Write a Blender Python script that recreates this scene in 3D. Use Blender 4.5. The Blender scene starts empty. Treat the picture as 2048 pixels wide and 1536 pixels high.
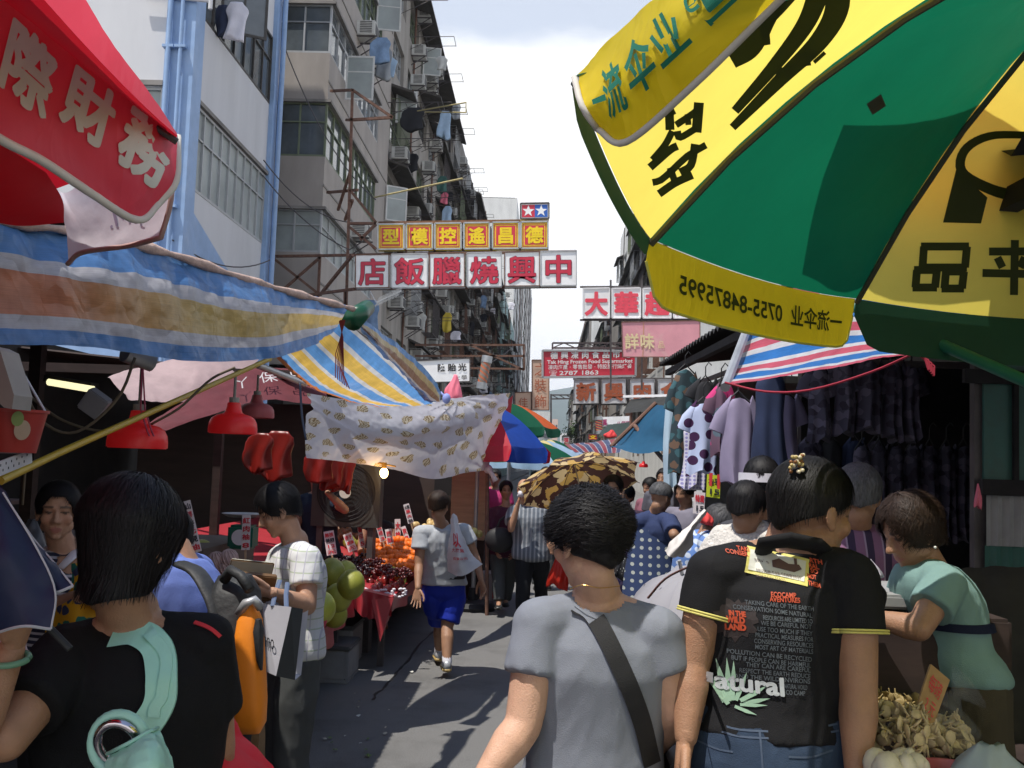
import bpy,bmesh,math,random
import numpy as np
from mathutils import Vector,Matrix,noise,Euler
from mathutils.bvhtree import BVHTree
R=math.radians
S=bpy.context.scene
COL=S.collection
V=Vector
random.seed(7)
# ------------------------------------------------------------------ camera
CAM_Z=1.68
F=2050.0  # focal length in photo pixels (2048 wide)
cam_data=bpy.data.cameras.new('camera')
cam_data.sensor_width=36.0
cam_data.lens=36.0*F/2048.0
cam_data.clip_start=0.05
cam_data.clip_end=9000
cam=bpy.data.objects.new('camera',cam_data)
COL.objects.link(cam)
CAM_M=(Matrix.Translation((0,0,CAM_Z))@Matrix.Rotation(R(2.0),4,'Z')
         @Matrix.Rotation(R(90+4.45),4,'X')@Matrix.Rotation(R(2.0),4,'Z'))
cam.matrix_world=CAM_M
S.camera=cam
# ------------------------------------------------------------------ sky and sun
SUN_DIR=V((-0.30,-0.25,1.0)).normalized()  # towards the sun
sun_el=math.asin(SUN_DIR.z)
sun_az=math.atan2(SUN_DIR.x,SUN_DIR.y)  # from +Y towards +X
W=bpy.data.worlds.new('World');S.world=W;W.use_nodes=True
wt=W.node_tree;wt.nodes.clear()
wo=wt.nodes.new('ShaderNodeOutputWorld')
sky=wt.nodes.new('ShaderNodeTexSky');sky.sky_type='NISHITA';sky.sun_disc=False
sky.sun_elevation=sun_el;sky.sun_rotation=sun_az;sky.altitude=10;sky.dust_density=0.2;sky.ozone_density=2.0
bg1=wt.nodes.new('ShaderNodeBackground');bg1.inputs[1].default_value=0.15
wt.links.new(sky.outputs[0],bg1.inputs[0])
bg2=wt.nodes.new('ShaderNodeBackground');bg2.inputs[0].default_value=(1,1,1,1);bg2.inputs[1].default_value=1.1
tc=wt.nodes.new('ShaderNodeTexCoord')
mp=wt.nodes.new('ShaderNodeMapping');mp.inputs['Scale'].default_value=(1.0,1.0,2.2)
mp.inputs['Location'].default_value=(0.35,0.1,0.2)
nz=wt.nodes.new('ShaderNodeTexNoise');nz.inputs['Scale'].default_value=2.3;nz.inputs['Detail'].default_value=7;nz.inputs['Roughness'].default_value=0.52
sep=wt.nodes.new('ShaderNodeSeparateXYZ')
hz=wt.nodes.new('ShaderNodeMapRange')  # more cloud towards the horizon
hz.inputs[1].default_value=0.30;hz.inputs[2].default_value=0.42;hz.inputs[3].default_value=0.42;hz.inputs[4].default_value=-0.17
ad=wt.nodes.new('ShaderNodeMath');ad.operation='ADD'
cr=wt.nodes.new('ShaderNodeMapRange');cr.inputs[1].default_value=0.46;cr.inputs[2].default_value=0.60
cr.interpolation_type='SMOOTHSTEP'
mn=wt.nodes.new('ShaderNodeMapRange')  # thin veil low down, clear blue overhead
mn.inputs[1].default_value=.45;mn.inputs[2].default_value=.62;mn.inputs[3].default_value=.46;mn.inputs[4].default_value=.04
ms=wt.nodes.new('ShaderNodeMixShader')
L=wt.links.new
L(tc.outputs['Generated'],mp.inputs[0]);L(mp.outputs[0],nz.inputs['Vector'])
L(tc.outputs['Generated'],sep.inputs[0]);L(sep.outputs[2],hz.inputs[0])
L(nz.outputs['Fac'],ad.inputs[0]);L(hz.outputs[0],ad.inputs[1]);L(ad.outputs[0],cr.inputs[0])
L(sep.outputs[2],mn.inputs[0]);L(mn.outputs[0],cr.inputs[3]);L(cr.outputs[0],ms.inputs[0]);L(bg1.outputs[0],ms.inputs[1]);L(bg2.outputs[0],ms.inputs[2]);L(ms.outputs[0],wo.inputs[0])
sl=bpy.data.lights.new('sun','SUN');sl.energy=4.9;sl.angle=R(0.53);sl.color=(1.0,0.95,0.87)
so=bpy.data.objects.new('sun',sl);COL.objects.link(so)
so.rotation_euler=SUN_DIR.to_track_quat('Z','Y').to_euler()
vs=S.view_settings;vs.view_transform='Standard';vs.look='None';vs.exposure=0.15;vs.gamma=1.0;vs.use_curve_mapping=False
S.cycles.use_denoising=True;S.cycles.max_bounces=7;S.cycles.transparent_max_bounces=12;S.cycles.caustics_reflective=False;S.cycles.caustics_refractive=False
# ------------------------------------------------------------------ pixel -> point
CM3=CAM_M.to_3x3();EYE=V((0,0,CAM_Z))
def at(px,py,Y):
    """point on the plane at street distance Y seen at photo pixel (px, py)"""
    d=CM3@V(((px-1024)/F,-(py-768)/F,-1.0))
    return EYE+d*(Y/d.y)
def atz(px,py,z):
    d=CM3@V(((px-1024)/F,-(py-768)/F,-1.0))
    return EYE+d*((z-CAM_Z)/d.z)
def atx(px,py,x):
    d=CM3@V(((px-1024)/F,-(py-768)/F,-1.0))
    return EYE+d*(x/d.x)
CM3I=CM3.inverted()
def pix(p):
    q=CM3I@(V(p)-EYE)
    return(1024-F*q.x/q.z,768+F*q.y/q.z)
# ------------------------------------------------------------------ materials
MATS={}
def _n(t,k):return t.nodes.new(k)
def mat(name,col=(.5,.5,.5),rough=.6,metal=0.0,var=.12,vs=6.0,bump=0.0,bs=60.0,spec=.4,trans=0.0,attr=None,
        sheen=0.0,coat=0.0,stretch=(1,1,1),coords='Object',stain=0.0,stain_col=(.05,.045,.04),stain_s=1.2,emit=0.0,alpha=1.0,crease=0.0,cs=6.0,orand=0.0):
    if name in MATS:return MATS[name]
    m=bpy.data.materials.new(name);MATS[name]=m;m.use_nodes=True
    t=m.node_tree;b=t.nodes['Principled BSDF'];lk=t.links.new
    c4=(*col,1)
    tc_=_n(t,'ShaderNodeTexCoord');mp_=_n(t,'ShaderNodeMapping');mp_.inputs['Scale'].default_value=stretch
    lk(tc_.outputs[coords],mp_.inputs[0])
    nz_=_n(t,'ShaderNodeTexNoise');nz_.inputs['Scale'].default_value=vs;nz_.inputs['Detail'].default_value=5;nz_.inputs['Roughness'].default_value=.6
    lk(mp_.outputs[0],nz_.inputs['Vector'])
    mr=_n(t,'ShaderNodeMapRange');mr.inputs[1].default_value=.3;mr.inputs[2].default_value=.7
    mr.inputs[3].default_value=1-var;mr.inputs[4].default_value=1+var
    lk(nz_.outputs['Fac'],mr.inputs[0])
    vm=_n(t,'ShaderNodeVectorMath');vm.operation='SCALE'
    if attr:
        an=_n(t,'ShaderNodeAttribute');an.attribute_name=attr;lk(an.outputs['Color'],vm.inputs[0])
    else:
        rgb=_n(t,'ShaderNodeRGB');rgb.outputs[0].default_value=c4;lk(rgb.outputs[0],vm.inputs[0])
    if orand:  # each object a little different
        oi=_n(t,'ShaderNodeObjectInfo');m5=_n(t,'ShaderNodeMapRange');m5.inputs[3].default_value=1-orand;m5.inputs[4].default_value=1+orand;lk(oi.outputs['Random'],m5.inputs[0])
        m6=_n(t,'ShaderNodeMath');m6.operation='MULTIPLY';lk(mr.outputs[0],m6.inputs[0]);lk(m5.outputs[0],m6.inputs[1]);lk(m6.outputs[0],vm.inputs['Scale'])
    else:lk(mr.outputs[0],vm.inputs['Scale'])
    out=vm.outputs[0]
    if stain:
        n2=_n(t,'ShaderNodeTexNoise');n2.inputs['Scale'].default_value=stain_s;n2.inputs['Detail'].default_value=8;n2.inputs['Roughness'].default_value=.68
        lk(mp_.outputs[0],n2.inputs['Vector'])
        r2=_n(t,'ShaderNodeMapRange');r2.inputs[1].default_value=.5;r2.inputs[2].default_value=.75;r2.inputs[3].default_value=0;r2.inputs[4].default_value=stain
        lk(n2.outputs['Fac'],r2.inputs[0])
        mx=_n(t,'ShaderNodeMix');mx.data_type='RGBA'
        lk(r2.outputs[0],mx.inputs[0]);lk(out,mx.inputs[6]);mx.inputs[7].default_value=(*stain_col,1)
        out=mx.outputs[2]
    lk(out,b.inputs['Base Color'])
    b.inputs['Roughness'].default_value=rough;b.inputs['Metallic'].default_value=metal
    b.inputs['Specular IOR Level'].default_value=spec
    if sheen:b.inputs['Sheen Weight'].default_value=sheen
    if coat:b.inputs['Coat Weight'].default_value=coat;b.inputs['Coat Roughness'].default_value=.15
    if alpha<1:b.inputs['Alpha'].default_value=alpha
    if emit:
        b.inputs['Emission Color'].default_value=c4;b.inputs['Emission Strength'].default_value=emit
    if bump:
        n3=_n(t,'ShaderNodeTexNoise');n3.inputs['Scale'].default_value=bs;n3.inputs['Detail'].default_value=4
        lk(mp_.outputs[0],n3.inputs['Vector'])
        bp=_n(t,'ShaderNodeBump');bp.inputs['Strength'].default_value=bump;bp.inputs['Distance'].default_value=.01
        lk(n3.outputs['Fac'],bp.inputs['Height']);lk(bp.outputs[0],b.inputs['Normal'])
    if crease:  # folds and pulled creases
        m4=_n(t,'ShaderNodeMapping');m4.inputs['Scale'].default_value=(1,1,.55);m4.inputs['Rotation'].default_value=(0,.5,0);lk(tc_.outputs[coords],m4.inputs[0])
        n4=_n(t,'ShaderNodeTexNoise');n4.inputs['Scale'].default_value=cs;n4.inputs['Detail'].default_value=3;n4.inputs['Distortion'].default_value=1.6;lk(m4.outputs[0],n4.inputs['Vector'])
        a4=_n(t,'ShaderNodeMath');a4.operation='SUBTRACT';lk(n4.outputs['Fac'],a4.inputs[0]);a4.inputs[1].default_value=.5
        a5=_n(t,'ShaderNodeMath');a5.operation='ABSOLUTE';lk(a4.outputs[0],a5.inputs[0])
        b4=_n(t,'ShaderNodeBump');b4.invert=True;b4.inputs['Strength'].default_value=crease;b4.inputs['Distance'].default_value=.06
        lk(a5.outputs[0],b4.inputs['Height'])
        if bump:lk(bp.outputs[0],b4.inputs['Normal'])
        lk(b4.outputs[0],b.inputs['Normal'])
    if trans:
        tr=_n(t,'ShaderNodeBsdfTranslucent');lk(out,tr.inputs[0])
        ms_=_n(t,'ShaderNodeMixShader');ms_.inputs[0].default_value=trans
        o_=t.nodes['Material Output']
        lk(b.outputs[0],ms_.inputs[1]);lk(tr.outputs[0],ms_.inputs[2]);lk(ms_.outputs[0],o_.inputs[0])
    return m

def ramp_mat(name,stops,axis='Y',rough=.4,trans=.35,weave=250,scale=1.0,bump=.25,wob=.004,dirt=.12,uvname=None):
    """constant colour bands over the UV (woven plastic sheeting, striped fabric)"""
    if name in MATS:return MATS[name]
    m=bpy.data.materials.new(name);MATS[name]=m;m.use_nodes=True
    t=m.node_tree;b=t.nodes['Principled BSDF'];lk=t.links.new
    tc_=_n(t,'ShaderNodeTexCoord');se=_n(t,'ShaderNodeSeparateXYZ');lk(tc_.outputs['UV'],se.inputs[0])
    nz_=_n(t,'ShaderNodeTexNoise');nz_.inputs['Scale'].default_value=3.0;nz_.inputs['Detail'].default_value=2;lk(tc_.outputs['UV'],nz_.inputs['Vector'])
    s1=_n(t,'ShaderNodeMath');s1.operation='SUBTRACT';lk(nz_.outputs['Fac'],s1.inputs[0]);s1.inputs[1].default_value=.5
    s2=_n(t,'ShaderNodeMath');s2.operation='MULTIPLY_ADD';lk(s1.outputs[0],s2.inputs[0]);s2.inputs[1].default_value=wob
    lk(se.outputs['XYZ'.index(axis)],s2.inputs[2])
    ml=_n(t,'ShaderNodeMath');ml.operation='MULTIPLY';lk(s2.outputs[0],ml.inputs[0]);ml.inputs[1].default_value=scale
    fr=_n(t,'ShaderNodeMath');fr.operation='FRACT';lk(ml.outputs[0],fr.inputs[0])
    cr_=_n(t,'ShaderNodeValToRGB');cr_.color_ramp.interpolation='CONSTANT'
    e=cr_.color_ramp.elements
    while len(e)>1:e.remove(e[-1])
    e[0].position=stops[0][0];e[0].color=(*stops[0][1],1)
    for p,c in stops[1:]:
        q=e.new(p);q.color=(*c,1)
    lk(fr.outputs[0]if scale!=1.0 else s2.outputs[0],cr_.inputs[0])
    n2=_n(t,'ShaderNodeTexNoise');n2.inputs['Scale'].default_value=14;n2.inputs['Detail'].default_value=7;lk(tc_.outputs['Object'],n2.inputs['Vector'])
    mr=_n(t,'ShaderNodeMapRange');mr.inputs[1].default_value=.3;mr.inputs[2].default_value=.75;mr.inputs[3].default_value=1+dirt;mr.inputs[4].default_value=1-dirt*1.6
    lk(n2.outputs['Fac'],mr.inputs[0])
    vm=_n(t,'ShaderNodeVectorMath');vm.operation='SCALE';lk(cr_.outputs[0],vm.inputs[0]);lk(mr.outputs[0],vm.inputs['Scale'])
    ws_=_n(t,'ShaderNodeMapping');ws_.inputs['Scale'].default_value=(6,170,1)if axis=='Y' else(170,6,1);lk(tc_.outputs['UV'],ws_.inputs[0])
    wn_=_n(t,'ShaderNodeTexNoise');wn_.inputs['Scale'].default_value=1;wn_.inputs['Detail'].default_value=2;lk(ws_.outputs[0],wn_.inputs['Vector'])
    wr_=_n(t,'ShaderNodeMapRange');wr_.inputs[3].default_value=.72;wr_.inputs[4].default_value=1.28;lk(wn_.outputs['Fac'],wr_.inputs[0])
    w2_=_n(t,'ShaderNodeMath');w2_.operation='MULTIPLY';lk(mr.outputs[0],w2_.inputs[0]);lk(wr_.outputs[0],w2_.inputs[1]);lk(w2_.outputs[0],vm.inputs['Scale'])
    lk(vm.outputs[0],b.inputs['Base Color']);b.inputs['Roughness'].default_value=rough
    if bump:
        n3=_n(t,'ShaderNodeTexVoronoi');n3.feature='DISTANCE_TO_EDGE';n3.inputs['Scale'].default_value=4.5;wq=_n(t,'ShaderNodeTexNoise');wq.inputs['Scale'].default_value=3;wq.inputs['Detail'].default_value=4
        lk(tc_.outputs['Object'],wq.inputs['Vector']);wv_=_n(t,'ShaderNodeVectorMath');wv_.operation='MULTIPLY_ADD';lk(wq.outputs['Color'],wv_.inputs[0]);wv_.inputs[1].default_value=(.5,.5,.5);lk(tc_.outputs['Object'],wv_.inputs[2]);lk(wv_.outputs[0],n3.inputs['Vector'])
        bp=_n(t,'ShaderNodeBump');bp.inputs['Strength'].default_value=bump;bp.inputs['Distance'].default_value=.05
        lk(n3.outputs['Distance'],bp.inputs['Height']);lk(bp.outputs[0],b.inputs['Normal'])
    if trans:
        tr=_n(t,'ShaderNodeBsdfTranslucent');lk(vm.outputs[0],tr.inputs[0])
        ms_=_n(t,'ShaderNodeMixShader');ms_.inputs[0].default_value=trans
        lk(b.outputs[0],ms_.inputs[1]);lk(tr.outputs[0],ms_.inputs[2]);lk(ms_.outputs[0],t.nodes['Material Output'].inputs[0])
    return m

def dot_mat(name,base,dots,scale=20.0,thr=.25,rough=.8,coords='Object',trans=0.0,randomness=1.0,dots2=None,stretch=(1,1,1),metric='EUCLIDEAN',bump=.1,warp=0.0,flat=False):
    """printed fabric: voronoi dots of one or two colours on a base"""
    if name in MATS:return MATS[name]
    m=bpy.data.materials.new(name);MATS[name]=m;m.use_nodes=True
    t=m.node_tree;b=t.nodes['Principled BSDF'];lk=t.links.new
    tc_=_n(t,'ShaderNodeTexCoord');mp_=_n(t,'ShaderNodeMapping');mp_.inputs['Scale'].default_value=stretch;lk(tc_.outputs[coords],mp_.inputs[0])
    vo=_n(t,'ShaderNodeTexVoronoi');vo.inputs['Scale'].default_value=scale;vo.inputs['Randomness'].default_value=randomness;vo.distance=metric
    if flat:vo.voronoi_dimensions='2D';mp_.inputs['Rotation'].default_value=(R(90),0,0)
    if warp:
        wn=_n(t,'ShaderNodeTexNoise');wn.inputs['Scale'].default_value=scale*1.3;wn.inputs['Detail'].default_value=3;lk(mp_.outputs[0],wn.inputs['Vector'])
        wa=_n(t,'ShaderNodeVectorMath');wa.operation='MULTIPLY_ADD';lk(wn.outputs['Color'],wa.inputs[0]);wa.inputs[1].default_value=(warp,)*3;lk(mp_.outputs[0],wa.inputs[2]);lk(wa.outputs[0],vo.inputs['Vector'])
    else:lk(mp_.outputs[0],vo.inputs['Vector'])
    lt=_n(t,'ShaderNodeMath');lt.operation='LESS_THAN';lk(vo.outputs['Distance'],lt.inputs[0]);lt.inputs[1].default_value=thr
    mx=_n(t,'ShaderNodeMix');mx.data_type='RGBA';lk(lt.outputs[0],mx.inputs[0]);mx.inputs[6].default_value=(*base,1);mx.inputs[7].default_value=(*dots,1)
    if dots2:
        se=_n(t,'ShaderNodeSeparateColor');lk(vo.outputs['Color'],se.inputs[0])
        gt=_n(t,'ShaderNodeMath');gt.operation='GREATER_THAN';lk(se.outputs[0],gt.inputs[0]);gt.inputs[1].default_value=.5
        m2=_n(t,'ShaderNodeMix');m2.data_type='RGBA';lk(gt.outputs[0],m2.inputs[0]);m2.inputs[6].default_value=(*dots,1);m2.inputs[7].default_value=(*dots2,1)
        lk(m2.outputs[2],mx.inputs[7])
    lk(mx.outputs[2],b.inputs['Base Color']);b.inputs['Roughness'].default_value=rough;b.inputs['Specular IOR Level'].default_value=.25
    if trans:
        tr=_n(t,'ShaderNodeBsdfTranslucent');lk(mx.outputs[2],tr.inputs[0])
        ms_=_n(t,'ShaderNodeMixShader');ms_.inputs[0].default_value=trans
        lk(b.outputs[0],ms_.inputs[1]);lk(tr.outputs[0],ms_.inputs[2]);lk(ms_.outputs[0],t.nodes['Material Output'].inputs[0])
    return m

# ------------------------------------------------------------------ mesh building
class MB:
    def __init__(s):s.v=[];s.f=[];s.m=[];s.uv={}
    def add(s,vs,fs,mi=0):
        o=len(s.v);s.v.extend(tuple(p)for p in vs)
        for f in fs:s.f.append(tuple(i+o for i in f));s.m.append(mi)
        return o
    def box(s,c,sz,rot=None,mi=0):
        c=V(c);x,y,z=sz[0]/2,sz[1]/2,sz[2]/2
        pts=[V((a*x,b*y,d*z))for a in(-1,1)for b in(-1,1)for d in(-1,1)]
        if rot is not None:pts=[rot@p for p in pts]
        s.add([c+p for p in pts],[(0,1,3,2),(4,6,7,5),(0,4,5,1),(2,3,7,6),(0,2,6,4),(1,5,7,3)],mi);return s
    def b2(s,a,b,mi=0):
        a,b=V(a),V(b);return s.box((a+b)/2,[abs(b[i]-a[i])for i in range(3)],None,mi)
    def bar(s,p,q,w,h=None,mi=0,up=(0,0,1)):
        p,q=V(p),V(q);d=q-p;ln=d.length
        if ln<1e-6:return s
        d.normalize();u=V(up)
        if abs(d.dot(u))>.97:u=V((1,0,0))
        x=d.cross(u).normalized();z=x.cross(d)
        return s.box((p+q)/2,(w,ln,h or w),Matrix((x,d,z)).transposed(),mi)
    def tube(s,pts,r,n=8,mi=0,caps=True,flat=1.0):
        pts=[V(p)for p in pts];k=len(pts);rs=r if isinstance(r,(list,tuple))else[r]*k
        vs=[];pu=None
        for i in range(k):
            d=(pts[min(i+1,k-1)]-pts[max(i-1,0)]).normalized()
            if pu is None:
                u=V((0,0,1))if abs(d.z)<.9 else V((1,0,0))
            else:u=pu
            x=d.cross(u)
            if x.length<1e-5:x=d.orthogonal()
            x.normalize();y=x.cross(d).normalized();pu=y
            for j in range(n):
                a=2*math.pi*j/n;vs.append(pts[i]+x*(math.cos(a)*rs[i])+y*(math.sin(a)*rs[i]*flat))
        fs=[(i*n+j,i*n+(j+1)%n,(i+1)*n+(j+1)%n,(i+1)*n+j)for i in range(k-1)for j in range(n)]
        if caps:fs+=[tuple(range(n-1,-1,-1)),tuple((k-1)*n+j for j in range(n))]
        s.add(vs,fs,mi);return s
    def lathe(s,c,prof,n=24,mi=0,M=None):
        c=V(c);vs=[];k=len(prof)
        for r,z in prof:
            for j in range(n):
                a=2*math.pi*j/n;p=V((r*math.cos(a),r*math.sin(a),z));vs.append(c+(M@p if M is not None else p))
        fs=[(i*n+j,i*n+(j+1)%n,(i+1)*n+(j+1)%n,(i+1)*n+j)for i in range(k-1)for j in range(n)]
        s.add(vs,fs,mi);return s
    def ell(s,c,rx,ry,rz,M=None,nu=16,nv=10,mi=0,fn=None):
        c=V(c);vs=[]
        for i in range(1,nv):
            th=math.pi*i/nv
            for j in range(nu):
                a=2*math.pi*j/nu;d=V((math.sin(th)*math.cos(a),math.sin(th)*math.sin(a),math.cos(th)))
                k=fn(d)if fn else 1
                p=V((d.x*rx*k,d.y*ry*k,d.z*rz*k));vs.append(c+(M@p if M is not None else p))
        for d in(V((0,0,1)),V((0,0,-1))):
            k=fn(d)if fn else 1;p=V((0,0,d.z*rz*k));vs.append(c+(M@p if M is not None else p))
        fs=[(i*nu+j,(i+1)*nu+j,(i+1)*nu+(j+1)%nu,i*nu+(j+1)%nu)for i in range(nv-2)for j in range(nu)]
        t=(nv-1)*nu
        fs+=[(t,j,(j+1)%nu)for j in range(nu)]+[(t+1,(nv-2)*nu+(j+1)%nu,(nv-2)*nu+j)for j in range(nu)]
        s.add(vs,fs,mi);return s
    def cap(s,p,q,r1,r2,n=14,mi=0):
        """tapered capsule"""
        p,q=V(p),V(q);d=q-p;ln=max(d.length,1e-5);d=d/ln
        x=d.orthogonal().normalized();y=d.cross(x);vs=[];rings=[]
        for i in range(1,5):
            a=-math.pi/2+i*math.pi/8;rings.append((p+d*(math.sin(a)*r1),math.cos(a)*r1))
        for i in range(4):
            a=i*math.pi/8;rings.append((q+d*(math.sin(a)*r2),math.cos(a)*r2))
        for c,r in rings:
            for j in range(n):
                a=2*math.pi*j/n;vs.append(c+x*(r*math.cos(a))+y*(r*math.sin(a)))
        k=len(rings)
        vs+=[p-d*r1,q+d*r2]
        fs=[(i*n+j,i*n+(j+1)%n,(i+1)*n+(j+1)%n,(i+1)*n+j)for i in range(k-1)for j in range(n)]
        fs+=[(k*n,(j+1)%n,j)for j in range(n)]+[(k*n+1,(k-1)*n+j,(k-1)*n+(j+1)%n)for j in range(n)]
        s.add(vs,fs,mi);return s
    def loft(s,rings,n=28,mi=0,pw=2.0):
        """rings: (centre, axis a, axis b) elliptical, closed ends"""
        vs=[]
        for c,a,b in rings:
            for j in range(n):
                t=2*math.pi*j/n;ct,st=math.cos(t),math.sin(t)
                e=2.0/pw
                vs.append(V(c)+V(a)*math.copysign(abs(ct)**e,ct)+V(b)*math.copysign(abs(st)**e,st))
        k=len(rings)
        fs=[(i*n+j,i*n+(j+1)%n,(i+1)*n+(j+1)%n,(i+1)*n+j)for i in range(k-1)for j in range(n)]
        fs+=[tuple(range(n-1,-1,-1)),tuple((k-1)*n+j for j in range(n))]
        s.add(vs,fs,mi);return s
    def poly(s,pts,mi=0):s.add(pts,[tuple(range(len(pts)))],mi);return s
    def prism(s,pts,vec,mi=0):
        n=len(pts);v=V(vec);a=[V(p)for p in pts]
        s.add(a+[p+v for p in a],[tuple(range(n-1,-1,-1)),tuple(range(n,2*n))]+[(i,(i+1)%n,n+(i+1)%n,n+i)for i in range(n)],mi);return s
    def mesh(s,name='m'):
        me=bpy.data.meshes.new(name);me.from_pydata(s.v,[],s.f);return me

def wm(o):
    m=o.matrix_basis.copy()
    return wm(o.parent)@o.matrix_parent_inverse@m if o.parent else m
def link(o,parent=None):
    COL.objects.link(o)
    if parent is not None:
        o.parent=parent;o.matrix_parent_inverse=wm(parent).inverted()
    return o
def tag(o,label=None,cat=None,group=None,kind=None):
    if label:o['label']=label
    if cat:o['category']=cat
    if group:o['group']=group
    if kind:o['kind']=kind
    return o
def mk(name,mb,m,parent=None,smooth=False,bevel=0.0,recalc=True,**tg):
    me=mb.mesh(name)if isinstance(mb,MB)else mb
    mats=m if isinstance(m,(list,tuple))else[m]
    for x in mats:me.materials.append(x)
    if isinstance(mb,MB)and len(mats)>1:me.polygons.foreach_set('material_index',mb.m)
    if recalc and isinstance(mb,MB)or bevel:
        bm=bmesh.new();bm.from_mesh(me)
        if recalc:bmesh.ops.recalc_face_normals(bm,faces=bm.faces)
        if bevel:bmesh.ops.bevel(bm,geom=[e for e in bm.edges if len(e.link_faces)==2 and e.calc_face_angle(0)>.6],offset=bevel,segments=2,affect='EDGES',clamp_overlap=True)
        bm.to_mesh(me);bm.free()
    if smooth is True:me.polygons.foreach_set('use_smooth',[True]*len(me.polygons))
    elif smooth:me.set_sharp_from_angle(angle=R(smooth));me.polygons.foreach_set('use_smooth',[True]*len(me.polygons));me.set_sharp_from_angle(angle=R(smooth))
    o=link(bpy.data.objects.new(name,me),parent)
    if tg:tag(o,**tg)
    return o
def thing(name,label,cat,loc=(0,0,0),group=None):
    o=bpy.data.objects.new(name,None);o.location=loc;o.matrix_basis=Matrix.Translation(loc);o.empty_display_size=.1
    COL.objects.link(o);return tag(o,label,cat,group)
def dup(root,M,label=None,group=None):
    def cp(o,par):
        c=o.copy();COL.objects.link(c);c.parent=par
        for ch in kids.get(o.name,[]):cp(ch,c)
        return c
    kids={}
    st=[root]
    while st:
        o=st.pop();ks=list(o.children);kids[o.name]=ks;st+=ks
    r=cp(root,None)
    r.matrix_basis=(M if isinstance(M,Matrix)else Matrix.Translation(M))@root.matrix_basis
    if label:r['label']=label
    if group:r['group']=group
    return r

# ------------------------------------------------------------------ cloth sheets
def cr4(a,b,c,d,t):
    return .5*((2*b)+(c-a)*t+(2*a-5*b+4*c-d)*t*t+(3*b-a-3*c+d)*t**3)
def spline(P,t,closed=False):
    n=len(P)-1;x=min(max(t,0),1)*n;i=min(int(x),n-1);f=x-i
    b,c=P[i],P[i+1];a=P[i-1]if i>0 else b*2-c;d=P[i+2]if i+2<=n else c*2-b
    return cr4(a,b,c,d,f)
def grid_fn(rows):
    rows=[[V(p)for p in r]for r in rows]
    def f(u,v):return spline([spline(r,u)for r in rows],v)
    return f
def sheet_mesh(f,nu,nv,wr=0.0,ws=3.0,wst=(1,1,1),seed=0,edge=0.0):
    """sample f(u,v) (v=0 top) into a grid with UVs, wrinkled along its normals"""
    P=[[f(i/nu,j/nv)for i in range(nu+1)]for j in range(nv+1)]
    if wr:
        Q=[[None]*(nu+1)for _ in range(nv+1)]
        for j in range(nv+1):
            for i in range(nu+1):
                a=P[j][min(i+1,nu)]-P[j][max(i-1,0)];b=P[min(j+1,nv)][i]-P[max(j-1,0)][i]
                n=a.cross(b)
                n=n.normalized()if n.length>1e-9 else V((0,0,1))
                p=P[j][i];q=V((p.x*wst[0],p.y*wst[1],p.z*wst[2]))*ws+V((seed,seed*1.7,0))
                h=noise.noise(q)+.5*(1-2*abs(noise.noise(q*2.1)))+.3*noise.noise(q*4.3)+.18*(1-2*abs(noise.noise(q*7.9)))
                Q[j][i]=p+n*(h*wr)
        P=Q
    vs=[tuple(p)for r in P for p in r];w=nu+1
    fs=[(j*w+i,j*w+i+1,(j+1)*w+i+1,(j+1)*w+i)for j in range(nv)for i in range(nu)]
    me=bpy.data.meshes.new('sheet');me.from_pydata(vs,[],fs)
    uv=me.uv_layers.new(name='UVMap').data
    k=0
    for j in range(nv):
        for i in range(nu):
            for(a,b)in((i,j),(i+1,j),(i+1,j+1),(i,j+1)):
                uv[k].uv=(a/nu,1-b/nv);k+=1
    me.polygons.foreach_set('use_smooth',[True]*len(me.polygons))
    return me
def cloth(name,f,m,nu=40,nv=20,parent=None,wr=0.0,ws=3.0,wst=(1,1,1),seed=0,**tg):
    if not callable(f):f=grid_fn(f)
    me=sheet_mesh(f,nu,nv,wr,ws,wst,seed);me.materials.append(m)
    o=link(bpy.data.objects.new(name,me),parent)
    if tg:tag(o,**tg)
    return o

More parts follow.
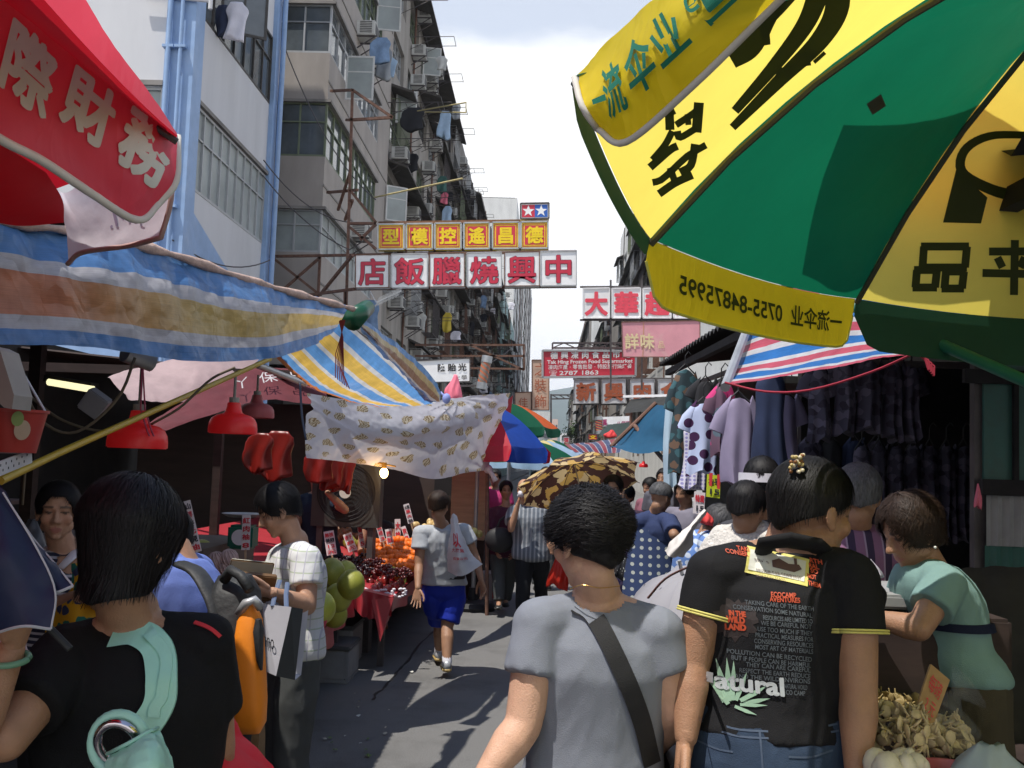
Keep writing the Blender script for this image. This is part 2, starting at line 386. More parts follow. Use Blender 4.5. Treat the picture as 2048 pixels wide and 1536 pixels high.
# ------------------------------------------------------------------ writing
_G={}
def glyphs(s,bold=.012):
    """outline mesh of a string set in the built-in font (em = 1)"""
    if(s,bold)in _G:return _G[(s,bold)]
    c=bpy.data.curves.new('t','FONT');c.body=s;c.offset=bold;c.resolution_u=3
    o=bpy.data.objects.new('t',c);COL.objects.link(o)
    dg=bpy.context.evaluated_depsgraph_get();me=bpy.data.meshes.new_from_object(o.evaluated_get(dg))
    r=([(v.co.x,v.co.y)for v in me.vertices],[tuple(p.vertices)for p in me.polygons])
    bpy.data.objects.remove(o);bpy.data.curves.remove(c);bpy.data.meshes.remove(me)
    _G[(s,bold)]=r;return r
class TX:
    """collects lettering laid on flat frames or on surfaces given as functions"""
    def __init__(s):s.mb=MB()
    def line(s,txt,o,x,y,bold=.012,fit=None,mi=0,cell=None,skew=0.0):
        """strokes are thickened by laying shifted copies a hair apart"""
        if bold>.012:
            n=V(x).cross(V(y));n=n.normalized()if n.length else n
            for i in range(8):
                a=i*math.pi/4;d=V(x)*(bold*math.cos(a)*(1 if not fit else V(y).length/V(x).length))+V(y)*(bold*math.sin(a))+n*(.0003*(i+1))
                s.line(txt,V(o)+d,x,y,.006,fit,mi,cell,skew)
            bold=.006
        s._line(txt,o,x,y,bold,fit,mi,cell,skew);return s
    def _line(s,txt,o,x,y,bold=.012,fit=None,mi=0,cell=None,skew=0.0):
        """o: lower left; x, y: vectors of one em; fit: total width as a multiple of x; cell: pitch per character"""
        o,x,y=V(o),V(x),V(y)
        if cell:
            for i,ch in enumerate(txt):
                if ch==' ':continue
                vs,fs=glyphs(ch,bold)
                if not vs:continue
                x0=min(v[0]for v in vs);x1=max(v[0]for v in vs);off=(1-(x0+x1))/2+i*cell
                s.mb.add([o+x*(a+off+skew*b)+y*b for a,b in vs],fs,mi)
            return s
        vs,fs=glyphs(txt,bold);k=1
        if fit and vs:
            x1=max(v[0]for v in vs);k=fit/max(x1,1e-6)
        s.mb.add([o+x*(a*k)+y*b for a,b in vs],fs,mi);return s
    def on(s,txt,fn,u0,v0,du,dv,bold=.012,fit=None,mi=0,cell=None,skew=0.0,sub=0):
        """fn(u,v) -> point; text box starts at (u0,v0), one em = (du,dv)"""
        items=[(ch,i*cell)for i,ch in enumerate(txt)]if cell else[(txt,0)]
        for t,off in items:
            if t==' ':continue
            vs,fs=glyphs(t,bold);k=1
            if not vs:continue
            if fit:k=fit/max(v[0]for v in vs)
            if cell:off+=(1-(min(v[0]for v in vs)+max(v[0]for v in vs)))/2
            s.mb.add([fn(u0+du*(a*k+off+skew*b),v0+dv*b)for a,b in vs],fs,mi)
        return s
    def done(s,name,m,parent=None,**tg):
        return mk(name,s.mb,m,parent,recalc=False,**tg)
# ------------------------------------------------------------------ people
def remesh(mb,vox,smooth=4,factor=.5):
    me=mb.mesh('r');o=bpy.data.objects.new('r',me);COL.objects.link(o)
    md=o.modifiers.new('r','REMESH');md.mode='VOXEL';md.voxel_size=vox;md.use_smooth_shade=True
    if smooth:
        sm=o.modifiers.new('s','SMOOTH');sm.factor=factor;sm.iterations=smooth
    dg=bpy.context.evaluated_depsgraph_get();r=bpy.data.meshes.new_from_object(o.evaluated_get(dg))
    bpy.data.objects.remove(o);bpy.data.meshes.remove(me)
    return r
def np_co(me):
    a=np.empty(len(me.vertices)*3);me.vertices.foreach_get('co',a);return a.reshape(-1,3)
def np_no(me):
    a=np.empty(len(me.vertices)*3);me.vertex_normals.foreach_get('vector',a);return a.reshape(-1,3)
def wrinkle(me,amp,s=6.0,st=(1,1,1),seed=0.0,M=None,thr=0.0):
    co=np_co(me);no=np_no(me)
    out=co.copy()
    for i in range(len(co)):
        p=V(co[i])
        if M is not None:p=M@p
        q=V((p.x*st[0],p.y*st[1],p.z*st[2]))*s+V((seed,seed*.7,seed*1.3))
        q=q+V((noise.noise(q*.6),noise.noise(q*.6+V((5,0,0))),0))*.6
        h=(1-2.2*abs(noise.noise(q)))*.6+.4*noise.noise(q*.5)+.25*(1-2*abs(noise.noise(q*2.3)))
        out[i]+=no[i]*(h-.3)*amp
    me.vertices.foreach_set('co',out.ravel());me.update()
def frame_of(fwd,up=(0,0,1)):
    f=V(fwd).normalized();r=f.cross(V(up)).normalized();u=r.cross(f).normalized();return r,f,u

SKIN={}
def skin_mat():
    m=mat('skin',rough=.48,var=.13,vs=16,bump=.25,bs=260,spec=.4,attr='Col',stain=.18,stain_col=(.30,.11,.07),stain_s=9)
    b=m.node_tree.nodes['Principled BSDF']
    b.inputs['Subsurface Weight'].default_value=.08;b.inputs['Subsurface Radius'].default_value=(.012,.005,.003)
    return m
def head_mb(mb,h,r,f,u,k,old=0.0,chub=0.0):
    Mh=Matrix((r,f,u)).transposed()
    def P(x,y,z):return h+(r*x+f*y+u*z)*k
    mb.ell(P(0,-.012,.028),.076*k,.094*k,.086*k,Mh,20,14)
    mb.ell(P(0,.022,-.040),(.060+chub)*k,.066*k,.072*k,Mh,20,14)
    mb.ell(P(0,.030,-.072),(.046+chub)*k,.050*k,.040*k,Mh)
    mb.ell(P(0,.066,-.098),.021*k,.018*k,.017*k,Mh)
    mb.cap(P(0,.082,.010),P(0,.102,-.026),.008*k,.0115*k)
    mb.ell(P(0,.104,-.030),.013*k,.013*k,.011*k,Mh)
    for s in(-1,1):
        mb.ell(P(.013*s,.092,-.033),.0095*k,.012*k,.009*k,Mh)
        mb.ell(P(.038*s,.060,-.026),.026*k,.024*k,.026*k,Mh)
        mb.cap(P(.014*s,.080,.024),P(.050*s,.064,.024),.010*k,.009*k)
        mb.ell(P(.031*s,.068,.004),.0165*k,.0125*k,.0105*k,Mh)
        mb.ell(P(.050*s,.01,-.062),.016*k,.034*k,.022*k,Mh)
        e=Matrix.Rotation(.35*s,3,'Z')
        mb.ell(P(.079*s,-.008,-.008),.010*k,.021*k,.033*k,Mh@e)
        mb.ell(P(.079*s,.000,-.034),.009*k,.011*k,.013*k,Mh)
    mb.cap(P(-.017,.080,-.062),P(.017,.080,-.062),.008*k,.008*k)
    mb.cap(P(-.014,.078,-.073),P(.014,.078,-.073),.0085*k,.0085*k)
def skin_colours(me,h,r,f,u,k,base,lips=(.36,.13,.11),brow=(.03,.025,.02),old=0.0):
    co=np_co(me);d=(co-np.array(h))/k
    x=d@np.array(r);y=d@np.array(f);z=d@np.array(u)
    c=np.tile(np.array(base),(len(co),1));ax=np.abs(x)
    front=y>.045
    def blend(mask,col,a):
        w=(np.clip(mask,0,1)*a)[:,None];c[:]=c*(1-w)+np.array(col)*w
    # cheeks and nose a little redder
    blend(np.exp(-(((ax-.038)/.022)**2+((z+.03)/.022)**2))*front,[base[0]*1.02,base[1]*.82,base[2]*.78],.6)
    blend(((np.abs(z+.0675)<.0125*(1-(ax/.027)**2))&(ax<.026)&front&(y>.06)).astype(float),lips,.85)
    blend(((np.abs(z-.004)<.0058*np.sqrt(np.clip(1-((ax-.031)/.0165)**2,0,1)))&front).astype(float),(.035,.022,.018),.92)
    blend((np.abs(z-(.027-(ax-.03)**2*6))<.0048)*((ax>.013)&(ax<.053)&front),brow,.8)
    if old:blend(np.sin(z*700)**8*front,[b*.7 for b in base],.3*old)
    a=me.color_attributes.new('Col','FLOAT_COLOR','POINT')
    a.data.foreach_set('color',np.hstack([c,np.ones((len(c),1))]).ravel())
def hand_mb(mb,wr,d,pn,side,k,curl=.35,spread=.10,grip=0.0):
    """wr wrist, d pointing direction, pn palm normal (palm faces pn), side +1 = thumb on the side of d x pn"""
    d=V(d).normalized();pn=(V(pn)-d*V(pn).dot(d)).normalized();t=d.cross(pn)*side
    def Q(a,b,c):return wr+(d*a+t*b+pn*c)*k
    mb.loft([(Q(-.03,0,0),t*.023*k,pn*.019*k),(Q(0,0,0),t*.025*k,pn*.019*k),(Q(.035,.002,0),t*.037*k,pn*.016*k),
             (Q(.075,0,0),t*.040*k,pn*.013*k),(Q(.088,0,0),t*.036*k,pn*.010*k)],16)
    for i,(b,ln)in enumerate(((.030,.068),(.0105,.076),(-.0095,.070),(-.029,.055))):
        p=Q(.082-.004*abs(i-1),b,0);a=curl*(.7+.15*i);dd=(d+t*(spread*(1.2-.8*i))).normalized()
        rad=(.0088-.0006*i)*k;l=ln*k
        for j,(fr,ad)in enumerate(((.45,a*.9),(.31,a*1.0),(.24,a*.7))):
            ax=dd.cross(pn).normalized()
            dd=Matrix.Rotation(ad,3,ax)@dd
            q=p+dd*(l*fr);mb.cap(p,q,rad,rad*.9,10);p=q;rad*=.9
    p=Q(.012,.026,.008);q=Q(.044,.052,.016);mb.cap(p,q,.0125*k,.0105*k,10)
    q2=q+(d*.8+t*.35+pn*(.25+.3*grip)).normalized()*.030*k;mb.cap(q,q2,.0105*k,.0085*k,10)
    q3=q2+(d*.95+t*.02+pn*(.2+.4*grip)).normalized()*.022*k;mb.cap(q2,q3,.0085*k,.0075*k,10)
def hair_shell(mb,rib,h,r,f,u,k,seed,thick=.011,tap=1.0,front=58,side=110,back=152,lump=.35,lf=3.0,vol=(1,1,1),ribs=0,wave=0.0,loose=.004,top_bun=None,centre=None,rlen=1.0,width=.0022,thin_top=False):
    """hair cap over the skull plus loose locks (rib)"""
    rnd=random.Random(seed)
    c=h+(u*.028-f*.012)*k
    rx,ry,rz=.079*k*vol[0],.097*k*vol[1],.089*k*vol[2]
    def lim(ph):  # border angle from the top, by azimuth (0 = front)
        a=abs(((ph+math.pi)%(2*math.pi))-math.pi)/math.pi
        if a<.3:return front+(side-front)*max(0,(a-.12)/.18)**1.2 if a>.12 else front
        return side+(back-side)*((a-.3)/.7)**.8
    def rad(th,ph,t):
        d=V((math.sin(th)*math.sin(ph),math.sin(th)*math.cos(ph),math.cos(th)))
        drop=1.0
        p=V((d.x*(rx+t),d.y*(ry+t),d.z*(rz+t)))
        if th>math.pi/2:  # below the widest part the hair hangs and closes in on the nape
            s_=th-math.pi/2;q=min(s_,1.4)
            p=V((math.sin(ph)*(rx+t)*(1-.17*tap*q),math.cos(ph)*(ry+t)*(1-(.20 if math.cos(ph)<0 else .05)*tap*q),-s_*.088*k))
        return c+r*p.x+f*p.y+u*p.z
    nu,nv=72,26;ribs=max(ribs,700)
    outer,inner=[],[]
    for i in range(nv+1):
        for j in range(nu):
            ph=2*math.pi*j/nu;th=R(lim(ph))*(i/nv)
            t=thick*k*(1+lump*noise.noise(V((math.sin(ph)*lf,math.cos(ph)*lf,th*lf*.8+seed)))+lump*.5*noise.noise(V((math.sin(ph)*lf*2.7,math.cos(ph)*lf*2.7,th*lf*2+seed))))*(1 if i<nv else .55)
            if thin_top:t*=.35+.65*min(1,th/1.3)
            outer.append(rad(th,ph,t));inner.append(rad(th,ph,-.012*k))
    fs=[]
    for i in range(nv):
        for j in range(nu):fs.append((i*nu+j,(i+1)*nu+j,(i+1)*nu+(j+1)%nu,i*nu+(j+1)%nu))
    n=len(outer)
    fs2=[tuple(n+a for a in reversed(q))for q in fs]
    rim=[(nv*nu+j,n+nv*nu+j,n+nv*nu+(j+1)%nu,nv*nu+(j+1)%nu)for j in range(nu)]
    mb.add(outer+inner,fs+fs2+rim)
    whirl=rnd.uniform(-.3,.3);wp=rnd.uniform(2.6,3.6)
    for _ in range(ribs):
        ph=rnd.uniform(0,2*math.pi);L_=R(lim(ph));th0=L_*rnd.random()**.8*.75;th1=min(th0+rnd.uniform(.5,1.1)*rlen,L_+rnd.uniform(-.02,.16))
        if th1<th0+.12:continue
        tt=thick*k*rnd.uniform(.85,1.12)+rnd.random()*loose*k;sw=rnd.uniform(-.25,.25)
        p0=None;pts=[];N_=8
        for q in range(N_):
            a=q/(N_-1);th=th0+(th1-th0)*a
            pp=ph+sw*a+(wave*math.sin(a*9+ph*7)if wave else 0)
            kk=.35+.65*min(1,th/1.3)if thin_top else 1
            pts.append(rad(th,pp,(tt+(wave*.02*math.sin(a*11+ph*3)if wave else 0))*kk+loose*k*a*.6))
        w=width*k*rnd.uniform(.6,1.5);vs=[]
        for q in range(N_):
            d=(pts[min(q+1,N_-1)]-pts[max(q-1,0)]).normalized();nn=(pts[q]-c).normalized();s_=d.cross(nn).normalized()
            ww=w*(1-.8*(q/(N_-1))**2)
            vs+=[pts[q]-s_*ww,pts[q]+s_*ww]
        rib.add(vs,[(2*q,2*q+1,2*q+3,2*q+2)for q in range(N_-1)])
def hair_mat(name,col,rough=.38):
    return mat(name,col,rough=.58,var=.5,vs=160,bump=.12,bs=420,spec=.3,stretch=(1,1,.3))

def shoe(par,an,fwd,k,m,sole,sandal=False):
    f=V((fwd.x,fwd.y,0)).normalized();r=f.cross(V((0,0,1)));g=V((an.x,an.y,an.z-.075*k))
    mb=MB();z=V((0,0,1))
    rg=[(-.060,.022,.020,.040),(-.045,.033,.040,.048),(.0,.036,.040,.045),(.05,.040,.030,.034),(.11,.046,.022,.026),(.16,.040,.018,.022),(.19,.020,.010,.016)]
    mb.loft([(g+f*a*k+z*c_*k,r*w*k,z*hh*k)for a,w,hh,c_ in rg],16)
    o=mk('shoe',mb,m,par,smooth=True)
    mb=MB();mb.loft([(g+f*a*k+z*.010*k,r*(w+.004)*k,z*.013*k)for a,w,hh,c_ in rg],16,pw=3)
    mk('sole',mb,sole,o,smooth=True)
    return o

def person(label,J,k=1.0,skin=(.45,.26,.17),vox=.007,fat=1.0,face=(0,1,0),up=(0,0,1),group=None,
           shirt=None,hem=None,sleeve=.55,shirt_wr=.008,loose=.014,trousers=None,shorts=False,leg_loose=.018,hair=None,shoes=None,hands=None,skirt=None,
           neck_r=.050,collar=0.0,chub=0.0,old=0.0,legs=True,lip=(.36,.13,.11),vneck=None,wseed=0,arm=1.0,socks=None,sandal=False,hk=.93,bust=0.0,boxy=0.0):
    """J: joint positions. Body = one continuous skin mesh; hair, clothes and shoes are its children."""
    h=V(J['head']);r,f,u=frame_of(face,up)
    sL,sR=V(J['shL']),V(J['shR']);nb=V(J.get('neck',(sL+sR)/2+V((0,0,.045*k))))
    hip=V(J.get('hip',V((nb.x,nb.y,nb.z-.56*k))))
    sx=(sR-sL);sx=sx.normalized()
    hx=V(J.get('hipx',V((sx.x,sx.y,0)))).normalized()
    spine=(nb-hip).normalized()
    sf=V((0,0,1)).cross(sx).normalized();hf=V((0,0,1)).cross(hx).normalized()  # body front
    if 'front' in J:
        ff=V(J['front'])
        if sf.dot(ff)<0:sf=-sf
        if hf.dot(ff)<0:hf=-hf
    g0=V(J.get('ground',(hip.x,hip.y,0)))
    def torso(e=0.0,low=-.10,flare=0.0,top=1.02,hemflat=0.0):
        """rings from below the hips to the neck"""
        rg=[]
        tab=[(-.10,.120,.090),(-.05,.160,.112),(.0,.168,.118),(.14,.160,.112),(.26,.140,.100),(.38,.140,.100),(.52,.150,.106),(.68,.162,.114),(.80,.166,.106),(.90,.146,.088),(.98,.092,.070),(1.03,.055,.055)]
        H_=(nb-hip).length
        for t,a,b in tab:
            if t<low-1e-6 or t>top:continue
            tt=min(max(t,0),1);ax=hx.lerp(sx,tt).normalized();bx=hf.lerp(sf,tt).normalized()
            c=hip+spine*(t*H_)
            bulge=bust*math.exp(-((t-.66)/.10)**2)*k
            fa=fat if t<.85 else 1+(fat-1)*.5
            bz=boxy*max(0,1-abs(t-.3)/.4)
            rg.append((c+bx*bulge*.5,ax*((a*fa+bz*.03)*k+e+flare*max(0,.5-t)*k),bx*((b*fa+bz*.03)*k+e+bulge*.5+flare*max(0,.5-t)*k)))
        return rg
    root=thing('person',label,'person',(hip.x,hip.y,0),group)
    arms=[(sL,V(J['elL']),V(J['wrL']),-1),(sR,V(J['elR']),V(J['wrR']),1)]
    hj=[]
    if legs:
        for s,n in((-1,'L'),(1,'R')):
            hp=hip+hx*(.085*s*k)-V((0,0,.03*k))
            an=V(J.get('an'+n,V((g0.x,g0.y,0))+hx*(.085*s*k)+V((0,0,.075*k))-hf*.02))
            kn=V(J.get('kn'+n,(hp*.48+an*.52)+hf*.025*k));hj.append((hp,kn,an))
    mb=MB()
    mb.loft(torso(),28)
    for s_,e_,w_,sd in arms:
        mb.cap(nb-V((0,0,.02*k)),s_,.050*k,.052*k*arm)
        m_=s_.lerp(e_,.45)
        mb.cap(s_,m_,.050*k*arm,.045*k*arm);mb.cap(m_,e_,.045*k*arm,.037*k*arm)
        m_=e_.lerp(w_,.3);mb.cap(e_,m_,.037*k*arm,.039*k*arm);mb.cap(m_,w_,.039*k*arm,.025*k)
    neck_top=h+(-u*.075-f*.012)*k
    mb.cap(nb-spine*.03*k,neck_top,neck_r*k*1.08,neck_r*k*.98)
    mb.cap(nb-spine*.06*k,nb+spine*.02*k,neck_r*k*1.5,neck_r*k*1.1)
    head_mb(mb,h,r,f,u,k*hk,old,chub)
    for hp,kn,an in hj:
        m_=hp.lerp(kn,.4);mb.cap(hp,m_,.088*k*fat,.075*k*fat);mb.cap(m_,kn,.075*k*fat,.054*k)
        m_=kn.lerp(an,.35)-hf*.012*k;mb.cap(kn,m_,.052*k,.056*k);mb.cap(m_,an,.055*k,.036*k)
        mb.cap(an,an+hf*.10*k-V((0,0,.045*k)),.034*k,.030*k)
    me=remesh(mb,vox,3,.5)
    hm=MB()
    if hands:
        for(s_,e_,w_,sd),hd in zip(arms,hands):
            if hd is None:continue
            d=V(hd.get('d',(w_-e_).normalized()));hand_mb(hm,w_+V(d).normalized()*.012*k,d,hd.get('pn',-sx*sd),hd.get('side',1),k,hd.get('curl',.35),hd.get('spread',.10),hd.get('grip',0))
        if hm.v:
            h2=remesh(hm,.0034,2,.4)
            bm=bmesh.new();bm.from_mesh(me);bm.from_mesh(h2);bm.to_mesh(me);bm.free()
    skin_colours(me,h,r,f,u,k*hk,skin,lip,old=old)
    me.polygons.foreach_set('use_smooth',[True]*len(me.polygons))
    body=mk('body',me,skin_mat(),root)
    info=dict(root=root,body=body,h=h,r=r,f=f,u=u,k=k*hk,sx=sx,sf=sf,hx=hx,hf=hf,hip=hip,nb=nb,spine=spine)
    if hair:
        hd=dict(hair);hc=hd.pop('mat');mb=MB();rib=MB()
        hair_shell(mb,rib,h,r,f,u,k*hk,wseed+3,**hd)
        mb.add(rib.v,rib.f)
        info['hair']=mk('hair',mb,hc,root,smooth=True,recalc=False)
    if shirt:
        mb=MB();lo=-.10 if hem is None else hem
        rg=torso(loose*k,-.2,.0,.985)
        if lo<-.10:  # tunic reaching lower: add a ring
            c,a,b=rg[0];c2,a2,b2=rg[2]
            rg[0]=(c,a2*1.02,b2*1.02);rg.insert(0,(hip+spine*((nb-hip).length*lo),a2*1.06,b2*1.06));rg[2]=(rg[2][0],a2*1.01,b2*1.01)
        else:
            rg=[q for q in rg if(V(q[0])-hip).dot(spine)>=lo*(nb-hip).length-.03]
        mb.loft(rg,32)
        for s_,e_,w_,sd in arms:
            mb.cap(nb-V((0,0,.035*k)),s_,.054*k+loose*k*.4,.051*k*arm+loose*k*.6)
            if sleeve>0:
                q=s_.lerp(e_,min(sleeve,1.0));mb.cap(s_,s_.lerp(e_,.3),.050*k*arm+loose*k*.6,.048*k*arm+loose*k*.7)
                d=(e_-s_).normalized();x=d.orthogonal().normalized();y=d.cross(x)
                ra,rb=.047*k*arm+loose*k*.8,.045*k*arm+loose*k*1.15
                mb.loft([(s_.lerp(e_,.1),x*ra,y*ra),(s_.lerp(e_,.3),x*(ra+.002),y*(ra+.002)),(q,x*rb,y*rb)],20)
                if sleeve>1.0:
                    q2=e_.lerp(w_,sleeve-1);rc=.034*k+loose*k;mb.cap(e_,q2,.040*k*arm+loose*k,rc)
        sm=remesh(mb,max(vox*.9,.006),10 if vox<.008 else 5,.5)
        Ml=Matrix((sx,sf,V((0,0,1))))
        wrinkle(sm,shirt_wr,5.0,(1.0,1.0,.62),wseed,Ml)
        if shirt_wr>.004:wrinkle(sm,shirt_wr*.35,15.0,(1.0,1.0,.5),wseed+3,Ml)
        if vneck:  # neck opening
            bm=bmesh.new();bm.from_mesh(sm)
            cc=V(vneck[0]);rr=vneck[1]
            bmesh.ops.delete(bm,geom=[v for v in bm.verts if(v.co-cc).length<rr],context='VERTS');bm.to_mesh(sm);bm.free()
        sm.polygons.foreach_set('use_smooth',[True]*len(sm.polygons))
        info['shirt']=mk('shirt',sm,shirt,root)
    if(trousers or skirt)and legs:
        mb=MB();rg=[q for q in torso(.008*k,-.2,0,.26)]
        mb.loft(rg,28)
        for hp,kn,an in hj:
            lo=.0 if not shorts else .0
            e=leg_loose*k
            m_=hp.lerp(kn,.4);mb.cap(hp,m_,.090*k*fat+e*.4,.078*k*fat+e)
            if shorts:
                q=hp.lerp(kn,shorts);d=(kn-hp).normalized();x=d.orthogonal().normalized();y=d.cross(x)
                mb.loft([(hp.lerp(kn,.25),x*.088*k,y*.088*k),(q,x*(.068*k+e),y*(.068*k+e))],20)
            else:
                mb.cap(m_,kn,.078*k*fat+e,.058*k+e)
                q=an+V((0,0,.01));d=(q-kn).normalized();x=d.orthogonal().normalized();y=d.cross(x)
                mb.loft([(kn,x*(.058*k+e),y*(.058*k+e)),(kn.lerp(q,.3),x*(.060*k+e),y*(.060*k+e)),(q,x*(.045*k+e),y*(.050*k+e))],20)
        tm=remesh(mb,max(vox,.008),4,.5)
        wrinkle(tm,.010,5.0,(1,1,.8),wseed+9)
        tm.polygons.foreach_set('use_smooth',[True]*len(tm.polygons))
        info['trousers']=mk('shorts' if shorts else 'trousers',tm,trousers,root)
    if shoes and legs:
        for hp,kn,an in hj:
            shoe(root,an,hf,k,*shoes)
            if socks:
                mb=MB();mb.cap(an-V((0,0,.01)),an.lerp(kn,.16),.041*k,.040*k);mk('sock',mb,socks,root,smooth=True)
    return info
def project(items_mb,target,n,off=.003):
    """press a flat mesh onto an object along -n"""
    me=target.data;bm=bmesh.new();bm.from_mesh(me);bm.transform(wm(target));t=BVHTree.FromBMesh(bm);bm.free()
    n=V(n).normalized();out=[]
    for p in items_mb.v:
        p=V(p);hit=t.ray_cast(p+n*.4,-n,.9)
        out.append(tuple((hit[0]if hit[0]is not None else p)+n*off))
    items_mb.v=out
    return items_mb
def densify(mb,L_):
    """split long edges so that flat prints follow what they are pressed on"""
    bm=bmesh.new();me=mb.mesh('d');bm.from_mesh(me);bmesh.ops.triangulate(bm,faces=bm.faces)
    for _ in range(4):
        e=[x for x in bm.edges if x.calc_length()>L_]
        if not e:break
        bmesh.ops.subdivide_edges(bm,edges=e,cuts=1)
        bmesh.ops.triangulate(bm,faces=bm.faces)
    bm.to_mesh(me);bm.free()
    r=MB();r.v=[tuple(v.co)for v in me.vertices];r.f=[tuple(p.vertices)for p in me.polygons];r.m=[0]*len(r.f);return r
# ------------------------------------------------------------------ materials of the place
M_asphalt=mat('asphalt',(.17,.168,.165),rough=.82,var=.38,vs=140,bump=.8,bs=200,stain=.55,stain_col=(.05,.049,.046),stain_s=1.7)
M_pave=mat('pavement',(.16,.155,.15),rough=.85,var=.2,vs=9,stain=.4)
M_white=mat('white_render',(.60,.60,.615),rough=.75,var=.06,vs=1.2,bump=.15,bs=40,stain=.25,stain_col=(.34,.35,.36),stain_s=.7,stretch=(1,1,.25))
M_blue=mat('blue_paint',(.27,.40,.62),rough=.5,var=.10,vs=3,stain=.25,stain_col=(.5,.58,.7),stain_s=2.5)
M_beige=mat('beige_render',(.37,.332,.30),rough=.82,var=.12,vs=1.3,bump=.2,bs=30,stain=.4,stain_col=(.16,.145,.13),stain_s=.55,stretch=(1,1,.3))
M_grey=mat('grey_render',(.25,.232,.215),rough=.85,var=.2,vs=1.6,stain=.8,stain_col=(.09,.085,.08),stain_s=.5,stretch=(1,1,.25))
M_tan=mat('tan_render',(.31,.285,.255),rough=.85,var=.2,vs=1.6,stain=.75,stain_col=(.15,.14,.13),stain_s=.5,stretch=(1,1,.25))
M_teal=mat('teal_render',(.33,.47,.46),rough=.85,var=.1,vs=1.0,stain=.4,stain_col=(.18,.22,.22),stain_s=.4,stretch=(1,1,.3))
M_pale=mat('pale_render',(.66,.66,.64),rough=.85,var=.1,vs=1.0,stain=.5,stain_col=(.3,.3,.3),stain_s=.4,stretch=(1,1,.3))
M_soot=mat('sooty_slab',(.075,.068,.062),rough=.9,var=.3,vs=3,stain=.4,stain_col=(.2,.18,.16))
M_frame=mat('window_aluminium',(.42,.43,.44),rough=.45,metal=.3,var=.1)
M_frameg=mat('window_green_steel',(.16,.19,.12),rough=.6,var=.2)
M_framed=mat('window_dark_steel',(.06,.055,.05),rough=.6,var=.2)
M_framew=mat('window_white_paint',(.62,.62,.60),rough=.55,var=.1)
M_glass=mat('window_glass',(.10,.115,.125),rough=.09,spec=.9,var=.25,vs=1.7)
M_glassg=mat('frosted_glass',(.30,.335,.33),rough=.3,spec=.6,var=.18,vs=1.5)
M_dark=mat('room_dark',(.022,.02,.02),rough=.9,var=.3)
M_rust=mat('rusty_steel',(.16,.085,.06),rough=.8,var=.35,vs=14,bump=.3)
M_steel=mat('painted_steel',(.08,.07,.07),rough=.6,var=.3,vs=8)
M_galv=mat('galvanised_steel',(.42,.43,.44),rough=.45,metal=.6,var=.15)
M_acw=mat('appliance_white',(.60,.60,.57),rough=.5,var=.1,vs=5,stain=.35,stain_col=(.3,.28,.25),stain_s=3)
M_acd=mat('appliance_grille',(.10,.10,.10),rough=.6)
M_wood=mat('plywood',(.40,.27,.17),rough=.7,var=.15,vs=3,stretch=(1,1,8))
M_blk=mat('black_rubber',(.018,.018,.02),rough=.6)

# ------------------------------------------------------------------ ground
mb=MB();mb.poly([(-160,-60,0),(160,-60,0),(160,4200,0),(-160,4200,0)])
mk('road',mb,M_asphalt,kind='structure',label='worn grey asphalt of the market street',cat='road')
for x0,x1 in((-6.5,-3.1),(3.4,6.2)):
    mb=MB();mb.b2((x0,-20,-.02),(x1,300,.13));mk('pavement',mb,M_pave,kind='structure',bevel=.01)
mb=MB();rr=random.Random(2);P=[atz(742,1400,.003),atz(790,1350,.003),atz(840,1290,.003),atz(905,1225,.003),atz(960,1170,.003)];P=[spline(P,i/40)+V((rr.uniform(-.012,.012),0,0))for i in range(41)]
for p,q in zip(P,P[1:]):w_=rr.uniform(.004,.014);mb.add([p-V((w_,0,0)),p+V((w_,0,0)),q+V((w_,0,0)),q-V((w_,0,0))],[(0,1,2,3)])
mk('road_seam',mb,mat('tar',(.02,.02,.02),rough=.6),kind='structure',recalc=False)
# far hills
mb=MB();N=60
prof=[(-900+60*i,0)for i in range(N)]
vs=[];fs=[]
for j,(yy,sc)in enumerate(((2300,.0),(2600,.55),(2900,.9),(3100,1.0),(3500,.5))):
    for i in range(N):
        x=-1400+60*i;q=V((x*.0016,j*.4,3))
        hgt=(225+70*noise.noise(q)+25*noise.noise(q*3.1)-.00002*(x-150)**2)*sc
        vs.append((x,yy,max(hgt,-1)))
for j in range(4):
    for i in range(N-1):fs.append((j*N+i,j*N+i+1,(j+1)*N+i+1,(j+1)*N+i))
mb.add(vs,fs)
mk('hills',mb,mat('forest_hill',(.035,.06,.04),rough=.95,var=.35,vs=.02,coords='Object'),kind='structure',smooth=True,label='wooded hillside beyond the end of the street',cat='hills')

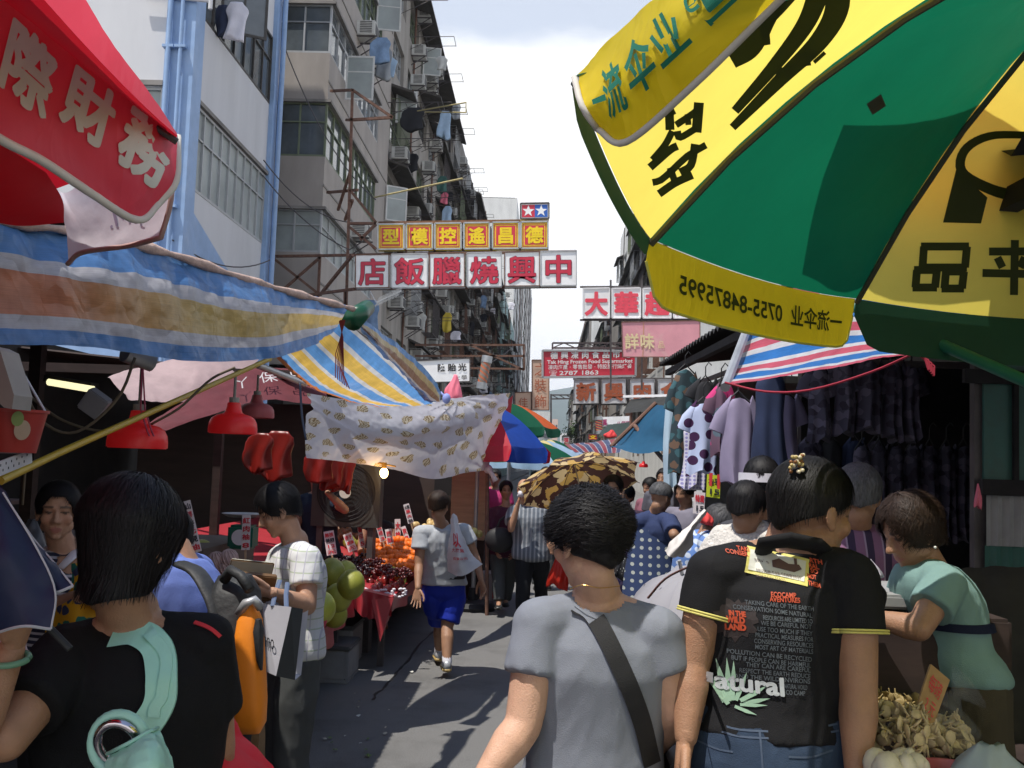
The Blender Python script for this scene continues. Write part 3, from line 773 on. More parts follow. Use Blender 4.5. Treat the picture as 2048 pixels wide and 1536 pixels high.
# ------------------------------------------------------------------ facades
def window_mesh(w,h,nx,ny,fw=.05,dep=.07,top=0.0):
    """window lying in the YZ plane looking along +X, lower corner at the origin: material 0 frame, 1 glass"""
    mb=MB()
    mb.b2((0,0,0),(dep,fw,h));mb.b2((0,w-fw,0),(dep,w,h))
    mb.b2((0,fw,0),(dep,w-fw,fw));mb.b2((0,fw,h-fw),(dep,w-fw,h))
    for i in range(1,nx):mb.b2((.003,w*i/nx-fw*.4,fw),(dep-.004,w*i/nx+fw*.4,h-fw))
    for i in range(1,ny):
        z=h*(1-.36)if(ny==2)else h*i/ny
        mb.b2((.006,fw,z-fw*.3),(dep-.008,w-fw,z+fw*.3))
    mb.b2((.012,fw*.5,fw*.5),(.022,w-fw*.5,h-fw*.5),1)
    return mb
_WM={}
def window_part(par,X,y0,y1,z0,z1,face,nx,ny,mats,end=None):
    key=(round(y1-y0,2),round(z1-z0,2),nx,ny,mats[0].name,mats[1].name,face)
    if key not in _WM:
        mb=window_mesh(y1-y0,z1-z0,nx,ny)
        if face<0:mb.v=[(-a,b,c)for a,b,c in mb.v]
        if face==2:mb.v=[(b,-a,c)for a,b,c in mb.v]  # looks along -Y, spans X
        me=mb.mesh('window')
        for m in mats:me.materials.append(m)
        me.polygons.foreach_set('material_index',mb.m)
        bm=bmesh.new();bm.from_mesh(me);bmesh.ops.recalc_face_normals(bm,faces=bm.faces);bm.to_mesh(me);bm.free()
        _WM[key]=me
    o=bpy.data.objects.new('window',_WM[key])
    loc=(X,y0,z0)if face!=2 else(y0,X,z0)
    o.matrix_basis=Matrix.Translation(loc);link(o,par);o.matrix_basis=Matrix.Translation(loc)
    return o
def block(name,label,X,Xb,Y0,Y1,ztop,wall,face,z0=4.0,st=2.6,bay=3.3,wh=1.35,sill=1.0,wfrac=.72,wmats=None,canopy=None,seed=1,end_wall=None,nxy=(4,2),cat='building'):
    """one tenement block with its facade at X (looking along face) from Y0 to Y1"""
    rnd=random.Random(seed);s=face
    root=thing(name,label,cat,(X,Y0,0))
    nb=max(1,round((Y1-Y0)/bay));bw=(Y1-Y0)/nb;ns=max(1,int((ztop-.6-z0)/st))
    t=.35;mb=MB();xi=X-s*t
    lo=0.0;zs=[]
    for k in range(ns):
        zz=z0+k*st;mb.b2((xi,Y0,lo),(X,Y1,zz+sill));lo=zz+sill+wh;zs.append(zz+sill)
        for b in range(nb+1):
            ya=Y0+b*bw-(1-wfrac)*bw/2;yb=Y0+b*bw+(1-wfrac)*bw/2
            mb.b2((xi,max(ya,Y0),zz+sill),(X,min(yb,Y1),lo))
    mb.b2((xi,Y0,lo),(X,Y1,ztop))
    mk('wall',mb,wall,root)
    mb=MB();mb.b2((Xb,Y0,0),(xi-s*.7,Y1,ztop-.15));mk('core',mb,M_dark if end_wall is None else end_wall,root)
    for ya,yb in((Y0-.003,Y0+.3),(Y1-.3,Y1+.003)):mb=MB();mb.b2((Xb,ya,0),(xi,yb,ztop-.1));mk('end_wall',mb,end_wall or wall,root)
    mb=MB();mb.b2((Xb,Y0,ztop-.095),(xi,Y1,ztop));mk('roof',mb,M_soot,root)
    wmats=wmats or[(M_frame,M_glass),(M_frame,M_glassg),(M_framed,M_glass),(M_frameg,M_glass)]
    for q in range(max(2,int((Y1-Y0)/6))):
        y=rnd.uniform(Y0+.2,Y1-.2);mb=MB();mb.tube([(X+s*.06,y,2.5),(X+s*.06,y,ztop-.2)],rnd.choice((.04,.06)),7);mk('drainpipe',mb,rnd.choice((M_grey,M_rust,M_steel)),root)
    cnt=0;spots=[]
    for k in range(ns):
        for b in range(nb):
            ya,yb=Y0+b*bw+(1-wfrac)*bw/2,Y0+(b+1)*bw-(1-wfrac)*bw/2
            spots.append((ya,yb,zs[k],zs[k]+wh))
            if cnt<98:
                window_part(root,X-s*.20,ya,yb,zs[k],zs[k]+wh,s,rnd.choice((nxy[0],nxy[0],3)),nxy[1],rnd.choice(wmats));cnt+=1
    if canopy:
        for k in range(ns):
            b=0
            while b<nb:
                n=rnd.choice((1,2,2,3));e=min(b+n,nb);dp=canopy*rnd.uniform(.45,.95);zz=zs[k]+wh+.08+rnd.uniform(0,.12)
                ya,yb=Y0+b*bw+.05,Y0+e*bw-.05
                if rnd.random()<.3:b=e;continue
                mb=MB();mb.prism([(X+s*.003,ya,zz+.16),(X+s*dp,ya,zz-.10),(X+s*dp,ya,zz-.02),(X+s*.003,ya,zz+.25)],(0,yb-ya,0))
                mk('canopy',mb,M_soot,root);b=e
        for ya,yb,za,zb in spots[:70]:
            if rnd.random()<.45:  # caged windows
                mb=MB();dp=rnd.uniform(.3,.55);A=V((X+s*.01,ya-.1,za-.12));B=V((X+s*dp,yb+.1,zb+.02));n=int((yb-ya)/.16)
                for q in range(n+1):y=A.y+(B.y-A.y)*q/n;mb.bar((B.x,y,A.z),(B.x,y,B.z),.018);mb.bar((A.x,y,A.z),(B.x,y,A.z),.018)
                for z in(A.z,(A.z+B.z)/2,B.z):mb.bar((B.x,A.y,z),(B.x,B.y,z),.022);mb.bar((A.x,A.y,z),(B.x,A.y,z),.022);mb.bar((A.x,B.y,z),(B.x,B.y,z),.022)
                mk('window_cage',mb,rnd.choice((M_steel,M_galv,M_rust,M_frameg)),root)
    return root,spots

BEI=-5.67
# ---- white building with blue pillars
wb=thing('white_building','white rendered building with light blue corner pillars and drainpipes','building',(-10,17.7,0))
BX,BY,BY1=-6.6,17.7,23.1
mb=MB()
bands=[(6.47,8.05),(9.72,11.3),(12.97,14.5)]
lo=4.9
for a,b in bands:
    mb.b2((BX-.3,BY+.42,lo),(BX,BY1-.32,a));lo=b
mb.b2((BX-.3,BY+.42,lo),(BX,BY1-.32,17))
# face towards the camera
mb.b2((-14,BY,4.9),(BX-.45,BY+.3,6.6));lo=8.2
mb.b2((-14,BY,6.6),(-8.0,BY+.3,8.2))
mb.b2((-14,BY,8.2),(BX-.45,BY+.3,10.0));mb.b2((-14,BY,10.0),(-8.75,BY+.3,11.6));mb.b2((BX-.62,BY,10.0),(BX-.45,BY+.3,11.6))
mb.b2((-14,BY,11.6),(BX-.45,BY+.3,17))
mk('wall',mb,M_white,wb)
mb=MB();mb.b2((BX-.45,BY-.06,0),(BX+.08,BY+.42,17));mb.b2((BX-.3,BY1-.32,0),(BX+.10,BY1,17));mb.b2((BX-.3,BY+.42,0),(BX-.02,BY1-.32,4.9));mb.b2((-14,BY,0),(BX-.45,BY+.25,4.9))
mb.prism([(BX+.003,BY+.42,6.1),(BX+.003,BY+.42,4.9),(BX+.003,BY+4.4,4.9)],(.02,0,0))
mk('pillar',mb,M_blue,wb)
mb=MB();mb.b2((-14,BY+.35,0),(BX-1.0,BY1,16.8));mk('core',mb,M_dark,wb)
for i,(x,r)in enumerate(((BX-.14,.035),(BX-.36,.045))):
    mb=MB();mb.tube([(x,BY-.14,0),(x,BY-.14,16)],r,10)
    for z in(6.0,8.9,10.1,13):mb.box((x,BY-.12,z),(.2,.12,.05))
    mk('drainpipe',mb,M_blue,wb,smooth=40)
mb=MB();mb.tube([(BX+.20,BY1-.1,0),(BX+.20,BY1-.1,16)],.06,10);mk('drainpipe',mb,M_blue,wb,smooth=40)
mb=MB();mb.tube([(BX-.9,BY-.12,9.85),(BX+.35,BY-.12,9.75)],.035,8);mb.tube([(BX+.35,BY-.12,9.9),(BX+.35,BY-.12,9.6)],.04,8);mk('pipe_bracket',mb,M_white,wb)
window_part(wb,BX-.06,BY+.42,BY1-.32,*bands[0],1,9,2,(M_frame,M_glassg))
for i,(a,b)in enumerate(bands[1:]):window_part(wb,BX-.06,BY+.42,BY1-.32,a,b,1,7,2,(M_framed,M_glass))
window_part(wb,BY+.1,-8.0,BX-.46,6.6,8.2,2,3,2,(M_frame,M_glassg));window_part(wb,BY+.1,-8.75,BX-.62,10.0,11.6,2,4,2,(M_framed,M_glass))
mb=MB();mb.b2((BX,BY+.3,8.06),(BX+.07,BY1-.2,8.14));mb.b2((-8.1,BY-.07,8.21),(BX-.45,BY,8.30));mk('drip_sill',mb,M_grey,wb)
# an open casement with a shirt drying on it
p=at(470,60,19.6)
mb=window_mesh(.9,1.35,2,1,.05,.04);Mw=Matrix.Translation((BX+.02,19.1,9.85))@Matrix.Rotation(R(-62),4,'Z')
mb.v=[tuple(Mw@V(q))for q in mb.v];mk('casement',mb,[M_framed,M_glass],wb)
def blob_garment(name,label,c,w,h,d,m,seed,group=None,cat='garment',legs=False,yaw=0.0,flat=False):
    """a soft hung thing: bags pinched at the neck, garments folded over a line with sleeves or legs"""
    rnd=random.Random(seed);mb=MB();c=V(c);nu=28;nv=14;rows=[];bag=not flat and 'bag' in cat or cat in('rag','backpack','cloth')
    ph=rnd.uniform(0,6)
    for j in range(nv+1):
        v=j/nv
        ww,dd=(w*(.22+.85*math.sin(min(1,v*1.25)*1.5)**1.4),d*(.15+.9*math.sin(min(1,v*1.2)*1.57))*(1 if v<.9 else .8))if bag else(w*((.55+2.2*v)if v<.18 else(.95-.12*math.sin(v*4+ph))),d*(.10+.35*v))
        row=[]
        for i in range(nu):
            a=2*math.pi*i/nu;x=math.cos(a)*ww*.5;f=math.sin(x/w*17+ph+v*1.5)if bag else .7*math.sin(x/w*9+ph+v*2.2)+.5*noise.noise(V((x/w*6,v*2.5,ph)))
            y=math.sin(a)*dd*.5*(1+(.25*f if bag else 0))+(0 if bag else .03*f*(.3+v))
            z=-v*h*(1+.07*math.sin(x/w*5+ph)+.10*noise.noise(V((x/w*4,ph,2))))+(.03*h*math.sin(a*5+ph)if bag else 0)
            if not bag and not legs and .1<v<.45 and abs(math.cos(a))>.8:x*=1.22-abs(v-.27)
            if legs and v>.45 and abs(x)<w*.08:y*=.1;z=z*.6-.4*.45*h
            row.append(V((x+w*.06*math.sin(v*5+ph),y,z)))
        rows.append(row)
    vs=[c+Matrix.Rotation(yaw,3,'Z')@q for r in rows for q in r]
    fs=[(j*nu+i,j*nu+(i+1)%nu,(j+1)*nu+(i+1)%nu,(j+1)*nu+i)for j in range(nv)for i in range(nu)]+[tuple(range(nu))[::-1],tuple(nv*nu+i for i in range(nu))]
    mb.add(vs,fs);return mk(name,mb,m,smooth=True,label=label,cat=cat,group=group)
M_cw=mat('cloth_white',(.72,.70,.76),rough=.85,var=.08);M_cb=mat('cloth_denim',(.20,.30,.46),rough=.85,var=.2);M_ck=mat('cloth_black',(.022,.022,.026),rough=.9)
M_cbl=mat('cloth_pale_blue',(.38,.52,.68),rough=.85,var=.12);M_cr=mat('cloth_red',(.62,.05,.05),rough=.8);M_cpk=mat('cloth_pink',(.75,.18,.25),rough=.8)
blob_garment('hanging_shirt','crumpled white patterned shirt drying at an open window of the white building',at(474,4,18.9),.42,.75,.22,M_cw,2)
blob_garment('hanging_shirt','dark blue garment drying beside the white shirt at the open window',at(447,10,19.0),.3,.6,.2,mat('cloth_navy',(.03,.04,.08),rough=.9),5)
# ---- beige corner building: continuous bands of windows round the corner
bb=thing('beige_building','beige rendered corner building with bands of windows wrapping the corner','building',(-8,24.6,0))
B1Y=31.8;mb=MB();lo=3.9
bnds=[(6.67,7.75),(9.07,10.44),(11.70,12.95),(14.3,15.6),(16.9,18.2)]
for a,b in bnds:
    mb.b2((BEI-.3,24.6,lo),(BEI,B1Y,a));mb.b2((-9,24.6,lo),(BEI-.3,24.9,a));lo=b
mb.b2((BEI-.3,24.6,lo),(BEI,B1Y,20.6));mb.b2((-9,24.6,lo),(BEI-.3,24.9,20.6))
mb.b2((BEI-.3,B1Y,3.9),(BEI,34.0,20.6))
mk('wall',mb,M_beige,bb)
mb=MB();mb.b2((-12,25.3,0),(BEI-.9,34,20.3));mk('core',mb,M_dark,bb)
mb=MB()
for a,b in bnds:mb.b2((BEI,24.55,b-.02),(BEI+.10,B1Y,b+.05));mb.b2((-9,24.5,b-.02),(BEI+.1,24.6,b+.05));mb.b2((BEI,24.55,a-.75),(BEI+.02,B1Y+2,a-.70))
mk('ledge',mb,M_grey,bb)
wm_=[(M_frame,M_glassg),(M_frameg,M_glass),(M_frame,M_glass),(M_frameg,M_glass),(M_frame,M_glass)]
for(a,b),mm in zip(bnds,wm_):
    window_part(bb,BEI-.08,24.68,B1Y-3.6,a,b,1,4,2,mm);window_part(bb,BEI-.08,B1Y-3.55,B1Y,a,b,1,5,2,mm)
    window_part(bb,24.68,-7.7,BEI,a,b,2,3,2,mm)
mb=MB();mb.b2((-7.66,24.72,9.12),(-5.75,24.76,10.4));mk('blind',mb,mat('slatted_blind',(.07,.08,.06),rough=.7,var=.5,vs=2,stretch=(.2,.2,12)),bb)

rows=[]
r_,s_=block('tenement_block','grey tenement block with sooty canopies and laundry next to the beige building',-5.75,-16,34.02,56,20.6,M_tan,1,z0=3.9,st=2.62,bay=3.6,canopy=1.0,seed=3);rows.append((s_,-5.75,0))
r_,s_=block('tenement_block','second grey tenement block with sooty canopies farther along the left side',-5.72,-16,56.02,78,21.2,M_grey,1,z0=3.9,st=2.66,bay=3.4,canopy=.95,seed=5);rows.append((s_,-5.72,1))
r_,s_=block('tenement_block','tan tenement block seen edge-on below the hanging white sign',-5.6,-16,78.02,112,22.5,M_tan,1,z0=3.9,st=2.7,bay=4.2,canopy=.9,seed=8);rows.append((s_,-5.6,2))
r_,s_=block('tenement_block','pale green tenement block behind the tan one on the left',-5.2,-16,112.02,150,21,M_teal,1,z0=3.9,st=2.9,bay=5,canopy=.9,seed=9);rows.append((s_,-5.2,3))
block('apartment_tower','white high-rise above the red and yellow hanging sign',-5.6,-13,155,238,42.5,M_pale,1,z0=4,st=3.0,bay=12,seed=10)
block('apartment_tower','slim tall tower closing the left row in the distance',-5.9,-14,240,320,54,M_pale,1,z0=4,st=3.6,bay=13,seed=11)
block('tenement_block','sunlit white block at the near end of the right row',6.4,15,56,95,23,M_pale,-1,z0=3.9,st=2.8,bay=4.2,canopy=.9,seed=12)
rows.append(([],0,0))
block('apartment_tower','tall tower rising above the right row beside the green umbrella',8.05,18,70,84,62,M_pale,-1,z0=24,st=3.0,bay=3.5,seed=13)
block('tenement_block','grimy pale block behind the white sign with red characters',6.1,15,100,148,18.5,M_tan,-1,z0=3.9,st=2.7,bay=5,canopy=.9,seed=14)
block('tenement_block','grey block standing farther back on the right between the signs',5.9,15,152,205,26,M_grey,-1,z0=3.9,st=2.8,bay=6.5,canopy=.8,seed=15,end_wall=M_pale)
block('tenement_block','far grey terraced block above the green tree',5.6,16,215,262,19,M_pale,-1,z0=3.9,st=2.8,bay=6.5,canopy=.8,seed=16)
# far slabs at the end of the street: camera-facing walls with window rows
def far_slab(label,px0,px1,py,Y,m,red=False):
    a=at(px0,py,Y);b=at(px1,py,Y);root=thing('apartment_tower',label,'building',((a.x+b.x)/2,Y,0))
    mb=MB();mb.b2((a.x,Y,0),(b.x,Y+25,a.z));mk('wall',mb,m,root)
    nst=int(a.z/3.2);nb=max(2,int((b.x-a.x)/3.4));c=0
    for k in range(1,nst):
        for i in range(nb):
            x=a.x+(i+.2)*(b.x-a.x)/nb
            mb=None
            if c<90:window_part(root,Y-.03,x,x+(b.x-a.x)/nb*.6,k*3.2+.6,k*3.2+2.2,2,2,1,(M_framed,M_glass));c+=1
    if red:
        mb=MB()
        for k in range(2,nst,3):mb.b2((a.x-.3,Y-.8,k*3.2),(a.x+(b.x-a.x)*.6,Y-.001,k*3.2+.5))
        mk('balcony',mb,mat('red_tile',(.42,.13,.12),rough=.7),root)
far_slab('white apartment block with red balcony stripes at the end of the street',1062,1104,822,330,M_pale,True)
far_slab('plain pink slab block beside the hillside',1105,1116,838,420,mat('pink_render',(.6,.45,.38),rough=.85),False)
far_slab('small white block low at the foot of the hillside',1122,1139,866,480,M_pale)

# ------------------------------------------------------------------ air conditioners, laundry and frames on the left row
ac=thing('air_conditioner','white air conditioner box on the beige corner wall beside the rusty sign frame','air conditioner',(0,0,0))
mb=MB();mb.b2((0,-.33,0),(.55,.33,.42));mk('casing',mb,M_acw,ac,bevel=.02)
mb=MB()
for i in range(6):mb.b2((.553,-.28+i*.1,.06),(.56,-.22+i*.1,.36))
for i in range(7):mb.b2((.12,-.338,.06+i*.05),(.46,-.331,.085+i*.05))
mk('grille',mb,M_acd,ac)
mb=MB();mb.bar((0,-.27,-.02),(.6,-.27,-.02),.04);mb.bar((0,.27,-.02),(.6,.27,-.02),.04);mb.bar((0,-.27,-.4),(.55,-.27,-.03),.03);mb.bar((0,.27,-.4),(.55,.27,-.03),.03);mk('bracket',mb,M_steel,ac)
acs=[(715,78,-5.6,'topmost white air conditioner box under the first canopy of the beige building'),(738,142,-5.6,'white air conditioner box below the topmost one on the beige building'),
       (785,322,-5.5,'tall grey air conditioner box on a bracket above the red and yellow sign'),(862,155,-5.6,'pale air conditioner box high against the sky edge of the left row'),
       (835,40,-5.6,'air conditioner box at the very top of the left row'),(850,170,-5.55,'small air conditioner box beside the drying jeans'),
       (700,478,-5.6,None),(860,300,-5.6,'air conditioner box beneath the long dark canopy'),(915,330,-5.6,'air conditioner box near the pole with pink laundry'),(845,345,-5.6,'air conditioner box by the yellow laundry pole'),
       (1010,592,-5.4,'air conditioner box just below the white hanging sign'),(872,595,-5.5,'air conditioner box with dark slats under the white hanging sign'),(880,628,-5.5,'second air conditioner box down beneath the white hanging sign'),
       (818,625,-5.5,'air conditioner box by the thin aerial over the striped tarp'),(812,655,-5.5,'large white air conditioner box on a green bracket over the striped tarp'),(862,690,-5.5,'small air conditioner box above the white shop board')]
first=True
for px,py,x,lb in acs:
    p=atx(px,py,x-.1)
    if lb is None:ac.matrix_basis=Matrix.Translation(p);continue
    dup(ac,p-ac.matrix_basis.translation,lb)
rnd=random.Random(4)
for s_,X,k in rows[:4]:
    for i,(ya,yb,za,zb)in enumerate(s_):
        if rnd.random()<.42:
            p=V((X+.02,rnd.uniform(ya+.3,yb-.3),rnd.choice((za-.55,za-.5,zb-.45))))
            dup(ac,p-ac.matrix_basis.translation,'small white air conditioner box repeated up the grimy tenement fronts','air conditioners on the left row')
# open casements, racks and washing
rack=thing('laundry_rack','thin steel laundry rack sticking out over the street above the red and yellow sign','laundry rack',(0,0,0))
mb=MB()
for y in(0,.9):mb.tube([(0,y,0),(1.7,y,.05)],.014,6)
for x in(.6,1.15,1.7):mb.tube([(x,0,.03),(x,.9,.03)],.012,6)
mk('rail',mb,M_steel,rack)
mb=MB();mb.tube([(0,0,-.5),(1.0,0,0)],.012,6);mb.tube([(0,.9,-.5),(1.0,.9,0)],.012,6);mk('strut',mb,M_steel,rack)
rk=[(905,390,'laundry rack with a red cloth below the sky edge'),(880,215,'laundry rack holding wet jeans against the sky'),(800,205,'dark laundry rack high on the left row'),(870,360,'rusty laundry rack under the middle canopies'),(930,380,'laundry rack at the far end above the red and yellow sign'),(880,680,'laundry rack over the white shop board'),(940,640,'laundry rack below the white hanging sign')]
for i,(px,py,lb)in enumerate(rk):
    p=atx(px-25,py,BEI)
    if i==0:rack.matrix_basis=Matrix.Translation(p);rack['label']=lb
    else:dup(rack,p-rack.matrix_basis.translation,lb)
for i,(s_,X,k)in enumerate(rows[:3]):
    for(ya,yb,za,zb)in s_:
        if rnd.random()<.65:
            dup(rack,V((X,ya+.2,za-.1+rnd.uniform(0,.3)))-rack.matrix_basis.translation,'thin dark laundry rack repeated along the tenement windows','laundry racks on the left row')
blob_garment('hanging_jeans','pale blue jeans hanging over a pole against the sky',atx(890,222,-4.2),.5,1.05,.15,M_cbl,1,legs=True,cat='jeans')
blob_garment('hanging_jeans','dark washing bunched under a rack beside the pale jeans',atx(826,215,-4.7),.7,.75,.3,M_ck,3,cat='washing')
for px,py,m,w,h,lb in((762,75,M_cb,.5,.7,'blue denim washing below the topmost racks'),(775,112,M_cbl,.5,.6,'pale blue washing under the denim at the topmost rack'),(770,95,mat('cloth_grey',(.3,.32,.34)),.4,.9,'grey washing between the blue garments'),
                            (889,385,M_cpk,.32,.5,'pink garment on the rack above the red and yellow sign'),(895,412,M_cbl,.4,.9,'light blue trousers hanging beneath the pink garment'),(885,352,mat('cloth_green',(.04,.12,.10)),.4,.7,'dark green garment above the pink one'),
                            (741,600,M_cb,.45,.9,'grey blue washing by the aerial under the white sign'),(912,662,M_cw,.5,.5,'white T-shirt drying above the shop board'),(895,625,mat('cloth_yellow',(.6,.45,.05)),.4,.9,'black and yellow garment drying below the hanging sign'),(968,770,M_cw,.6,.6,'white shirt hanging by the barber pole'),(1023,605,M_cw,.8,.9,'white washing far along the left row')):
    blob_garment('hanging_garment',lb,atx(px,py,-4.8),w,h,.2,m,px%7+1)
# open window sashes swung out
for px,py,yw,lb in((790,245,30,None),(770,440,20,None),(690,200,50,None),(845,150,40,None),(752,60,40,None)):
    p=atx(px,py,BEI+.05);mb=window_mesh(.75,1.2,1,2,.05,.035);Mw=Matrix.Translation(p)@Matrix.Rotation(R(-yw-40),4,'Z');mb.v=[tuple(Mw@V(q))for q in mb.v]
    mk('open_sash',mb,[M_framew,M_glassg],bb)

gm=[M_acw,M_cb,M_ck,M_cb,M_ck,mat('cloth_grey'),M_cw]
for i in range(24):
    k=rnd.choice((0,0,1,1,2));s_,X,_=rows[k];ya,yb,za,zb=rnd.choice(s_)
    blob_garment('hanging_garment','washing hung out along the grimy tenement fronts',V((X+rnd.uniform(.4,1.3),rnd.uniform(ya,yb),za+rnd.uniform(-.1,.1))),rnd.uniform(.3,.5),rnd.uniform(.5,.9),.15,rnd.choice(gm),i+2,'washing on the left row')
for i,(a,b,sg,lb)in enumerate((((527,320,22.4),(700,445,23),.3,'thin cable from the white building to the rusty frame'),((562,75,23.4),(752,400,23),.5,'thin cable slanting across the beige corner wall'),((345,480,17.6),(540,520,22),.3,'slack black cable at the foot of the blue pillar'),((525,350,22),(700,500,22.5),.2,'second thin cable below the first at the white building'),((690,645,20),(1050,668,40),1.2,'long slack cable under the white hanging row'))):
    A,B=at(*a),at(*b);mb=MB();mb.tube([A.lerp(B,t_/12)-V((0,0,sg*4*(t_/12)*(1-t_/12)))for t_ in range(13)],.014,5);mk('cable',mb,M_steel,label=lb,cat='cable')
mb=MB();mb.tube([at(748,395,24),at(925,357,20)],.02,6);mk('bamboo_pole',mb,mat('bamboo',(.5,.42,.2),rough=.6),label='pale yellow bamboo pole reaching out above the red and yellow sign',cat='pole')
mb=MB();mb.tube([at(835,222,30),at(932,205,27)],.02,6);mb.tube([at(932,205,27),at(932,225,27)],.015,6);mb.tube([at(850,224,30),at(932,225,27)],.02,6);mk('bamboo_pole',mb,mat('bamboo'),label='laundry pole with the pale jeans against the sky',cat='pole')
# ------------------------------------------------------------------ market parasols
M_yel=mat('parasol_yellow',(.90,.74,.13),rough=.6,var=.05,vs=4,trans=.62,bump=.15,bs=18,crease=.22,cs=2.5)
M_grn=mat('parasol_green',(.004,.125,.060),rough=.6,var=.08,vs=4,trans=.6,bump=.15,bs=18,crease=.22,cs=2.5)
M_yelv=mat('valance_yellow',(.80,.60,.02),rough=.55,var=.05,vs=5,trans=.4,bump=.3,bs=14,crease=.35,cs=5)
M_grnv=mat('valance_green',(.006,.055,.03),rough=.6,var=.1,trans=.25,bump=.2,bs=14)
M_prt=mat('print_olive',(.035,.045,.008),rough=.6,trans=.15)
M_prg=mat('print_green',(.005,.14,.085),rough=.6)
M_rib=mat('parasol_rib',(.05,.05,.045),rough=.5)
M_strut=mat('parasol_strut',(.55,.52,.12),rough=.5)
def rim_pt0(C,a,Rr,t,zr,h,p):return V((C[0]+Rr*(1-t)*math.cos(a),C[1]+Rr*(1-t)*math.sin(a),zr+h*(1-(1-t)**p)))
def parasol(name,label,C,angs,Rr,zr,h,p,pm,vm_,vh,cat='parasol',group=None,pole=True,val=None,ribm=None,sag=.02,polem=None,nu=10,nv=14,base=True,vhs=None,flare=.03,lift=None):
    def rim_pt(C,a,Rr,t,zr,h,p):
        q=rim_pt0(C,a,Rr,t,zr,h,p)
        if lift:q.z+=lift(a)*math.sin(math.pi*t)
        return q
    root=thing(name,label,cat,(C[0],C[1],0),group);n=len(angs);fns=[]
    for i in range(n):
        a0=angs[i];a1=angs[(i+1)%n]
        if a1>a0:a1-=2*math.pi  # angles decrease
        def f(u,v,a0=a0,a1=a1):
            q0=rim_pt(C,a0,Rr,1-v,zr,h,p);q1=rim_pt(C,a1,Rr,1-v,zr,h,p);q=q0.lerp(q1,u);q.z-=sag*4*u*(1-u)*v;return q
        fns.append(f)
        cloth('canopy_panel',f,pm[i%len(pm)],nu,nv,root)
        r0,r1=rim_pt(C,a0,Rr,0,zr,h,p),rim_pt(C,a1,Rr,0,zr,h,p)
        out=V((math.cos((a0+a1)/2),math.sin((a0+a1)/2),0))
        def g(u,v,r0=r0,r1=r1,out=out,i=i,vh=vhs.get(i,vh)if vhs else vh):
            e=min(u,1-u)/.09;k=math.sqrt(max(0,1-(1-min(e,1))**2))if e<1 else 1
            ue=u+(.5-u)*.05*(1-v)
            q=r0.lerp(r1,u);q.z-=sag*4*u*(1-u);wv=.018*math.sin(u*7+i)*v
            return q+out*((.004+flare*v+wv*flare*30)*vh/.125)-V((0,0,vh*v*(.35+.65*k)))
        fns[-1].val=g if False else None
        if val is None or i not in val:cloth('valance',g,vm_[i%len(vm_)],24,5,root)
        (VAL if True else None)[(name,i)]=g
        mb=MB();mb.tube([rim_pt(C,a0,Rr,t,zr-.012,h,p)for t in[j/10 for j in range(11)]],.007,6);mk('rib',mb,ribm or M_rib,root)
        mb=MB();q=rim_pt(C,a0,Rr,.36,zr-.02,h,p);mb.tube([q,V((C[0],C[1],zr+h*.72))],.006,6);mb.ell(q,.014,.014,.014);mk('strut',mb,M_strut,root)
    if pole:
        mb=MB();mb.tube([(C[0],C[1],.03),(C[0],C[1],zr+h+.06)],.024,12);mk('pole',mb,polem or M_galv,root,smooth=40)
        if base:
            mb=MB();mb.lathe((C[0],C[1],0),[(0,0),(.26,0),(.27,.04),(.24,.09),(.06,.11),(.05,.25),(0,.25)],24);mk('base',mb,M_blk,root,smooth=40)
    return root,fns
VAL={}
H_=.45;GC=(1.58,1.269);GR=1.564
ga=[R(184.0),R(152.53),R(120.82)]+[R(120.82-32.1*i)for i in range(1,8)]
gu,gf=parasol('market_parasol','large green and yellow market parasol with printed characters overhead on the right',GC,ga,GR,CAM_Z+H_,.56,3.0,
                 [M_yel,M_grn],[M_grnv,M_yelv],.125,val={9},nv=18,lift=lambda a:.155 if-1.2<a<2.2 else 0,vhs={0:.04},flare=.004)
# lifted yellow flap on the near side, printed side towards us
ftop=[(1149,155,1.163),(1212,82,1.12),(1296,4,1.05),(1420,-95,.97),(1600,-220,.85)]
fbot=[(1195,258,1.13),(1252,284,1.10),(1385,172,1.02),(1560,0,.93),(1760,-190,.80)]
fm=[tuple(np.array(a)*.5+np.array(b)*.5+np.array((-8,6,-.03)))for a,b in zip(ftop,fbot)]
flap=grid_fn([[at(*p)for p in r]for r in(ftop,fm,fbot)])
cloth('valance',flap,M_yelv,40,14,gu,wr=.004,ws=9)
fl2=lambda u,v:flap(u,1-v)+V((-.25,-.95,-.15))*.004
t=TX()
for i,(c,u)in enumerate((('一',.10),('流',.20),('伞',.335),('业',.455),('☎',.60))):t.on(c,fl2,u,.30+.02*i,.115,.52,bold=.02)
t.done('print',M_prg,gu)
mb=MB();mb.tube([flap(u/24,1.0)for u in range(25)],.004,6);mb.tube([flap(0,v/6)for v in range(7)],.004,6);mk('piping',mb,mat('piping_grey',(.5,.47,.42),rough=.7),gu,smooth=True)
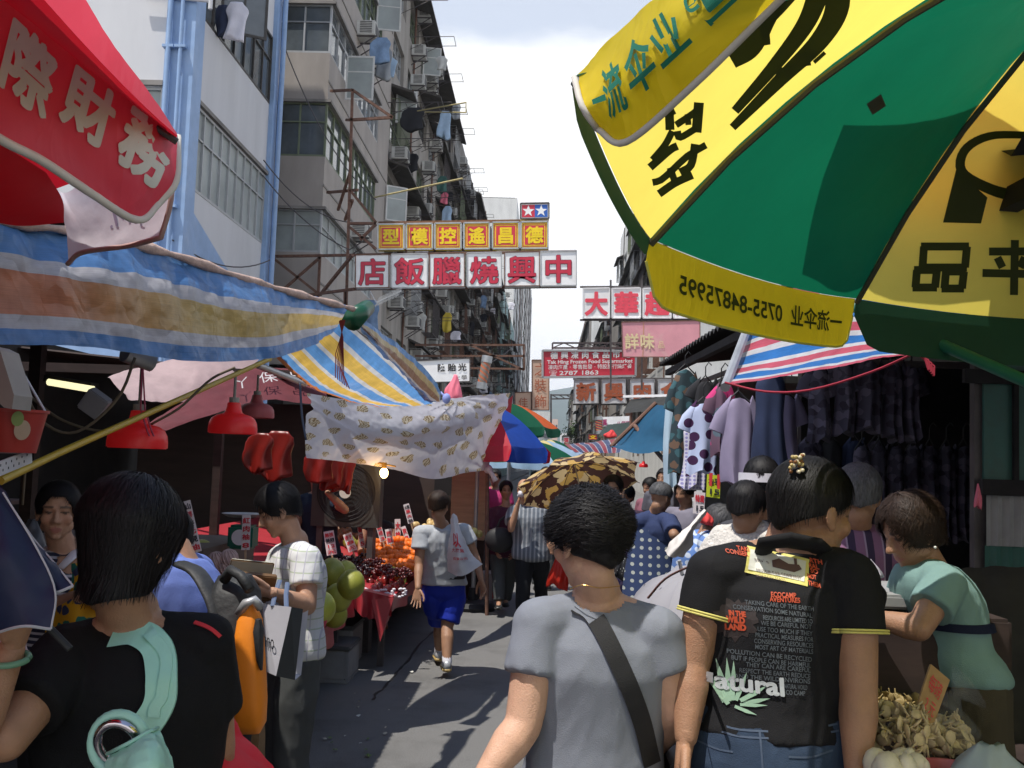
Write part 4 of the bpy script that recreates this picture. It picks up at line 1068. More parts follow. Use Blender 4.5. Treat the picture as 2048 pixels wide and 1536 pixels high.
# mirrored telephone number on the far yellow valance (seen from inside)
gv=VAL[('market_parasol',1)]
vin=lambda u,v:gv(u,1-v)-V((math.cos(R(136.7)),math.sin(R(136.7)),0))*.004
t=TX();t.on('一流伞业  0755-84875995',lambda u,v:vin(1-u,v),.08,.33,1.0,.42,bold=.02,fit=.80);t.done('print',M_prt,gu)
mb=MB();mb.tube([gv(u/30,1.0)for u in range(31)],.003,6);mk('piping',mb,M_strut,gu)
def bvh_of(fn,nu=60,nv=40):
    b=bmesh.new();me=sheet_mesh(fn,nu,nv);b.from_mesh(me);t=BVHTree.FromBMesh(b);b.free();bpy.data.meshes.remove(me);return t
def on_px(bt,px,py,off=.006):
    d=(at(px,py,1.0)-EYE).normalized();h=bt.ray_cast(EYE,d)
    return None if h[0]is None else h[0]-d*off
def pxpoly(mb,bt,pts,off=.006):
    q=[on_px(bt,*p,off)for p in pts]
    if all(q):mb.poly(q)
def pxstroke(mb,bt,pts,w,off=.006,n=24):
    """w: half width in photo pixels"""
    P=[spline([V((a,b,0))for a,b in pts],i/n)for i in range(n+1)];vs=[]
    for i,q in enumerate(P):
        d=(P[min(i+1,n)]-P[max(i-1,0)]).normalized();nn=V((-d.y,d.x,0));ww=w[0]+(w[1]-w[0])*i/n if isinstance(w,(list,tuple))else w
        k=[on_px(bt,q.x+nn.x*ww*s,q.y+nn.y*ww*s,off)for s in(1,-1)]
        vs.append(k if all(k)else None)
    for a,b in zip(vs,vs[1:]):
        if a and b:mb.add([a[0],a[1],b[1],b[0]],[(0,1,2,3)])
fA,fB,fC=(bvh_of(g)for g in gf[:3])
mb=MB()
pxstroke(mb,fA,[(1465,255),(1560,160),(1640,80),(1675,10),(1660,-60)],[8,30]);pxstroke(mb,fA,[(1470,222),(1550,130),(1610,50),(1640,-20)],[9,22])
pxstroke(mb,fA,[(1460,115),(1500,90),(1530,30),(1570,-40)],[24,26]);pxstroke(mb,fA,[(1535,90),(1530,50),(1560,5),(1600,-50)],[6,26])
for a in((1562,152),(1582,150)):pxstroke(mb,fA,[(a[0],a[1]-18),(a[0]-8,a[1]+4)],5,n=4)
for a in((1600,110),(1618,112),(1636,113)):pxstroke(mb,fA,[(a[0]+14,a[1]-8),(a[0]-8,a[1]+12)],4,n=4)
pxstroke(mb,fA,[(1575,133),(1622,128)],3,n=6)
for pts,w in(([(1345,262),(1330,290),(1305,320)],7),([(1338,205),(1340,260)],9),([(1300,335),(1340,300),(1355,292)],8),([(1352,250),(1385,228),(1400,215)],7),([(1398,205),(1393,265)],10),([(1355,262),(1360,275),(1395,255)],7),([(1375,228),(1377,250)],6),
               ([(1305,365),(1322,360),(1345,340),(1375,312),(1412,290)],7),([(1390,288),(1382,330),(1360,345)],8),([(1318,388),(1350,366),(1385,350)],8),([(1340,335),(1352,370)],7),([(1350,200),(1385,165)],8),([(1350,222),(1330,232)],6)):
    pxstroke(mb,fA,pts,w,n=8)
mk('print',mb,M_prt,gu,recalc=False)
mb=MB();pxpoly(mb,fB,[(1733,208),(1762,188),(1772,212),(1745,230)]);mk('print',mb,M_rib,gu,recalc=False)
mb=MB()
for x0,y0,x1,y1 in((1842,493,1938,535),(1828,540,1878,575),(1886,543,1932,577)):
    for a,b in(((x0,y0),(x1,y0)),((x1-4,y0),(x1-8,y1)),((x1-4,y1),(x0-3,y1)),((x0+3,y1),(x0+6,y0))):pxstroke(mb,fC,[a,((a[0]+b[0])/2,(a[1]+b[1])/2),b],8,n=6)
for a,b in(((1978,503),(2060,503)),((1965,546),(2060,548)),((2030,480),(2028,590)),((1995,515),(2005,535)),((2050,515),(2040,535))):pxstroke(mb,fC,[a,((a[0]+b[0])/2,(a[1]+b[1])/2),b],8,n=6)
pxpoly(mb,fC,[(1886,445),(1912,340),(1975,395),(1962,447)])
pxstroke(mb,fC,[(2050,395),(1985,380),(1925,345),(1930,300),(1980,272),(2060,270)],[12,7])
mk('print',mb,M_prt,gu,recalc=False)
# striped sheet slung above the parasol from the right-hand stalls: throws the banded shadow
def canopy_hit(px,py):
    for b in(fB,fC,bvh_of(gf[3])):
        h=on_px(b,px,py,0)
        if h:return h
tp=[canopy_hit(1690,245),canopy_hit(1925,222),canopy_hit(2046,262)];tq=[canopy_hit(1605,545),canopy_hit(1735,575),canopy_hit(2046,590)]
tp=[q+SUN_DIR*.30 for q in tp];tq=[q+SUN_DIR*.30 for q in tq]
tp.append(tp[2]*2.2-tp[1]*1.2);tq.append(tq[2]*2.0-tq[1])
M_tarpo=ramp_mat('sheet_red_blue_stripe',[(0,(.85,.22,.03)),(.16,(.8,.7,.5)),(.30,(.10,.22,.45)),(.42,(.8,.7,.5)),(.52,(.85,.22,.03)),(.7,(.8,.7,.5)),(.8,(.10,.22,.45))],trans=.85)
cloth('striped_sheet',[tp,[a.lerp(b,.5)-V((0,0,.03))for a,b in zip(tp,tq)],tq],M_tarpo,20,20,wr=.006,label='red and blue striped sheet slung above the green parasol',cat='tarpaulin')

# red money-lender parasol on the left
M_red=mat('parasol_red',(.52,.012,.025),rough=.6,var=.05,vs=4,trans=.4,bump=.2,bs=14)
M_redf=mat('valance_red',(.76,.085,.135),rough=.5,var=.06,vs=4,trans=.45,bump=.25,bs=14,crease=.3,cs=4)
M_whf=mat('valance_white',(.66,.62,.68),rough=.65,var=.06,vs=5,trans=.35,bump=.3,bs=16)
H2=.62
K=atz(355,272,CAM_Z+H2)  # visible corner of the rim
RC=(K.x-1.22,K.y-.62);RR=math.hypot(K.x-RC[0],K.y-RC[1]);k0=math.atan2(K.y-RC[1],K.x-RC[0])
ra=[k0-2*math.pi*i/8 for i in range(8)]
ru,rf=parasol('market_parasol','red market parasol with white characters and pale piping at the left edge',RC,ra,RR,CAM_Z+H2,.32,2.4,[M_red],[M_redf,M_redf,M_redf,M_redf,M_redf,M_redf,M_redf,M_whf],.2,val={0,7},nv=10)
rt=[(355,272,2.03),(300,190,1.90),(230,95,1.76),(165,-10,1.62),(60,-160,1.45),(-60,-330,1.3)]
rm=[(352,360,2.0),(262,330,1.86),(150,262,1.74),(30,180,1.60),(-110,60,1.46),(-260,-60,1.3)]
rb=[(318,405,1.98),(275,440,1.92),(185,388,1.80),(85,322,1.68),(0,278,1.58),(-150,180,1.42)]
rfn=grid_fn([[at(*p)for p in r]for r in(rt,rm,rb)])
cloth('valance',rfn,M_redf,40,14,ru,wr=.004,ws=8)
edge=lambda m,pts,r=.006,par=ru:mk('piping',(lambda b:(b.tube(pts,r,6),b)[1])(MB()),m,par,smooth=True)
M_pipe=mat('piping_white',(.62,.60,.55),rough=.7)
edge(M_pipe,[rfn(u/40,1.0)for u in range(40,-1,-1)]+[rfn(0,v/8)for v in range(7,-1,-1)],.008)
# characters on the red flap, each set on its own slanted cell
def px_char(tx,ch,Y0,o,xv,yv,bold=.03,push=.01):
    """o lower-left pixel with depth; xv, yv: pixel vectors of one em with depth change"""
    O=at(o[0],o[1],o[2]);X=at(o[0]+xv[0],o[1]+xv[1],o[2]+xv[2])-O;Yv=at(o[0]+yv[0],o[1]+yv[1],o[2]+yv[2])-O
    n=X.cross(Yv).normalized()
    if n.dot(EYE-O)<0:n=-n
    tx.line(ch,O+n*push,X,Yv,bold)
t=TX()
for ch,o,xv,yv in(('務',(198,320,1.84),(92,65,.08),(40,-118,.04)),('財',(82,240,1.72),(95,72,.08),(34,-118,.04)),('際',(-48,165,1.60),(100,85,.08),(36,-140,.04))):
    px_char(t,ch,0,o,xv,yv,.035,.05)
me_=t.mb
bm_=bmesh.new();tmp=sheet_mesh(rfn,60,24);bm_.from_mesh(tmp);bt=BVHTree.FromBMesh(bm_);bm_.free()
dz=densify(me_,.02);out_=[]
for q in dz.v:
    d=(V(q)-EYE).normalized();hit=bt.ray_cast(EYE,d);out_.append(tuple(hit[0]-d*.007)if hit[0]else q)
dz.v=out_
mk('print',dz,mat('print_cream',(.56,.56,.50),rough=.6),ru,recalc=False)
# its white flap behind, seen from inside, with the show-through of mirrored letters
wt_=[(95,345,2.34),(135,385,2.34),(230,300,2.2),(350,290,2.06)]
wm2=[(128,440,2.34),(180,460,2.3),(260,430,2.2),(342,400,2.06)]
wb_=[(135,528,2.34),(165,505,2.3),(255,492,2.2),(322,475,2.08)]
wfn=grid_fn([[at(*p)for p in r]for r in(wt_,wm2,wb_)])
cloth('valance',wfn,M_whf,24,12,ru,wr=.006,ws=7)
edge(mat('piping_rose',(.36,.24,.22),rough=.7),[wfn(u/24,1.0)for u in range(25)]+[wfn(1,v/8)for v in range(7,2,-1)],.006)
t=TX();t.on('JIM.',lambda u,v:wfn(.82-u,1-v)+V((.1,-.95,.1))*.006,.05,.42,.42,.36,bold=.0,fit=.62);t.done('print',mat('print_lilac',(.28,.24,.36),rough=.7),ru)
cloth('canopy_lining',[[at(*p)for p in r]for r in([(-220,250,1.5),(-60,262,1.7),(20,300,1.85),(92,345,2.0)],[(-220,420,1.8),(-60,400,2.0),(40,410,2.1),(125,400,2.2)],[(-220,470,2.0),(-60,440,2.15),(40,452,2.25),(128,445,2.3)])],M_red,16,10,ru)

# ------------------------------------------------------------------ hanging signs
def sign_frame(name,label,px,Y,dep=.12,m=None,group=None,cat='sign',border=None,bw=.05):
    """flat box sign from its four corner pixels (tl, tr, br, bl); returns thing, origin (bl), unit x and y spans, normal"""
    q=[at(a,b,Y)for a,b in px];tl,tr,br,bl=q
    root=thing(name,label,cat,tuple((tl+tr+br+bl)/4),group);n=V((0,1,0))
    mb=MB();mb.prism([bl,br,tr,tl],n*dep);mk('panel',mb,m,root)
    if border:
        mb=MB()
        for a,b in((tl,tr),(tr,br),(br,bl),(bl,tl)):mb.bar(a-n*.012,b-n*.012,bw)
        mk('frame',mb,border,root)
    return root,bl,br-bl,tl-bl,n
M_sw=mat('sign_white',(.88,.88,.88),rough=.4,var=.04,vs=2,stain=.25,stain_col=(.45,.36,.28),stain_s=2.2)
M_sr=mat('sign_crimson',(.60,.035,.065),rough=.4,var=.06)
M_sy=mat('sign_yellow',(.86,.62,.01),rough=.4)
M_chr=mat('character_red',(.55,.025,.06),rough=.4)
M_chd=mat('character_outline',(.10,.02,.05),rough=.5)
# six red and yellow boxes
for i,(ch,x0,x1)in enumerate(zip('型模控遙昌德',(756,813,870,928,985,1042),(808,865,922,979,1038,1096))):
    yt=449-i*1.0;yb=499-i*.4
    rt_,o,x,y,n=sign_frame('sign_box','red box sign with a yellow character, %s in the row'%('beside the rusty frame, first','second from the rusty frame','third from the rusty frame','fourth from the rusty frame','fifth from the rusty frame','under the two stars, last')[i],
                             ((x0,yt),(x1,yt-.8),(x1,yb-.5),(x0,yb)),23,.22,M_sy,'red and yellow character boxes',border=M_galv,bw=.035)
    mb=MB();A=o+x*.07+y*.07-n*.006;mb.prism([A,A+x*.86,A+x*.86+y*.86,A+y*.86],n*.003);mk('border',mb,M_sr,rt_)
    mb=MB();A=o+x*.10+y*.10-n*.009;mb.prism([A,A+x*.80,A+x*.80+y*.80,A+y*.80],n*.002);mk('border',mb,M_sy,rt_)
    mb=MB();A=o+x*.135+y*.135-n*.012;mb.prism([A,A+x*.73,A+x*.73+y*.73,A+y*.73],n*.002);mk('field',mb,M_sr,rt_)
    t=TX();t.line(ch,o+x*.17+y*.25-n*.016,x*.66,y*.66,.028,skew=.0);t.done('lettering',M_sy,rt_)
rt_,o,x,y,n=sign_frame('star_sign','small sign with white stars on red and blue squares atop the row',((1041,407),(1098,406),(1098,437),(1041,438)),23,.22,M_sw,border=M_steel,bw=.03)
for s_,m in((0,M_sr),(.5,mat('sign_blue',(.03,.13,.50),rough=.4))):
    mb=MB();A=o+x*(s_+.04*(1-s_*2))+y*.10-n*.006;A=o+x*(s_+(.05 if s_==0 else 0))+y*.10-n*.006;mb.prism([A,A+x*.45,A+x*.45+y*.8,A+y*.8],n*.003);mk('field',mb,m,rt_)
    c=o+x*(.275 if s_==0 else .725)+y*.5-n*.010;st=[]
    for k in range(10):
        a=math.pi/2+k*math.pi/5;r_=.22 if k%2==0 else .088;st.append(c+V((x.x,0,0))*(r_*math.cos(a))+V((0,0,x.length))*(r_*math.sin(a)))
    mb=MB();mb.poly([c])if False else None
    mb.add([c]+st,[(0,k+1,(k+1)%10+1)for k in range(10)]);mk('star',mb,M_sw,rt_,recalc=False)
# six white boxes with red brush characters
xs=[(711,778),(783,855),(859,929),(934,1003),(1009,1079),(1081,1153)]
for i,(ch,(x0,x1))in enumerate(zip('店飯臘燒興中',xs)):
    yt=510-i*1.4;yb=576-i*.9
    rt_,o,x,y,n=sign_frame('sign_box','white box sign with a red brush character, %s'%('at the wall end of the row','second from the wall end','third from the wall end','fourth from the wall end','next to the street end','overhanging the street at the free end')[i],
                             ((x0,yt),(x1,yt-1.2),(x1,yb-.8),(x0,yb)),22,.2,M_sw,'white boxes with red brush characters',border=M_rust if i%2==0 else M_galv,bw=.02)
    t=TX();t.line(ch,o+x*.08+y*.16-n*.012,x*.84,y*.84,.034);t.done('outline',M_chd,rt_)
    t=TX();t.line(ch,o+x*.08+y*.16-n*.018,x*.84,y*.84,.018);t.done('lettering',M_chr,rt_)
def truss(name,label,bars,m,parent=None,w=.05):
    mb=MB()
    for a,b in bars:mb.bar(at(*a),at(*b),w)
    return mk(name,mb,m,label=label,cat='sign frame')
truss('sign_scaffold','rusty steel frame on the beige wall carrying both rows of hanging signs',[
    ((705,180,23),(690,700,23)),((662,182,24.5),(705,180,23)),((705,180,23),(785,235,23)),((785,235,23),(700,240,23)),((693,240,24.5),(700,240,23)),
    ((655,385,24.5),(715,380,23)),((700,380,23),(752,445,23)),((700,345,23),(676,420,24)),((705,400,23),(690,440,23.5)),((700,447,23),(752,447,23)),((700,455,23),(752,498,23)),((752,448,23),(720,480,23)),
    ((535,513,24),(1153,503,22.25)),((540,600,24),(710,578,22.25)),((712,578,22.25),(1153,573,22.25)),((640,512,24),(636,600,24)),((545,515,24),(640,590,24)),((640,515,24),(560,585,24)),((705,510,22.3),(640,590,23.5)),((757,446,23.3),(1097,441,23.3)),((757,500,23.3),(1097,498,23.3)),((690,580,23),(690,700,23))],M_rust,w=.06)
truss('sign_scaffold','thin steel bracket frame lower down below the white hanging row',[((560,655,24),(700,640,22)),((700,640,22),(700,690,22)),((830,690,26),(1050,690,26)),((830,712,26),(1050,712,26)),((1048,690,26),(1048,740,26)),((840,735,26),(1048,738,26)),((940,690,26),(1048,740,26))],M_rust,w=.05)
# big white sign with four pale red characters on the right
for i,(ch,x0,x1)in enumerate(zip('大華超級',(1166,1224,1286,1347),(1219,1281,1342,1402))):
    rt_,o,x,y,n=sign_frame('sign_box','large white box sign with pale red character, %s'%('outermost over the street','second from the outer end','third, above the faded pink sign','half hidden by the yellow valance')[i],((x0,577),(x1,576),(x1,636),(x0,636)),28,.2,M_sw,'white boxes with pale red characters',border=M_sw,bw=.03)
    t=TX();t.line(ch,o+x*.06+y*.17-n*.02,x*.88,y*.82,.035);t.done('lettering',mat('character_pale_red',(.78,.07,.11),rough=.4),rt_)
mb=MB()
for xx in(1221.5,1283.5,1344.5):mb.bar(at(xx,560,28.1),at(xx,780,28.1),.05)
mb.bar(at(1160,640,28.15),at(1410,640,28.15),.05);mb.bar(at(1160,574,28.15),at(1410,573,28.15),.05);mb.bar(at(1410,574,28.15),V((6.3,28.15,6.6)),.06);mb.bar(at(1410,640,28.15),V((6.3,28.15,5.8)),.06)
mk('sign_scaffold',mb,M_steel,label='dark steel frame holding the large white sign boxes',cat='sign frame')
rt_,o,x,y,n=sign_frame('faded_sign','faded pink and cream sign board with yellowed characters and a rust streak',((1243,644),(1400,641),(1400,714),(1245,714)),27,.12,
                         mat('sign_faded_pink',(.68,.30,.34),rough=.5,var=.1,vs=2,stain=.95,stain_col=(.66,.58,.46),stain_s=.6),border=M_rust,bw=.02)
t=TX();t.line('詳味',o+x*.03+y*.27-n*.02,x*.19,y*.46,.02,cell=1.06);t.line('品',o+x*.46+y*.27-n*.02,x*.09,y*.22,.0);t.done('lettering',mat('character_cream',(.75,.60,.35),rough=.5),rt_)
mb=MB();mb.b2(o+x*.26-n*.014,o+x*.29+y*.98-n*.006);mk('rust_streak',mb,mat('rust_orange',(.6,.32,.12),rough=.8),rt_)
rt_,o,x,y,n=sign_frame('shop_sign','crimson frozen food sign with white Chinese and English lettering',((1085,701),(1272,702),(1271,752),(1085,755)),30,.15,M_sr,border=M_galv,bw=.06)
M_sl=mat('lettering_white',(.75,.74,.74),rough=.5)
t=TX();zz=-n*.02
t.line('德興凍肉食品市場',o+x*.085+y*.70+zz,x*.082,y*.27,.02,cell=1.36)
t.line('Tak Hing Frozen Food Supermarket',o+x*.05+y*.50+zz,x,y*.19,.02,fit=.92)
t.line('凍肉海產·零售批發·特設旅行燒烤餐',o+x*.06+y*.30+zz,x*.053,y*.19,.01,cell=1.0)
t.line('☎',o+x*.07+y*.07+zz,x*.07,y*.22,.0);t.line('2787 1863',o+x*.18+y*.08+zz,x,y*.21,.02,fit=.42);t.done('lettering',M_sl,rt_)
mb=MB()
for a,b in((1105,1290),):
    mb.bar(at(a,686,30.2),at(b,686,30.2),.05);mb.bar(at(a,696,30.2),at(b,696,30.2),.05)
    for k in range(8):mb.bar(at(a+k*23,686 if k%2 else 696,30.2),at(a+k*23+23,696 if k%2 else 686,30.2),.03)
mb.bar(at(1105,686,30.2),at(1105,702,30.2),.05);mb.bar(at(1290,690,30.2),V((6.3,30.2,5.2)),.05)
mk('sign_scaffold',mb,M_steel,label='zigzag steel truss above the crimson frozen food sign',cat='sign frame')
for i,(ch,x0,x1)in enumerate(zip('新興肉食',(1148,1204,1261,1317),(1196,1251,1308,1365))):
    rt_,o,x,y,n=sign_frame('sign_box','weathered grey white box with brown character, %s'%('outermost under the crimson sign','second under the crimson sign','third, above the black awning','half hidden behind the hanging clothes')[i],((x0,760),(x1,759),(x1,806),(x0,807)),32,.25,
                                 mat('sign_grey',(.62,.62,.64),rough=.5,var=.08,stain=.3,stain_col=(.4,.33,.28)),'weathered grey boxes with brown characters',border=M_galv,bw=.02)
    t=TX();t.line(ch,o+x*.08+y*.18-n*.02,x*.84,y*.8,.035);t.done('lettering',mat('character_brown',(.38,.10,.045),rough=.6),rt_)
mb=MB()
for xx in(1200,1256,1312):mb.bar(at(xx,757,32.2),at(xx,812,32.2),.08)
mb.bar(at(1146,758,32.2),at(1366,757,32.2),.05);mb.bar(at(1146,809,32.2),at(1366,808,32.2),.05);mb.bar(at(1366,758,32.2),V((6.3,32.2,4.2)),.06)
mk('sign_scaffold',mb,M_steel,label='frame posts between the weathered grey boxes',cat='sign frame')
M_peach=mat('sign_peach',(.62,.42,.31),rough=.6,var=.06,stain=.3,stain_col=(.5,.3,.22))
rt_,o,x,y,n=sign_frame('faded_sign','tall faded peach sign with brown vertical characters over the street',((1064,720),(1098,720),(1098,820),(1064,820)),46,.3,M_peach,border=M_rust,bw=.04)
t=TX()
for i,ch in enumerate('之裝飾'):t.line(ch,o+x*.12+y*(.70-i*.32)-n*.03,x*.76,y*.28,.0)
t.done('lettering',mat('character_brick',(.42,.12,.06),rough=.6),rt_)
rt_,o,x,y,n=sign_frame('faded_sign','lower peach sign arm joined to the tall faded peach one',((1030,785),(1063,784),(1063,820),(1030,820)),46,.3,M_peach,border=M_rust,bw=.04)
t=TX();t.line('佳',o+x*.2+y*.2-n*.03,x*.6,y*.6,.0);t.done('lettering',mat('character_brick'),rt_)
mb=MB();mb.bar(at(1102,788,46),at(1102,850,46),.08);mb.bar(at(1102,790,46),at(1147,790,46),.06);mb.bar(at(1102,798,46),at(1147,797,46),.06)
for k in range(3):mb.bar(at(1104+k*14,790,46),at(1118+k*14,798,46),.04)
mb.bar(at(1147,790,46),V((6.2,46,4.9)),.05)
mk('sign_scaffold',mb,M_steel,label='dark post and arm between the peach sign and the grey boxes',cat='sign frame')
rt_,o,x,y,n=sign_frame('shop_board','white shop board with black characters behind the striped tarp',((828,722),(940,716),(940,763),(828,766)),20,.1,M_sw,border=M_steel,bw=.02)
t=TX();t.line('陳貽光',o+x*.42+y*.52-n*.012,x*.155,y*.36,.02,cell=1.18);t.line('醫',o+x*.03+y*.52-n*.012,x*.14,y*.34,.02);t.line('士學',o+x*.72+y*.10-n*.012,x*.11,y*.24,.0,cell=1.1);t.done('lettering',M_blk,rt_)
for i,(ch,x0,x1,y0,y1,Y,lb)in enumerate((('成',1098,1109,887,902,70,'small white sign with red character far down the street'),('餐',1111,1123,887,902,70,'second small white sign beside the far one'),('德',1126,1139,873,886,60,'tiny framed white sign above the striped awnings'),('文',1176,1195,868,880,40,'red sign board by the green tree'))):
    rt_,o,x,y,n=sign_frame('small_sign',lb,((x0,y0),(x1,y0),(x1,y1),(x0,y1)),Y,.2,M_sr if i==3 else M_sw,border=M_steel,bw=.04)
    t=TX();t.line(ch,o+x*.12+y*.2-n*.04,x*.76,y*.7,.02);t.done('lettering',M_sy if i==3 else M_chr,rt_)
rt_,o,x,y,n=sign_frame('shop_board','white shop board with purple red characters above the dark awnings',((1204,834),(1262,832),(1262,851),(1204,853)),26,.1,M_sw)
t=TX();t.line('萬',o+x*.02+y*.15-n*.02,x*.16,y*.7,.02);t.line('八個雞',o+x*.5+y*.1-n*.02,x*.15,y*.45,.02,cell=1.05);t.done('lettering',mat('character_plum',(.35,.02,.12),rough=.5),rt_)
# barber poles
def barber(label,px,y0,y1,Y,r,cols):
    a=at(px[0],y1,Y);b=at(px[1],y0,Y);root=thing('barber_pole',label,'barber pole',tuple(a));d=(b-a);L_=d.length;d.normalize()
    mb=MB();x_=d.orthogonal().normalized();y_=d.cross(x_);n=20;m_=40;vs=[]
    for i in range(m_+1):
        for j in range(n):
            an=2*math.pi*j/n;vs.append(a+d*(L_*(.2+.6*i/m_))+(x_*math.cos(an)+y_*math.sin(an))*r)
    mb.v=vs
    for i in range(m_):
        for j in range(n):
            mb.f.append((i*n+j,i*n+(j+1)%n,(i+1)*n+(j+1)%n,(i+1)*n+j));mb.m.append(int((j/n*3+i/m_*4)%1*len(cols)))
    mk('striped_drum',mb,cols,root,smooth=True,recalc=False)
    mb=MB();mb.tube([a,a+d*L_*.2],r*1.1,16);mb.tube([a+d*L_*.8,b],r*1.1,16);mk('end_cap',mb,M_galv,root,smooth=40)
    mb=MB();mb.bar(a+d*L_*.1,a+d*L_*.1+V((-.5 if px[0]<1090 else .5,.3,0)),.04);mk('bracket',mb,M_steel,root)
barber('dusty barber pole with orange and grey stripes above the patterned cloth',(962,975),712,778,21,.10,[mat('stripe_grey',(.22,.20,.18),rough=.5),mat('stripe_orange',(.55,.13,.05),rough=.5),mat('stripe_brown',(.25,.18,.13),rough=.5)])
barber('barber pole with red cap and yellow stripes by the right awnings',(1199,1197),833,868,26,.09,[mat('stripe_navy',(.03,.04,.10),rough=.5),mat('stripe_red',(.5,.03,.03),rough=.5),mat('stripe_ochre',(.5,.32,.12),rough=.5)])
# aerial
mb=MB();a,b=at(752,605,20),at(803,582,20);mb.bar(a,b,.015)
for k in range(17):
    p=a.lerp(b,.06+k*.055);mb.bar(p-V((0,0,.10))-V((.04,0,0)),p+V((0,0,.10))+V((.04,0,0)),.007)
mb.bar(a,a+V((-.15,.1,.25)),.012);mb.bar(a.lerp(b,.4),a.lerp(b,.4)+V((-.9,.6,-.5)),.015)
mk('aerial',mb,M_galv,label='comb-shaped television aerial above the striped tarp',cat='aerial')
# ------------------------------------------------------------------ left stalls: shelter
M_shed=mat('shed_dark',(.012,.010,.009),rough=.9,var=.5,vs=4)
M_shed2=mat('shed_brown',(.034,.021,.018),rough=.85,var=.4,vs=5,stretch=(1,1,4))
def corr(mb,x0,x1,y0,y1,z0,z1,pitch=.09,amp=.018,along='x'):
    """corrugated sheet sloping from z0 at x0 to z1 at x1, ribs running along x"""
    n=int(abs(y1-y0)/pitch*4);vs=[]
    for i in range(n+1):
        y=y0+(y1-y0)*i/n;dz=amp*math.sin(i*math.pi/2)
        vs+=[(x0,y,z0+dz),(x1,y,z1+dz)]
    mb.add(vs,[(2*i,2*i+1,2*i+3,2*i+2)for i in range(n)])
shed=thing('market_stall','dark fruit stall shelter with corrugated roof behind the striped tarp','market stall',(-3,5,0))
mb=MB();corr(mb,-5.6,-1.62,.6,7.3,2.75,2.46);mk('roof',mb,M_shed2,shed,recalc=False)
mb=MB();corr(mb,-5.6,-1.9,10.2,13.4,2.7,2.42);mk('roof',mb,M_shed2,shed,recalc=False)  # second roof stretch, added to darken the stall interior
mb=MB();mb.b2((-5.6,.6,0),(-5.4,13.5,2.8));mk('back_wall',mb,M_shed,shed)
mb=MB();mb.b2((-5.4,.6,0),(-2.3,.75,2.6));mk('side_wall',mb,M_shed,shed)  # added out of view to block sunlight from the stall
mb=MB()
for y in(2.2,5.6,9.0):mb.b2((-5.3,y,2.36),(-1.75,y+.08,2.44))
mb.b2((-1.82,.7,2.34),(-1.74,9.3,2.42));mk('beam',mb,M_shed2,shed)
for x,y in((-3.0,9.2),(-3.1,6.0)):
    mb=MB();mb.b2((x,y,0),(x+.07,y+.07,2.4));mk('post',mb,M_shed2,shed)
for i,(z,y0,y1,x)in enumerate(((1.55,3.0,5.4,-4.6),(1.1,3.0,5.6,-4.7),(1.62,6.3,8.8,-4.4),(1.2,6.3,8.8,-4.4))):
    mb=MB();mb.b2((-5.35,y0,z),(x,y1,z+.03));mk('shelf',mb,mat('shelf_board',(.12,.08,.07),rough=.8),shed)
rnd=random.Random(11)
for i in range(22):
    z,y0,y1,x=((1.58,3.0,5.4,-4.6),(1.13,3.0,5.6,-4.7),(1.65,6.3,8.8,-4.4),(1.23,6.3,8.8,-4.4))[i%4]
    s_=(rnd.uniform(.12,.3),rnd.uniform(.15,.4),rnd.uniform(.06,.25));c=(x-.2-rnd.random()*.2,y0+.2+(y1-y0-.4)*((i//4)+.5)/6,z+s_[2]/2+.002)
    mb=MB();mb.box(c,s_);mk('carton',mb,mat('carton_%d'%(i%5),((.14,.10,.07),(.05,.10,.09),(.16,.05,.05),(.10,.10,.11),(.17,.15,.12))[i%5],rough=.8),bevel=.006,
       label='dim carton on the back shelves of the fruit stall',cat='carton',group='cartons on the stall shelves')
# ---- big striped tarp hung along the stall front
def ramp2(name,s1,s2,trans):
    a=ramp_mat(name,s1,trans=trans,wob=.02,bump=.5);t=a.node_tree;lk=t.links.new
    ramps=[n for n in t.nodes if n.type=='VALTORGB'];r1=ramps[0]
    r2=t.nodes.new('ShaderNodeValToRGB');r2.color_ramp.interpolation='CONSTANT';e=r2.color_ramp.elements
    while len(e)>1:e.remove(e[-1])
    e[0].position=s2[0][0];e[0].color=(*s2[0][1],1)
    for p,c in s2[1:]:e.new(p).color=(*c,1)
    lk(r1.inputs[0].links[0].from_socket,r2.inputs[0])
    sx_=[n for n in t.nodes if n.type=='SEPXYZ'][0];mr=t.nodes.new('ShaderNodeMapRange');mr.inputs[1].default_value=.38;mr.inputs[2].default_value=.62;lk(sx_.outputs[0],mr.inputs[0])
    mx=t.nodes.new('ShaderNodeMix');mx.data_type='RGBA';lk(mr.outputs[0],mx.inputs[0]);lk(r1.outputs[0],mx.inputs[6]);lk(r2.outputs[0],mx.inputs[7])
    sc=[n for n in t.nodes if n.type=='VECT_MATH'][0];lk(mx.outputs[2],sc.inputs[0]);return a
bl,gw,org,org_lit=(.10,.24,.52),(.50,.49,.52),(.52,.20,.11),(.56,.40,.14)
M_tarp=ramp2('tarp_blue_orange',[(0,bl),(.16,gw),(.29,org),(.60,gw),(.73,bl)],[(0,bl),(.16,gw),(.29,org_lit),(.60,gw),(.73,bl)],.35)  # orange band yellows towards one end: light shining through is painted in
top=[(-260,350,2.55),(-120,400,2.8),(0,432,3.0),(180,462,3.4),(345,503,3.85),(500,556,4.5),(620,590,5.2),(706,614,6.0)]
m1=[(-260,460,2.50),(-120,490,2.72),(0,515,2.95),(180,545,3.28),(345,575,3.75),(500,612,4.35),(610,622,5.1),(695,632,5.95)]
m2=[(-260,580,2.52),(-120,600,2.74),(0,615,2.97),(185,630,3.3),(365,655,3.8),(520,668,4.45),(610,655,5.15),(680,648,5.95)]
